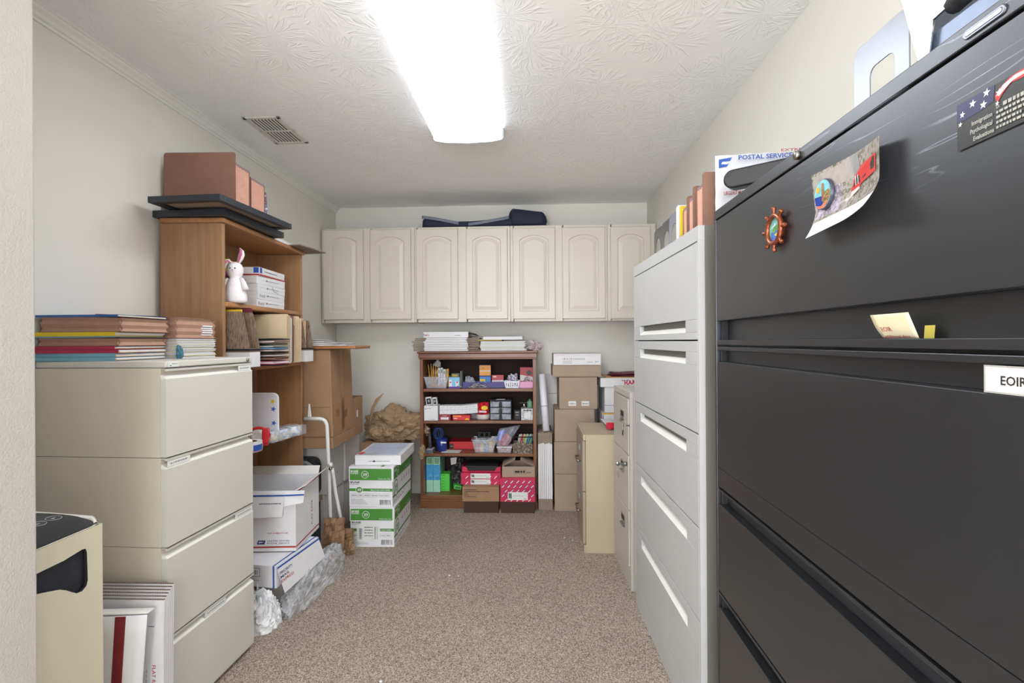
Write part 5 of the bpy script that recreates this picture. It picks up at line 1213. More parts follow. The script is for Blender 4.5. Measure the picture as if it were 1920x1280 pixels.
Mwh = mat('white_wire', (230, 230, 235), .4); litter('binder_clips', 'heap of small brassy and white clips in front of the light blue glue pack', (-.605, 3.972, S1), .07, .04, .036, 60, (Mwire, Mwire, Mwh, Mink), 'clips', 3, .02)
tray = thing('organizer_tray', 'long violet tray with open top along the first bookshelf', 'tray', (-.405, 4.06, S1)); Mvi = mat('violet_plastic', (66, 56, 128), .45, var=.05)
m = MB().box(-.17, .17, -.06, .06, 0, .003, Mvi).box(-.17, .17, -.06, -.057, .003, .046, Mvi).box(-.17, .17, .057, .06, .003, .046, Mvi).box(-.17, -.167, -.057, .057, .003, .046, Mvi).box(.167, .17, -.057, .057, .003, .046, Mvi); m.build('body', tray)
litter('steel_clips', 'tangle of pale metal clips lying in front of the violet tray', (-.448, 3.968, S1), .125, .035, .04, 110, (chrome, Mwh, mat('lilac_wire', (170, 160, 190), .4), Mly), 'clips', 5, .022)
crumple('grey clear packets heaped in the left part of the violet tray', 'packets', (-.525, 4.065, S1 + .0035), (.042, .045, .055), clear('grey_packets', (.55, .57, .64), .75, .1), 33, 4, .9, 'packet')
def batt(m, w, h, d):
    m.fr(-w / 2 + .002, w / 2 - .002, h * .52, h - .004, mat('amber_pack', (222, 150, 48), .45)); m.fr(-w / 2 + .004, w / 2 - .004, h * .7, h * .74, Mwc, -.0009); m.fr(-w / 2 + .002, w / 2 - .002, h * .14, h * .46, mat('azure_pack', (50, 120, 190), .45)); m.ft('Bic', -.02, h * .82, .009, Mink); m.fr(-w / 2 + .006, 0, h * .25, h * .36, Myel, -.0009)
    m.quad([(-w / 2 + .004, -.0011, h * .15), (0, -.0011, h * .24), (w / 2 - .004, -.0011, h * .15)], Mwc)
cube('blister_pack', 'orange and blue hanging packet standing upright in the violet tray', 'packet', -.444, -.348, 4.04, .012, S1 + .0035, .18, Mnavy, batt)
cube('crayon_packet', 'flat red packet with clear cover lying against the back of the violet tray', 'packet', -.342, -.246, 4.06, .02, S1 + .0035, .095, mat('raspberry', (178, 40, 66), .4, var=.15, vs=60), lambda m, w, h, d: (m.fr(-w / 2, w / 2, h * .42, h * .55, Mwc), m.fr(-w / 2 + .01, -.01, h * .8, h * .92, Mly)))
def slotted(label, loc, w, d, h, mt):
    t = thing('slotted_basket', label, 'basket', loc); m = MB(); n = 6; a = w / 2
    def px(x, z): return x * (.84 + .16 * z / h)
    for s in (-1, 1):
        y = s * d / 2
        for z0, z1 in ((0, h * .22), (h * .74, h)): m.hexa([(px(-a, z0), y, z0), (px(a, z0), y, z0), (px(a, z0), y + .002, z0), (px(-a, z0), y + .002, z0)], [(px(-a, z1), y, z1), (px(a, z1), y, z1), (px(a, z1), y + .002, z1), (px(-a, z1), y + .002, z1)], mt)
        k = n + 1
        for i in range(k):
            xc = -a + .006 + (w - .012) * i / n; z0, z1 = h * .22, h * .74
            m.hexa([(px(xc - .0045, z0), y, z0), (px(xc + .0045, z0), y, z0), (px(xc + .0045, z0), y + .002, z0), (px(xc - .0045, z0), y + .002, z0)], [(px(xc - .0045, z1), y, z1), (px(xc + .0045, z1), y, z1), (px(xc + .0045, z1), y + .002, z1), (px(xc - .0045, z1), y + .002, z1)], mt)
    for s in (-1, 1): m.hexa([(s * a * .84, -d / 2, 0), (s * a * .84 + .002, -d / 2, 0), (s * a * .84 + .002, d / 2, 0), (s * a * .84, d / 2, 0)], [(s * a, -d / 2, h), (s * a + .002, -d / 2, h), (s * a + .002, d / 2, h), (s * a, d / 2, h)], mt)
    m.box(-a * .84, a * .84, -d / 2, d / 2, 0, .002, mt); m.build('body', t)
    MB().box(-a - .004, a + .004, -d / 2 - .004, -d / 2, h - .006, h, mt).box(-a - .004, a + .004, d / 2 + .002, d / 2 + .006, h - .006, h, mt).build('rim', t, bevel=.0015); return t
slotted('white slotted basket toward the right of the first bookshelf', (-.174, 4.0, S1), .124, .10, .058, mat('white_basket_plastic', (226, 228, 236), .4))
crumple('shiny lilac and clear packets piled in the white slotted basket', 'packets', (-.166, 4.0, S1 + .004), (.042, .04, .065), speckle('lilac_foil', [(180, 170, 220), (90, 80, 90), (220, 215, 235), (120, 150, 140)], 50, .25), 41, 4, .9, 'packet')
t = thing('organizer_tray', 'short pink tray with open top at the right end of the first bookshelf', 'tray', (-.0575, 4.03, S1)); Mpp = mat('soft_pink_plastic', (226, 164, 198), .5, var=.02)
MB().box(-.058, .052, -.06, .06, 0, .003, Mpp).box(-.058, .052, -.06, -.057, .003, .05, Mpp).box(-.058, .052, .057, .06, .003, .05, Mpp).box(-.058, -.055, -.057, .057, .003, .05, Mpp).box(.049, .052, -.057, .057, .003, .05, Mpp).build('body', t)
def redp(m, w, h, d):
    m.quad([(-w / 2, -.0008, h * .3), (w / 2, -.0008, h * .3), (w / 2, -.0008, h * .5), (-w / 2, -.0008, h * .62)], Mwc2); m.quad([(.022 + .022 * cos(a * pi / 8), -.0012, h * .72 + .02 * sin(a * pi / 8)) for a in range(16)], mat('dark_wheel', (44, 62, 60), .5))
cube('blister_pack', 'red and white hanging packet with a dark round item in the pink tray', 'packet', -.110, -.006, 4.045, .012, S1 + .0035, .158, mat('brick_red_pack', (172, 44, 52), .45), redp)
crumple('small red and clear wrapped items in front of the red packet in the pink tray', 'packets', (-.05, 4.0, S1 + .004), (.034, .018, .05), speckle('red_foil', [(170, 40, 48), (210, 200, 205), (110, 40, 70), (170, 150, 160)], 60, .25), 55, 4, .9, 'packet')
# ---- second shelf
def cam(m, w, h, d):
    m.quad([(-w / 2 + .006, -.0008, h - .028), (-w / 2 + .018, -.0008, h - .028), (-w / 2 + .014, -.0008, h - .02)], Mink); dashes(m, -w / 2 + .022, -w / 2 + .055, h - .023, .006, Mgrey); dashes(m, -.01, .03, .008, .004, Mgrey)
cube('white_box', 'large plain white cubic box at the left end of the second bookshelf', 'box', -.876, -.765, 3.925, .12, S2, .118, Mwc, cam, .002)
for k, (x, rz) in enumerate(((-.842, -8), (-.795, -6))):
    def cd(m, w, h, d): m.fr(-w / 2 + .006, w / 2 - .006, .006, h - .010, Mblk); m.quad([(.008 * cos(a * pi / 5), -.0012, h / 2 + .011 * sin(a * pi / 5)) for a in range(10)], Mgrey)
    cube('small_carton', ['small white-framed black box perched on the plain white cubic box', 'second small black and white box, right of the perched one'][k], 'box', x - .024 + .006 * k, x + .024 - .006 * k, 3.97, .04, S2 + .1195, .064 - .004 * k, Mwc, cd, .001, 0, rot=(0, radians(rz), 0))
Mgr = mat('box_grid_ink', (160, 168, 176), .6)
t0 = None
for j in range(2):
    for i in range(5):
        w = .061; a = radians((-1, -1, -2, -4, -6)[i]); zz = S2 + .047 + j * .035 + (0, .0003, .001, .004, .009)[i]
        m = MB().box(-w / 2, w / 2, 0, .09, 0, .034, Mwc); m.fr(-w / 2 + .003, w / 2 - .003, .003, .031, Mgr, -.0005); m.fr(-w / 2 + .0038, w / 2 - .0038, .0038, .0302, Mwc, -.0008); dashes(m, -.014, .014, .015, .004, Mgr, -.0011, 4)
        tag(m.build('staple_box', loc=(-.724 + .0615 * i, 3.95 + .0008 * i, zz), rot=(0, a, 0)), 'small white box, %s of five in the %s row on the second bookshelf' % (['leftmost', 'second', 'middle', 'fourth', 'rightmost'][i], ['lower', 'upper'][j]), 'box', 'small white boxes in a double row')
cube('red_box', 'dark red box with a white label under the left of the small white boxes', 'box', -.757, -.667, 3.945, .09, S2, .046, mat('wine_red_card', (150, 34, 48), .5), lambda m, w, h, d: (m.fr(-w / 2 + .012, w / 2 - .014, .005, .024, Mwc), dashes(m, -.02, .015, .033, .005, Mpk2)))
def eve(m, w, h, d):
    m.fr(-w / 2, w * .0, h * .7, h * .96, mat('orange_stripe', (240, 150, 50), .5)); dashes(m, -w / 2 + .006, -.03, h * .3, .008, Mwc); m.quad([(.045 + .018 * cos(a * pi / 6), -.001, .004 + .012 * max(0, sin(a * pi / 6))) for a in range(7)], Myel)
cube('battery_pack', 'bright red packet with an orange stripe beneath the small white boxes', 'packet', -.648, -.508, 3.94, .06, S2, .040, mat('signal_red', (214, 30, 40), .4), eve, .003)
cube('grey_box', 'flat grey box behind the bright red packet carrying the small white boxes', 'box', -.66, -.43, 4.03, .09, S2, .045, mat('mid_grey_card', (130, 126, 130), .6))
t = thing('round_tub', 'milky round tub holding a red and yellow bag, second bookshelf', 'tub', (-.412, 4.01, S2)); mk = mat('milky_plastic', (206, 200, 196), .35)
n = 28; pr = [(.048, 0), (.055, .006), (.057, .042), (.0545, .042), (.052, .008), (.001, .006)]
m = MB(); m.lathe(pr, (0, 0, 0), mk, n); m.build('body', t)
m = MB()
def bagf(u, v): return ((u - .5) * .088 * (1 - .1 * v), -.02 + .012 * sin(6 * u + 3 * v) - .01 * v, .012 + .118 * v * (1 - .12 * abs(u - .6)))
m.grid(bagf, 12, 12, mat('glossy_red_bag', (196, 24, 44), .25, var=.1)); m.grid(lambda u, v: (bagf(u, v)[0], .03 - .01 * sin(5 * u), bagf(u, v)[2]), 8, 8, _M['glossy_red_bag'])
m.quad([(.014 + .026 * cos(a * pi / 8), -.042, .088 + .018 * sin(a * pi / 8)) for a in range(16)], Myel); m.quad([(-.03, -.041, .05), (.03, -.041, .05), (.03, -.041, .064), (-.03, -.041, .068)], Mpk2)
tag(m.build('candy_bag', loc=(-.410, 4.012, S2 + .0065)), 'glossy red bag with a yellow oval, standing in the milky round tub', 'bag')
t = thing('drawer_organizer', 'black desktop organizer with three clear drawers on the second bookshelf', 'organizer', (-.265, 3.955, S2)); w, h, d = .172, .160, .15
m = MB().box(-w / 2, -w / 2 + .003, 0, d, 0, h - .006, Mblk).box(w / 2 - .003, w / 2, 0, d, 0, h - .006, Mblk).box(-w / 2, w / 2, 0, d, h - .0058, h, Mblk).box(-w / 2, w / 2, d - .003, d, .001, h - .007, Mblk)
for k in range(3): m.box(-w / 2 + .003, w / 2 - .003, 0, d - .003, .001 + k * .05, .004 + k * .05, Mblk)
m.box(-.035, .035, .02, .05, h, h + .004, mat('pale_handle', (190, 192, 196), .4)); m.build('case', t)
Mdr = clear('drawer_plastic', (.42, .46, .56), .5, .2)
for k in range(3):
    dr = MB().box(-w / 2 + .005, w / 2 - .005, -.004, .0, .006 + k * .05, .048 + k * .05, Mdr).box(-w / 2 + .005, w / 2 - .005, .0, .13, .006 + k * .05, .008 + k * .05, Mdr).box(-w / 2 + .007, w / 2 - .007, .02, .1, .0085 + k * .05, .03 + k * .05, mat('grey_contents', (96, 104, 120), .6, var=.3, vs=60)).build('drawer', t)
    MB().prism([(-.014, .006 + k * .05), (.014, .006 + k * .05), (.012, .038 + k * .05), (.007, .047 + k * .05), (-.007, .047 + k * .05), (-.012, .038 + k * .05)], -.009, -.0045, Mblk, 'y').build('latch', dr)
cube('label_maker', 'small black device with a light badge right of the clear-drawer organizer', 'device', -.158, -.104, 3.925, .05, S2, .082, Mblk, lambda m, w, h, d: (m.fr(-.016, .012, h - .02, h - .013, Mgrey), m.fr(-.012, .012, h - .04, h - .034, Mgrey)), .008)
cube('label_box', 'white speckled box with a white label at the right end of the second bookshelf', 'box', -.102, -.008, 3.955, .09, S2, .09, speckle('speckled_card', [(222, 222, 228), (150, 152, 160), (228, 228, 232), (228, 228, 232)], 90), lambda m, w, h, d: (m.fr(-.02, .026, .01, .06, Mwc), m.ft('XAVAZ', -.028, h - .018, .010, Mink, .065) if False else dashes(m, -.028, .036, h - .018, .010, Mink)))
m = MB(); m.lathe([(.018, 0), (.022, .004), (.022, .048), (.017, .056), (.009, .06), (.009, .07), (.001, .07)], (0, 0, 0), mat('mint_jar', (110, 160, 128), .3), 20)
tag(m.build('mint_jar', loc=(-.032, 4.0, S2 + .0905)), 'small mint green jar standing on the speckled white box', 'jar')
m = MB(); m.lathe([(.012, 0), (.014, .03), (.008, .034), (.001, .036)], (0, 0, 0), chrome, 14); m.tube([(-.035, 0, .038), (.035, 0, .042)], .0015, Mgrey, 5); tag(m.build('metal_punch', loc=(-.078, 4.01, S2 + .0905)), 'little metal tool with a thin bar beside the mint green jar', 'tool')
# ---- third shelf
t = thing('stapler', 'long-arm stapler standing upright at the left of the third bookshelf', 'stapler', (-.838, 3.965, S3))
m = MB().box(-.03, .032, -.045, .055, 0, .026, mat('grey_stapler_base', (96, 104, 120), .35)); m.box(-.025, .027, -.04, .05, .0262, .03, mat('light_grey_cap', (190, 194, 200), .35)); m.build('base', t, bevel=.004)
m = MB(); m.hexa([(-.012, .0, .031), (.016, .0, .031), (.016, .03, .031), (-.012, .03, .031)], [(-.02, .02, .18), (-.002, .02, .18), (-.002, .05, .18), (-.02, .05, .18)], Mblk); m.box(-.006, .006, -.002, .001, .06, .13, chrome); m.box(-.028, -.008, .02, .045, .18, .192, mat('light_grey_cap', (190, 194, 200), .35)); m.build('arm', t, bevel=.003)
t = thing('pen_cup', 'royal blue pen cup with loops of wire on the third bookshelf', 'cup', (-.752, 4.02, S3)); Mrb = mat('royal_blue_plastic', (34, 54, 130), .35)
m = MB().lathe([(.034, 0), (.040, .002), (.046, .10), (.043, .10), (.037, .006), (.001, .005)], (0, 0, 0), Mrb, 26); m.build('body', t)
m = MB(); m.fr(-.0, .045, .07, .083, Mwc, -.048); m.build('label', t)
m = MB(); 
for k in range(3): m.tube([(-.03 + .01 * k + .03 * sin(a), .0, .09 + .045 * (1 - cos(a))) for a in [i * pi / 6 for i in range(13)]], .002, Mroy, 5)
m.tube([(-.01, 0, .08), (-.025, 0, .165)], .003, Mnavy, 6); tag(m.build('blue_cables', loc=(-.76, 4.02, S3 + .006)), 'blue looped cables and pens sticking out of the royal blue cup', 'cable')
cube('red_binder', 'bright red binder lying flat at the back of the third bookshelf', 'binder', -.70, -.49, 4.08, .18, S3, .062, mat('binder_red', (196, 26, 40), .45), lambda m, w, h, d: (m.fr(-w / 2, -w / 2 + .035, .005, .045, Mblk), dashes(m, -w / 2 + .008, -w / 2 + .03, .02, .01, Mgrey)), .003)
m = MB().box(-.075, .075, -.05, .05, 0, .002, Mpaper); tag(m.build('paper_note', loc=(-.668, 4.0, S3), rz=radians(-6)), 'small white sheet lying on the third bookshelf left of the middle', 'paper')
tub('grey_bin', 'clear grey bin of colourful packets in the middle of the third bookshelf', (-.400, 4.02, S3), .19, .15, .105, Mcp, .78)
for k, (c, x, lb) in enumerate((((214, 70, 90), -.452, 'pink eraser pack'), ((214, 196, 130), -.418, 'tan pack'), ((70, 130, 200), -.385, 'blue pack'), ((232, 180, 80), -.348, 'amber pack'))):
    cube('small_pack', lb + ' standing inside the clear grey bin on the third bookshelf', 'packet', x - .015, x + .015, 3.975, .05, S3 + .004, .055 if k != 3 else .08, mat('pk%d' % k, c, .5), lambda m, w, h, d: m.fr(-w / 2, w / 2, h * .4, h * .55, Mwc))
t = thing('hole_punch', 'black three-piece hole punch lying on top of the clear grey bin', 'hole punch', (-.405, 4.03, S3 + .107), radians(8))
m = MB().box(-.058, .058, -.02, .02, 0, .012, Mblk).box(-.055, .055, -.012, .014, .034, .046, Mblk); 
for x in (-.04, 0, .04): m.box(x - .009, x + .009, -.018, .016, .012, .040, Mblk)
m.build('body', t, bevel=.004)
tub('pink_tub', 'low clear tub of pink rubber bands with a white rim, third bookshelf', (-.236, 4.0, S3), .118, .11, .044, Mcp, .9, .004, 'tub')
m = MB().box(-.062, .062, -.06, .06, .0, .005, Mwp).box(-.05, .05, -.048, .048, .0055, .006, Mwp); tag(m.build('tub_lid', loc=(-.236, 4.0, S3 + .0445), bevel=.002), 'white lid on the low clear tub, under the bag of rubber bands', 'lid')
Mrb2 = speckle('rubber_band_pink', [(190, 80, 90), (226, 170, 168), (150, 50, 62), (214, 120, 120), (120, 60, 60)], 110)
m = MB().box(-.048, .048, -.045, .045, .004, .040, Mrb2); q = tag(m.build('rubber_bands', loc=(-.236, 4.0, S3)), 'pink rubber bands filling the low clear tub', 'rubber bands'); q['kind'] = 'stuff'
q = crumple('pink rubber bands bunched in the clear bag on the tub lid', 'rubber_bands', (-.236, 4.0, S3 + .0515), (.052, .045, .055), Mrb2, 61, 4, .5, 'rubber bands'); q['kind'] = 'stuff'
t = thing('zip_bag', 'clear zip bag with a blue seal flaring over the pink rubber bands', 'bag', (-.225, 4.0, S3 + .052))
def zb(u, v): return (-.07 + .05 * v + (u - .2) * (.11 + .06 * v), -.055 + .01 * sin(7 * u) + .03 * v, .01 + .16 * v * (.75 + .2 * u))
Mz = clear('zip_poly', (.5, .5, .62), .36, .1); m = MB(); m.grid(zb, 14, 10, Mz); m.grid(lambda u, v: (zb(u, v)[0], .05 - .03 * v, zb(u, v)[2]), 10, 8, Mz); m.build('film', t)
m = MB(); m.grid(lambda u, v: tuple(Vector(zb(.02 + .3 * v, .3 + .6 * u)) + Vector((0, -.003, 0))), 8, 3, clear('blue_seal', (.25, .3, .75), .75, .2)); m.build('seal', t)
t = thing('wicker_basket', 'dark wicker basket of markers at the right of the third bookshelf', 'basket', (-.090, 3.985, S3))
Mwk = speckle('grey_wicker', [(52, 44, 40), (120, 108, 92), (30, 28, 28), (172, 160, 140), (70, 60, 54)], 90, .7)
w, d, h = .155, .12, .130; m = MB()
for x0, x1, y0, y1 in ((-w / 2, w / 2, -d / 2, -d / 2 + .004), (-w / 2, w / 2, d / 2 - .004, d / 2), (-w / 2, -w / 2 + .004, -d / 2 + .004, d / 2 - .004), (w / 2 - .004, w / 2, -d / 2 + .004, d / 2 - .004)): m.box(x0, x1, y0, y1, .0, h * .62, Mwk)
m.box(-w / 2 + .004, w / 2 - .004, -d / 2 + .004, d / 2 - .004, 0, .004, Mwk)
for i in range(5):
    x = -w / 2 + .002 + (w - .004) * i / 4
    for y in (-d / 2 + .002, d / 2 - .002): m.tube([(x, y, h * .6), (x, y, h)], .0025, Mblk, 6)
m.build('body', t); m = MB(); m.tube([(-w / 2, -d / 2, h), (w / 2, -d / 2, h), (w / 2, d / 2, h), (-w / 2, d / 2, h)], .004, Mblk, 8, closed=True); m.build('rim', t)
for k in range(10):
    c = ((226, 226, 226), (230, 230, 232), (214, 60, 80), (230, 230, 232), (226, 214, 70), (230, 230, 232), (90, 180, 220), (90, 180, 220), (120, 190, 120), (80, 160, 210))[k]
    m = MB(); m.tube([(0, 0, 0), (0, 0, .115)], .005, mat('mk%d%d%d' % c, c, .4), 8); m.tube([(0, 0, .1155), (0, 0, .135)], .0058, mat('mk%d%d%d' % ((226, 226, 226) if k % 2 else c), (226, 226, 226) if k % 2 else c, .4), 8)
    tag(m.build('marker', loc=(-.150 + .0125 * k, 3.975 + .022 * (k % 2), S3 + .012), rot=(0, radians(16), 0)), 'marker pen in the dark wicker basket, %s from the left' % ['first', 'second', 'third', 'fourth', 'fifth', 'sixth', 'seventh', 'eighth', 'ninth', 'tenth'][k], 'marker', 'markers in the wicker basket')
# ---- bottom shelf
def tall(m, w, h, d):
    m.fr(-w / 2, w / 2, h * .34, h * .78, mat('cyan_print', (64, 152, 208), .5, var=.25, vs=60)); dashes(m, -w / 2 + .01, w / 2 - .01, h * .45, .01, Mlb); m.fr(-.02, .02, h * .8, h * .97, mat('sage_print', (120, 160, 130), .5))
for k in range(2):
    cube('folder_box', ['tall pale green and blue box at the left end of the bottom bookshelf', 'tall pale green and blue box, second from the left on the bottom bookshelf'][k], 'box', -.876 + .057 * k, -.821 + .057 * k, 4.0, .22, S4, .285, mat('pale_mint_card', (160, 214, 186), .5), tall)
Mlime = mat('lime_card', (84, 206, 72), .5)
def lime(m, w, h, d):
    for i in range(3): m.prism([(-w / 2 + .010 + .008 * i + .003 * cos(a * pi / 4), .012 + .003 * sin(a * pi / 4)) for a in range(8)], -.0007, -.0005, Mink, 'y')
for k in range(6):
    cube('clip_box', 'lime green clip box, %s of six stacked on the bottom bookshelf' % ['lowest', 'second', 'third', 'fourth', 'fifth', 'topmost'][k], 'box', -.762 + .001 * (k % 2), -.692, 4.03, .10, S4 + .0232 * k, .0228, Mlime, lime, .0005, group='lime green clip boxes')
cube('clip_box', 'tipped lime green clip box lying alone right of the green stack', 'box', -.662, -.602, 4.05, .08, S4 + .006, .034, Mlime, lambda m, w, h, d: m.fr(-.022, .022, .008, .024, Mdgr), .002, rot=(0, radians(12), radians(15)))
crumple('dark crumpled bag with pale paper scraps behind the lime boxes', 'dark_bag', (-.655, 4.16, S4), (.07, .06, .14), speckle('dark_scraps', [(40, 38, 40), (60, 56, 56), (36, 34, 36), (60, 56, 58), (160, 156, 158)], 24, .5, [.3, .45, .55, .62, .70]), 71, 4, .7, 'bag')
m = MB().quad([(-.02, 0, 0), (.022, .01, .01), (.026, .02, .06), (-.026, .015, .055)], Mwc2); tag(m.build('paper_scrap', loc=(-.668, 4.08, S4 + .20), sol=.001), 'pale paper scrap tucked in the dark bag on the bottom bookshelf', 'paper')
Msm = mat('magenta_print', (196, 34, 78), .5, var=.12, vs=16); Mind = mat('indigo_pill', (62, 48, 128), .5)
def logo(m, w, h, d, top=False):
    """diagonal pills of print all over the face"""
    for i in range(-1, int(w / .045) + 2):
        for j in range(-1, int(h / .035) + 2):
            cx, cz = -w / 2 + .045 * i + (.022 if j % 2 else 0), .012 + .035 * j
            u = Vector((.71, 0, .71)); v = Vector((-.71, 0, .71)); c = Vector((cx, -.0007, cz))
            for (a, b, mt, o) in ((.017, .0058, Mind, 0), (.0135, .0028, Mwc, -.0003)):
                p = [c + u * a * s + v * b * s2 + Vector((0, o, 0)) for s, s2 in ((-1, -1), (1, -1), (1, 1), (-1, 1))]
                if all(-w / 2 < q.x < w / 2 and 0 < q.z < h for q in p): m.quad([tuple(q) for q in p], mt)
def lab_(m, x0, x1, z0, z1):
    m.fr(x0, x1, z0, z1, Mtag, -.0013); m.quad([(x0 + .006, -.0016, z0 + .014), (x0 + .03, -.0016, z0 + .010), (x0 + .03, -.0016, z1 - .010), (x0 + .006, -.0016, z1 - .006)], mat('folder_pic', (96, 116, 110), .6)); dashes(m, x0 + .038, x1 - .03, (z0 + z1) / 2, .004, Mgrey, -.0016); barcode(m, x1 - .03, x1 - .008, z0 + .004, z0 + .014, Mgrey, -.0016, 8)
cube('brown_carton', 'low brown carton with printed lines, left of the big red patterned box', 'box', -.554, -.270, 3.80, .30, S4 - .0 if False else .0895, .112, Mkraft, lambda m, w, h, d: ([dashes(m, -w / 2 + .015, -w / 2 + (.11, .205, .04, .05, .105)[i], h * .78 - .0135 * i, .006, Mink) for i in range(5)], m.fr(-.02, .022, 0, h, Mtape, -.0005), m.fr(-w / 2, w / 2, h - .020, h - .0185, Mkd, -.0008)), .002)
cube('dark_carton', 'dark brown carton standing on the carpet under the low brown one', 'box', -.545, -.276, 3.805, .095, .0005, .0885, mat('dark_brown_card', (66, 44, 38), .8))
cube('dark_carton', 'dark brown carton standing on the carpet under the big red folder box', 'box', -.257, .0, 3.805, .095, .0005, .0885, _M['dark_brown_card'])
for k in range(2):
    cube('folder_carton', ['red patterned folder box with white label, lower of the two on the low brown carton', 'red patterned folder box with white label, upper of the two on the low brown carton'][k], 'box', -.572, -.262, 3.86, .26, .202 + .0455 * k, .0445, Msm, lambda m, w, h, d: (logo(m, w, h, d), lab_(m, -.08, .075, .002, .042)), .001)
t = thing('folder_carton', 'open-topped red patterned box with black folders, above the two labelled ones', 'box', (-.417, 3.90, .2935)); w, d = .31, .24
m = MB().box(-w / 2, w / 2, 0, d, 0, .004, Msm)
m.add([(-w / 2, 0, .004), (-w / 2 + .05, 0, .004), (-w / 2 + .04, 0, .03), (-w / 2 + .01, 0, .042), (-w / 2, 0, .036)], [(0, 1, 2, 3, 4)], Msm); m.add([(w / 2, 0, .004), (w / 2, 0, .042), (w / 2 - .03, 0, .034), (w / 2 - .05, 0, .004)], [(0, 1, 2, 3)], Msm); m.box(-w / 2, -w / 2 + .003, 0, d, .004, .036, Msm).box(w / 2 - .003, w / 2, 0, d, .004, .042, Msm); m.build('body', t)
for k in range(3):
    m = MB().box(-.13, .13, 0, .2, 0, .011, Mblk); tag(m.build('black_folder', loc=(-.417, 3.915, .298 + .0125 * k), bevel=.002), 'black folder in the open red patterned box, %s of three' % ['bottom', 'middle', 'top'][k], 'folder', 'black folders in the open red box')
cube('folder_carton', 'big red patterned folder box with white label at the bottom right of the brown bookcase', 'box', -.262, .006, 3.80, .32, .0895, .180, Msm, lambda m, w, h, d: (logo(m, w, h, d), lab_(m, -.075, .078, .014, .074), m.fr(-w / 2, w / 2, .088, .089, Mkd, -.0012)), .001)
t = thing('kraft_box', 'brown box with lifted flaps and a printed frame, on the big red folder box', 'box', (-.122, 3.83, .2700)); w, h, d, th = .252, .082, .2, .003
m = MB().box(-w / 2, w / 2, 0, d, 0, th, Mkraft2).box(-w / 2, w / 2, 0, th, th, h, Mkraft2).box(-w / 2, w / 2, d - th, d, th, h, Mkraft2).box(-w / 2, -w / 2 + th, th, d - th, th, h, Mkraft2).box(w / 2 - th, w / 2, th, d - th, th, h, Mkraft2)
m.fr(-.035, .058, .026, .060, Mink); m.fr(-.0335, .0565, .0275, .0585, Mkraft2, -.0008); dashes(m, -.028, .05, .034, .018, Mink, -.0011); dashes(m, .063, .1, .034, .006, Mink); m.build('body', t)
m = MB(); m.quad([(-w / 2, 0, h), (-w / 2 + .10, .0, h + .050), (-w / 2 + .10, d, h + .050), (-w / 2, d, h)], Mkraft2); m.build('flap', t, sol=.003)
m = MB(); m.quad([(w / 2, 0, h), (w / 2 - .11, .0, h + .052), (w / 2 - .11, d, h + .052), (w / 2, d, h)], Mkraft2); m.build('flap', t, sol=.003)
# ---- navy instrument bag on the wall cabinets
Mnb = mat('navy_nylon', (34, 40, 60), .8, var=.08, vs=30, bump=.2, bs=500); Mgs = mat('grey_webbing', (120, 126, 142), .7)
t = thing('soft_case', 'long navy padded bag with a bulging end on top of the wall cabinets', 'bag', (-.4, 4.10, 2.2465))
m = MB()
def secs(u):
    x = -.52 + 1.04 * u
    if u < .66: hgt = .055 + .045 * (1 - min(1, u / .25)) ** 1 + .02 * max(0, (u - .4)) / .26; ry = .09
    else: hgt = .078 + .0 ; ry = .09
    e = min(1, u / .03) ** .5 * min(1, (1 - u) / .02) ** .5
    return x, hgt * e, ry * max(.05, e)
def bf(u, v):
    x, hh_, ry = secs(u); a = 2 * pi * v; c, s = cos(a), sin(a)
    sx = abs(c) ** .6 * (1 if c > 0 else -1); sz = abs(s) ** .6 * (1 if s > 0 else -1)
    return (x, ry * sx, .001 + hh_ / 2 + hh_ / 2 * sz + .006 * noise.noise(Vector((x * 6, v * 4, 2))) * (1 if sz > -.5 else 0))
m.grid(bf, 50, 24, Mnb); m.build('body', t)
m = MB()
def pf(u, v):
    x = .20 + .32 * u; a = 2 * pi * v; c, s = cos(a), sin(a); e = (min(1, u / .12) ** .5) * (min(1, (1 - u) / .12) ** .5); hh_ = (.165 - .045 * u) * max(.02, e)
    sx = abs(c) ** .6 * (1 if c > 0 else -1); sz = abs(s) ** .6 * (1 if s > 0 else -1)
    return (x, -.012 + .10 * max(.02, e) * sx, .001 + (.16 - .045 * u) / 2 + hh_ / 2 * sz * .98)
m.grid(pf, 30, 24, Mnb); m.build('pouch', t)
m = MB(); m.grid(lambda u, v: (-.50 + .30 * u, -.098, .075 - .055 * u ** 1.3 - .0 + .024 * v), 14, 2, Mgs); m.grid(lambda u, v: (-.12 + .33 * u, -.098, .012 + .05 * u ** 1.2 + .024 * v), 14, 2, Mgs); m.build('strap', t, sol=.003)
# ================================================================ RIGHT CORNER: CARTONS, TUBE, BOARDS
zs_ = [(.158, .465, .0005, .289, 'brown carton on the carpet, lowest of the column beside the standing boards', -.2), (.156, .462, .290, .249, 'brown carton second from the bottom of the right column', .3), (.163, .470, .5395, .251, 'brown carton under the one with two white stickers', -.5), (.197, .490, .791, .250, 'brown carton with two small white stickers', .3)]
for x0, x1, z, h, lb, r in zs_:
    def dc(m, w, d, h, st='sticker' in lb and 'under' not in lb):
        if st:
            for xx in (-.075, .025): 
                m.fr(xx, xx + .058, .025, .062, Mtag, -d / 2 - .0008); dashes(m, xx + .006, xx + .052, .038, .009, Mgrey, -d / 2 - .0011)
    carton(lb, ((x0 + x1) / 2, 4.03, z), radians(r), x1 - x0, .34, h - .0015, Mkraft2, tape=False, deco=dc)
carton('shallow brown carton crowning the right column, wider than the rest', (.333, 4.03, 1.0425), 0, .372, .36, .088, Mkraft2, tape=False)
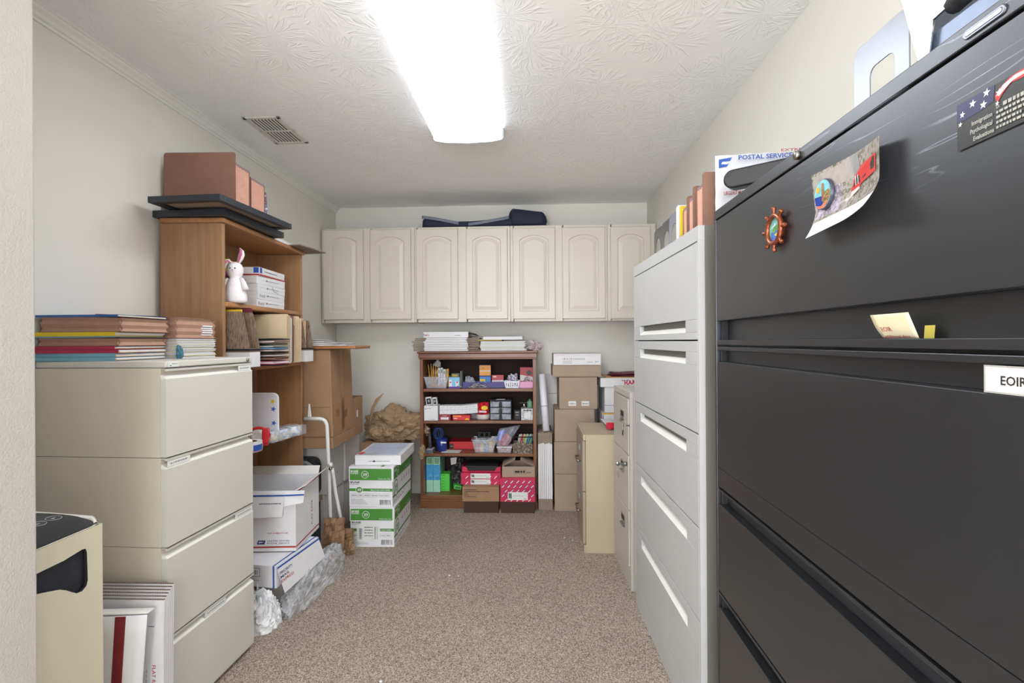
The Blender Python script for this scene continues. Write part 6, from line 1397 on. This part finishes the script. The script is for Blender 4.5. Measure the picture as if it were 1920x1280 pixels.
def wb(m, w, d, h):
    y = -d / 2 - .0008; m.fr(-w / 2 + .01, w / 2 - .01, h - .016, h - .014, Mpk2, y); m.ft('16 x 13', -.11, h * .5, .009, Mink, .07, y=y); dashes(m, -.03, .06, h * .5, .006, Mgrey, y); dashes(m, .08, .12, .02, .005, Mgrey, y); barcode(m, .14, .165, .02, .03, Mink, y, 8); dashes(m, -w / 2 + .02, -w / 2 + .09, h - .012, .006, Mpk2, y)
    for i in range(3): dashes(m, -.11, -.04, .03 - .009 * i, .003, Mgrey, y)
carton('flat white carton with small print on top of the shallow brown one', (.338, 4.03, 1.132), 0, .366, .34, .088, Mwc, tape=False, deco=wb)
# white boxes right of the column
carton('brown carton on the floor in the right rear corner, mostly hidden by filing cabinets', (.74, 4.05, .0005), 0, .40, .36, .66, Mkraft2, tape=False)
carton('small white carton with an orange lid edge behind the short beige cabinet', (.665, 4.03, .662), 0, .27, .32, .098, Mwc, tape=False, deco=lambda m, w, d, h: (m.fr(-w / 2, w / 2, h - .012, h, mat('ochre_edge', (222, 170, 60), .6), -d / 2 - .0008), m.fr(-w / 2 + .004, -w / 2 + .01, .01, h - .014, Mnavy, -d / 2 - .0008)))
carton('white carton with a thin dark band below the red-lettered one', (.75, 4.04, .762), 0, .40, .33, .198, Mwc, tape=False, deco=lambda m, w, d, h: m.fr(-w / 2, w / 2, .055, .058, Mnavy, -d / 2 - .0008))
def red(m, w, d, h):
    y = -d / 2 - .0008; m.text('WHO ART', (-.068, y, h - .024), (1, 0, .02), (0, 0, 1), .011, Mburg, .058, .03); m.text('H.A.M.M', (-.045, y, .016), (1, 0, .13), (0, 0, 1), .030, mat('rose_red', (206, 40, 84), .5), .12, .06)
carton('flat white carton with slanting red letters beside the brown column', (.745, 4.03, .9615), 0, .455, .34, .068, Mwc, tape=False, deco=red)
m = MB().box(-.20, .2, -.15, .15, 0, .006, mat('amber_folder', (206, 158, 96), .6)); tag(m.build('folder', loc=(.765, 4.03, 1.0305)), 'amber folder lying on the red-lettered white carton', 'folder')
for k in range(3):
    m = MB(); m.grid(lambda u, v: (-.16 + .34 * u, -.13 + .25 * v, .0015 + .006 * abs(sin(5 * u + k)) + .004 * v), 12, 4, Mburg)
    tag(m.build('folder', loc=(.77 + .006 * k, 4.03, 1.037 + .0085 * k), sol=.002), 'crumpled burgundy folder on the amber one, %s of three' % ['bottom', 'middle', 'top'][k], 'folder', 'burgundy folders on the right cartons')
# standing flattened cartons, tube and board
for k in range(7):
    x = .032 + .0158 * k; h = .60 + .004 * (k % 3)
    m = MB().box(0, .0145, 0, .38, 0, h, Mwc2 if k < 4 else Mwc)
    m.box(-.0004, .0149, -.0006, .3806, .0, .085, _M['mailer_brown']).box(-.0004, .0149, -.0006, .3806, h - .085, h + .0004, _M['mailer_brown'])
    tag(m.build('flattened_carton', loc=(x, 3.885 + .002 * (k % 2), .0005)), 'flattened white carton with brown ends standing right of the bookcase, %s from the left' % ['first', 'second', 'third', 'fourth', 'fifth', 'sixth', 'seventh'][k], 'box', 'flattened cartons standing by the bookcase')
t = thing('paper_tube', 'long white cardboard tube leaning on the back wall above the flattened cartons', 'tube', (0, 0, 0))
m = MB(); m.tube([(.098, 3.93, .607), (.066, 4.02, 1.05)], .028, Mwp, 24); m.build('tube', t)
m = MB(); m.tube([(.0845, 3.968, .795), (.0840, 3.9695, .800)], .0285, Mgrey, 24); m.build('seam', t)
for (x0, x1, z0, h, y, lb) in ((.045, .30, .0, .87, 4.262, 'lower white board leaning behind the cardboard tube'), (.045, .30, .872, .16, 4.262, 'upper white board strip behind the cardboard tube')):
    cube('white_board', lb, 'board', x0, x1, y, .012, z0 + .0005, h, Mwc2, bevel=.002)
# on the short beige cabinet
t = thing('red_comb', 'red notched plastic piece lying on the short beige filing cabinet', 'tool', (.560, 3.27, .7365), radians(0)); 
m = MB(); P_ = [(-.09, .012), (-.085, .046), (.09, .052), (.09, .012)]
for i in range(8): P_.append((.085 - .021 * i, .001 if i % 2 else .012))
m.prism(P_, -.012, .012, mat('ruby_plastic', (190, 24, 52), .35), 'y'); m.build('body', t, bevel=.002)
m = MB().box(-.1, .1, -.004, .004, 0, .003, Mgrey); tag(m.build('ruler', loc=(.56, 3.13, .7358), rz=0), 'thin grey ruler near the front edge of the short beige cabinet', 'ruler')
m = MB()
m.grid(lambda u, v: (-.12 + .24 * u, -.16 + .32 * v, .001 + .06 * abs(u - .4) * (1 - .3 * v)), 6, 4, Mpaper, False); tag(m.build('open_booklet', loc=(.60, 3.45, .7358), sol=.003), 'open white booklet at the back of the short beige cabinet', 'booklet')
# ================================================================ ON THE TALL PALE CABINET (top z 1.6865)
TZ = 1.687
Msil = mat('pale_enamel_metal', (142, 147, 158), .3, .25, var=.02); Mgm = mat('grey_metal', (120, 120, 122), .35, .8)
def bookend(label, loc, rz, w, h, mt, arch=True, foot=.12, cut=(.24, .76, .0, .66)):
    """bent steel plate: upright with a cut-out, foot running toward +y"""
    t = thing('bookend', label, 'bookend', loc, rz); m = MB()
    o = rrect(-w / 2, w / 2, 0, h, .02, 5); o = [(x, max(z, 0) if z > .02 else 0) for x, z in o]
    x0, x1, z0, z1 = -w / 2 + w * cut[0], -w / 2 + w * cut[1], .0, h * cut[3]
    ins = []
    for i in range(9):
        a = pi * i / 8; r = (x1 - x0) / 2; cx = (x0 + x1) / 2
        if arch: ins.append((cx + r * cos(a), z1 - r + r * sin(a)))
    if not arch: ins = [p for p in rrect(x0, x1, z1 - .1, z1, .014, 3) if p[1] > z1 - .05]
    out = [(-w / 2, .012), (-w / 2, h - .02)] + [(-w / 2 + .02 - .02 * cos(a), h - .02 + .02 * sin(a)) for a in (.4, .8, 1.2)] + [(-w / 2 + .02, h), (w / 2 - .02, h)] + [(w / 2 - .02 + .02 * sin(a), h - .02 + .02 * cos(a)) for a in (.4, .8, 1.2)] + [(w / 2, h - .02), (w / 2, .012)]
    full = [(-w / 2, 0.0)] + [p for p in out] + [(w / 2, 0.0), (x1, 0.0)] + ins + [(x0, 0.0)]
    m.prism(full, -.0012, .0012, mt, 'y'); m.build('upright', t, bevel=.0008)
    m = MB().box(-w / 2, w / 2, .0013, foot, 0, .0012, mt); m.build('foot', t); return t
# three sorter-like bookends near the far end
for k, (x, y, mt, lb) in enumerate(((.60, 2.40, Mgm, 'grey steel bookend with an arched opening, farthest of the three on the tall pale cabinet'), (.597, 2.24, Mgm, 'grey steel bookend with an arched opening, middle one on the tall pale cabinet'), (.592, 2.10, Msil, 'white steel bookend with an arched opening, nearest one on the tall pale cabinet'))):
    bookend(lb, (x, y, TZ), radians(-90), .15, .165, mt, True, .10, (.22, .78, 0, .72))
cube('white_box', 'white upright box just before the brown pockets on the tall pale cabinet', 'box', .575, .67, 1.985, .03, TZ, .165, Mwc, bevel=.002)
for k, (y, h, x0, dd) in enumerate(((1.90, .175, .575, .045), (1.83, .190, .575, .045), (1.735, .205, .575, .06))):
    pocket('expanding_file_pocket', 'brown expanding pocket standing on the tall pale cabinet, %s of three' % ['farthest', 'middle', 'nearest'][k], 'file pocket', (x0 + .15, y, TZ), 0, .30, dd, h - .04, flap=.035, gn=3, group=None)
m = MB().box(-.14, .14, -.002, .002, 0, .15, Myel); tag(m.build('yellow_folder', loc=(.71, 1.945, TZ)), 'yellow folder edge standing behind the farthest brown pocket on the tall pale cabinet', 'folder')
# mailing envelope, full and crinkled
t = thing('mailing_envelope', 'crinkled white mailing envelope with blue eagle mark standing behind the black cabinet', 'envelope', (.60, 1.655, TZ), radians(0))
We, He = .34, .235
def ef(u, v, s=-1): 
    k = sin(pi * u) * sin(pi * (v * .9 + .05)); return (We * u, s * (.022 * k ** .6 + .004 * noise.noise(Vector((u * 9, v * 7, s)))), He * v * (1 + .03 * u) + .004 * noise.noise(Vector((u * 8, s, 0))) * v)
Mty = mat('tyvek_white', (205, 207, 214), .45, var=.05, vs=14, bump=.3, bs=30)
m = MB(); m.grid(lambda u, v: ef(u, v, -1), 26, 18, Mty); m.grid(lambda u, v: ef(1 - u, v, 1), 26, 18, Mty); m.build('body', t)
m = MB()
def eq(a, b, c, d, mt, o=-.003): m.quad([tuple(Vector(ef(*q)) + Vector((0, o, 0))) for q in (a, b, c, d)], mt)
eq((.03, .82), (.10, .83), (.15, .96), (.03, .94), Mblue); eq((.06, .90), (.14, .90), (.10, .86), (.05, .87), Mwc, -.004); m.build('eagle_mark', t); m = MB()
m.text('POSTAL SERVICE', (.065, -.026, .212), (1, 0, .03), (0, 0, 1), .014, Mblue, .17, .02); m.build('blue_heading', t); m = MB(); m.text('EXTREMELY', (.20, -.026, .236), (1, 0, 0.02), (0, 0, 1), .008, Mred, .12); m.build('red_heading', t); m = MB(); m.text('URGENT MAIL', (.02, -.020, .10), (1, 0, .05), (0, 0, 1), .012, Mred, .07, .01); dashes(m, .02, .08, .04, .008, Mblue, -.020); m.build('lettering', t)
# ================================================================ ON THE BLACK CABINET (top z 1.6995)
KZ = 1.70
t = thing('desk_stapler', 'black rounded long-nosed stapler in front of the white mailing envelope', 'stapler', (.575, 1.505, KZ), radians(-38))
m = MB(); m.prism(rrect(0, .24, .062, .116, .026, 6), -.022, .022, mat('gloss_black', (34, 36, 42), .3, var=.08), 'y'); m.build('arm', t, bevel=.006, seg=3)
m = MB(); m.box(.05, .22, -.02, .02, 0, .012, Mblk).box(.17, .22, -.018, .018, .0121, .0615, Mblk); m.build('base', t, bevel=.003)
t = thing('bag_strap', 'black nylon strap bunched at the front edge of the black cabinet top', 'strap', (.60, 1.10, KZ))
m = MB(); m.grid(lambda u, v: (.10 * v, -.17 + .30 * u, .004 + .022 * sin(pi * u) ** 1.3 + .010 * sin(8 * u) * (1 - v)), 24, 4, mat('black_webbing', (40, 42, 46), .75, bump=.4, bs=400)); m.build('webbing', t, sol=.003)
m = MB(); m.tube([(.0, -.15 + .28 * i / 16, .008 + .024 * sin(pi * i / 16) ** 1.2) for i in range(17)], .003, mat('grey_piping', (110, 114, 120), .5), 6); m.build('piping', t)
bookend('pale steel bookend with a rectangular opening standing on the black cabinet', (.625, .918, KZ), radians(-90), .142, .172, Msil, False, .018, (.32, .76, 0, .67))
bookend('dark steel bookend standing crosswise beside the pale one on the black cabinet', (.712, .838, KZ), 0, .13, .172, mat('dark_steel', (74, 80, 90), .35, .6), False, .1, (.4, .6, 0, .4))
# heavy two-hole punch
t = thing('hole_punch', 'big chrome and steel-blue hole punch at the near end of the black cabinet top', 'hole punch', (.60, .60, KZ))
Msb = mat('blue_grey_steel', (108, 120, 140), .35, .5, var=.12, vs=18)
m = MB(); m.box(0, .13, -.10, .20, 0, .075, Msb); m.build('base', t, bevel=.003)
m = MB(); pf_ = [(.205, .0), (.262, .215), (.10, .215), (.085, .15), (.10, .10), (.125, .075), (.15, .066), (.17, .0)]
m.prism([(a - .02, b + .0) for a, b in [(.195, .0), (.262, .23), (.12, .23), (.10, .155), (.118, .112), (.15, .090), (.178, .088)]], -.008, -.004, chrome, 'x'); m.build('side_plate', t, bevel=.001)
m = MB(); m.lathe([(.0001, -.010), (.010, -.007), (.0125, 0), (.0001, 0)], (-.008, .142, .132), chrome, 20, 'x'); m.build('rivet', t)
m = MB(); m.tube([(.004, .135, .095), (-.004, .105, .090), (-.010, .085, .115), (-.012, .06, .17), (-.012, .03, .23)], [.013, .014, .012, .011, .011], Mblk, 12); m.build('lever', t)
m = MB(); m.tube([(-.006, .125, .088), (-.022, .098, .092), (-.026, .078, .125), (-.027, .05, .18), (-.027, .02, .24)], .0035, chrome, 8); m.build('lever_trim', t)
# ================================================================ MAGNETS AND NOTES ON THE BLACK CABINET'S FRONT
FX = .538
def fp(y, z, o=0): return (BX - .0140 * (0) + (y - BY) * .01396 - .0005 - o, y, z)
# ship-wheel magnet ; local plane: u = -Y (to the right in view), v = Z, w = -X (out)
t = thing('ship_wheel_magnet', 'copper ship-wheel magnet with a small sea picture on the black cabinet', 'magnet', fp(1.104, 1.558))
Mcu = mat('copper_cast', (150, 82, 56), .25, .7, var=.1); R = .030
def disc(m, c, rx, rz, x, mt, n=32): m.quad([(x, c[0] + rx * cos(2 * pi * i / n), c[1] + rz * sin(2 * pi * i / n)) for i in range(n)][::-1], mt)
m = MB(); ring = [(-.009, R * cos(a * pi / 16), R * sin(a * pi / 16)) for a in range(32)]
m.tube(ring, .0055, Mcu, 10, closed=True); m.build('rim', t)
m = MB()
for k in range(8):
    a = k * pi / 4 + pi / 2; c, s = cos(a), sin(a)
    m.tube([(-.009, (R + d) * c, (R + d) * s) for d in (.003, .006, .009, .013, .017, .019)], [.0035, .0035, .0028, .0048, .005, .003], Mcu, 10)
m.build('handles', t)
m = MB(); m.lathe([(.0001, -.006), (R - .001, -.006), (R - .001, 0), (.0001, 0)], (0, 0, 0), Mcu, 32, 'x')
disc(m, (0, 0), R - .002, R - .002, -.0065, mat('sea_teal', (120, 190, 180), .3, var=.25, vs=60)); 
m.quad([(-.0069, .016, -.004), (-.0069, -.024, -.004), (-.0069, -.020, -.016), (-.0069, 0, -.027), (-.0069, .018, -.02)], mat('sea_blue', (70, 110, 190), .3, var=.3, vs=70))
m.quad([(-.0073, .012, .002), (-.0073, -.016, .010), (-.0073, -.022, .002), (-.0073, .006, -.008)], mat('islet_green', (90, 150, 70), .4, var=.3, vs=80)); m.quad([(-.0076, .018, .004), (-.0076, -.006, .014), (-.0076, -.002, .008)], Mwc); m.quad([(-.0076, .002, -.012), (-.0076, -.010, -.008), (-.0076, -.008, -.016)], Myel); m.build('picture', t)
# curled postcard held by an oval magnet
t = thing('postcard', 'curled glossy postcard of a red cable railway car on the black cabinet', 'postcard', (0, 0, 0))
def pc(u, v, o=0):
    """u 0..1 left to right (far to near), v 0..1 bottom to top"""
    y = .966 - .212 * u - .022 * (1 - u) * (1 - v); z = 1.505 + .123 * v - .010 * u * v + .010 * u * (1 - v)
    curl = .002 + .024 * max(0, .42 - v) ** 1.5 / .27 + .016 * max(0, u - .55) ** 1.6 / .28
    return (fp(y, z)[0] - curl - o, y, z)
Mph = speckle('hillside_print', [(92, 104, 66), (150, 148, 128), (176, 168, 170), (110, 112, 84), (190, 184, 186)], 70, .22)
Mpu = speckle('lavender_print', [(150, 132, 176), (196, 188, 206), (120, 116, 120), (180, 168, 196)], 80, .22)
m = MB(); m.grid(lambda u, v: pc(u, v), 26, 22, Mpaper); m.build('card', t)
m = MB(); m.grid(lambda u, v: pc(u, .23 + .77 * v, .0006), 24, 18, Mph)
m.grid(lambda u, v: pc(.02 + .40 * u, .27 + .40 * v - .0 * u, .0010), 14, 10, Mpu)
m.grid(lambda u, v: pc(.02 + .6 * u, .66 + .30 * v, .0009), 14, 8, mat('pale_path_print', (170, 164, 160), .25, var=.12, vs=60))
m.grid(lambda u, v: pc(.56 + .10 * u + .05 * (1 - v), .62 + .37 * v, .0013), 4, 8, mat('track_print', (150, 150, 152), .25, var=.1))
Mrc = mat('tram_red', (214, 62, 62), .25); Mwd = mat('tram_window', (62, 66, 60), .2, var=.2, vs=60)
def pg(pts, mt, o):
    m.quad([pc(a, b, o) for a, b in pts], mt)
pg([(.55, .46), (.70, .50), (.95, .54), (.95, .80), (.71, .76), (.62, .66)], Mrc, .0020); pg([(.73, .56), (.83, .58), (.83, .76), (.73, .74)], Mwd, .0025); pg([(.835, .58), (.93, .60), (.93, .77), (.835, .76)], Mwd, .0025); pg([(.585, .50), (.695, .54), (.695, .70), (.63, .62)], Mwd, .0025)
for a in (.625, .66): pg([(a, .51), (a + .010, .512), (a + .010, .66), (a, .645)], Mwc, .0028)
pg([(.54, .36), (.68, .44), (.70, .50), (.56, .45)], mat('tram_nose', (226, 214, 212), .25), .0023); pg([(.58, .42), (.69, .46), (.70, .50), (.58, .46)], Mrc, .0026)
m.build('printed_photo', t)
t = thing('oval_magnet', 'oval souvenir magnet with sun and sea holding the postcard', 'magnet', (0, 0, 0))
cu, cv = .21, .60; c0 = Vector(pc(cu, cv))
m = MB(); n = 32
def ov(r, o): return [(c0.x - o, c0.y + .0265 * r * cos(2 * pi * i / n), c0.z + .0275 * r * sin(2 * pi * i / n)) for i in range(n)]
prof = [(1, .003), (1, .0065), (.93, .009)]; vs = []; fs = []
for r, o in prof: vs += ov(r, o)
for k in range(2):
    for i in range(n): fs.append((k * n + i, k * n + (i + 1) % n, (k + 1) * n + (i + 1) % n, (k + 1) * n + i))
m.add(vs, fs, mat('enamel_edge', (60, 60, 80), .3), True); m.quad(ov(.93, .0092), mat('enamel_sky', (130, 200, 214), .25, var=.2, vs=60))
def oq(pts, mt, o): m.quad([(c0.x - o, c0.y - .0265 * a, c0.z + .0275 * b) for a, b in pts], mt)
oq([(-.9, -.02), (0, -.1), (.1, -.75), (-.35, -.85), (-.75, -.55)], mat('enamel_blue', (36, 60, 150), .25, var=.35, vs=110), .0096); oq([(.0, .1), (.88, .2), (.86, -.3), (.5, -.78), (.1, -.8)], speckle('enamel_land', [(70, 110, 60), (190, 170, 90), (60, 70, 50), (200, 120, 70)], 120), .0097)
oq([(-.05, .72), (.2, .70), (.26, -.35), (-.02, -.45)], mat('enamel_tower', (150, 108, 76), .35, var=.3, vs=120), .0101); oq([(-.45 + .2 * cos(a * pi / 5), .38 + .2 * sin(a * pi / 5)) for a in range(10)], mat('enamel_sun', (240, 176, 50), .3), .0101)
oq([(-.62, -.62), (-.1, -.74), (.55, -.5), (.72, -.58), (.2, -.92), (-.4, -.86)], mat('enamel_coral', (232, 120, 92), .3, var=.2, vs=120), .0103); m.build('body', t)
# flag business card
t = thing('business_card', 'dark card with a waving flag corner stuck at the right edge of the black cabinet', 'card', (0, 0, 0))
Cy0, Cy1, Cz0, Cz1 = .638, .535, 1.549, 1.606
def cp(u, v, o=0): y = Cy0 + (Cy1 - Cy0) * u; return (fp(y, 0)[0] - .0012 - o, y, Cz0 + (Cz1 - Cz0) * v)
m = MB(); m.grid(lambda u, v: cp(u, v), 4, 4, mat('card_charcoal', (44, 46, 46), .35)); 
def cq(pts, mt, o): m.quad([cp(a, b, o) for a, b in pts], mt)
cq([(0, .62), (.12, .60), (.3, .62), (.48, .68), (.50, 1), (0, 1)], mat('flag_navy', (44, 46, 84), .35), .0003)
asp = (Cy0 - Cy1) / (Cz1 - Cz0)
for a, b, r in ((.08, .74, .075), (.22, .86, .09), (.36, .72, .09), (.40, .93, .09), (.55, .80, .08), (.05, .55, .06), (.53, .60, .05)): cq([(a + (p[0]) / asp, b + p[1]) for p in star(0, 0, r, .2)], Mwc, .0006)
cq([(.50, .76), (.56, .88), (.68, .98), (.80, 1), (1, 1), (1, .78), (.85, .84), (.68, .86), (.58, .72), (.53, .60)], mat('flag_red', (190, 48, 48), .35), .0005); cq([(.53, .78), (.60, .90), (.74, .97), (.9, .95), (1, .90), (1, .84), (.85, .90), (.70, .88), (.60, .78), (.55, .72)], mat('flag_white', (214, 210, 204), .35), .0008)
Mct = mat('card_text', (168, 168, 162), .5)
for i, s_ in enumerate(('Immigration', 'Psychological', 'Evaluations')): m.text(s_, cp(.21 - .02 * (i == 1) + .02 * (i == 2), .40 - .165 * i, .0009), (-.01396, -1, 0), (0, 0, 1), .0052, Mct, .027 if i != 1 else .029, .02)
m.text('Dr.', cp(.52, .50, .0009), (-.01396, -1, 0), (0, 0, 1), .0042, Mct, .005, .02)
for i in range(5):
    x = .60 if i == 0 else .52; z = .50 - .10 * i
    r = random.Random(i)
    while x < (.95, .9, .88, .8, .97)[i]:
        w = r.uniform(.02, .05); cq([(x, z), (x + w, z), (x + w, z + (.075 if i == 0 else .05)), (x, z + (.075 if i == 0 else .05))], Mct, .0009); x += w + .012
m.build('card', t)
# sticky notes in the label channel
t = thing('sticky_note', 'cream handwritten sticky note in the label channel of the black cabinet', 'note', (0, 0, 0))
def sn(u, v, o=0):
    w0 = .072 + .010 * v; y = .796 + .003 * v - w0 * u + .003 * sin(pi * v * 1.2) * (1 - u); return (fp(y, 0)[0] + .015 - .020 * v - o, y, 1.3186 + .0365 * v)
m = MB(); m.grid(sn, 8, 8, mat('cream_note', (232, 222, 190), .7)); m.build('note', t, sol=.0003)
m = MB(); Mrp2 = mat('red_pen', (176, 46, 60), .6); nv_ = Vector((-.020, 0, .0365))
m.text('EOIR', Vector(sn(.14, .30, .0012)), (-.01396, -1, 0), nv_, .0075, Mrp2, .022, .0); m.text('additional docs', Vector(sn(.10, .03, .0012)), (-.01396, -1, 0), nv_, .0050, Mrp2, .052, 0.0); m.build('handwriting', t)
m = MB(); m.quad([(fp(.715, 0)[0] + .020, .722, 1.3185), (fp(.70, 0)[0] + .020, .704, 1.3185), (fp(.70, 0)[0] + .020, .702, 1.3365), (fp(.715, 0)[0] + .020, .720, 1.3365)], mat('olive_note', (190, 178, 80), .7)); tag(m.build('sticky_flag', sol=.0004), 'olive yellow sticky flag just right of the cream note', 'note')
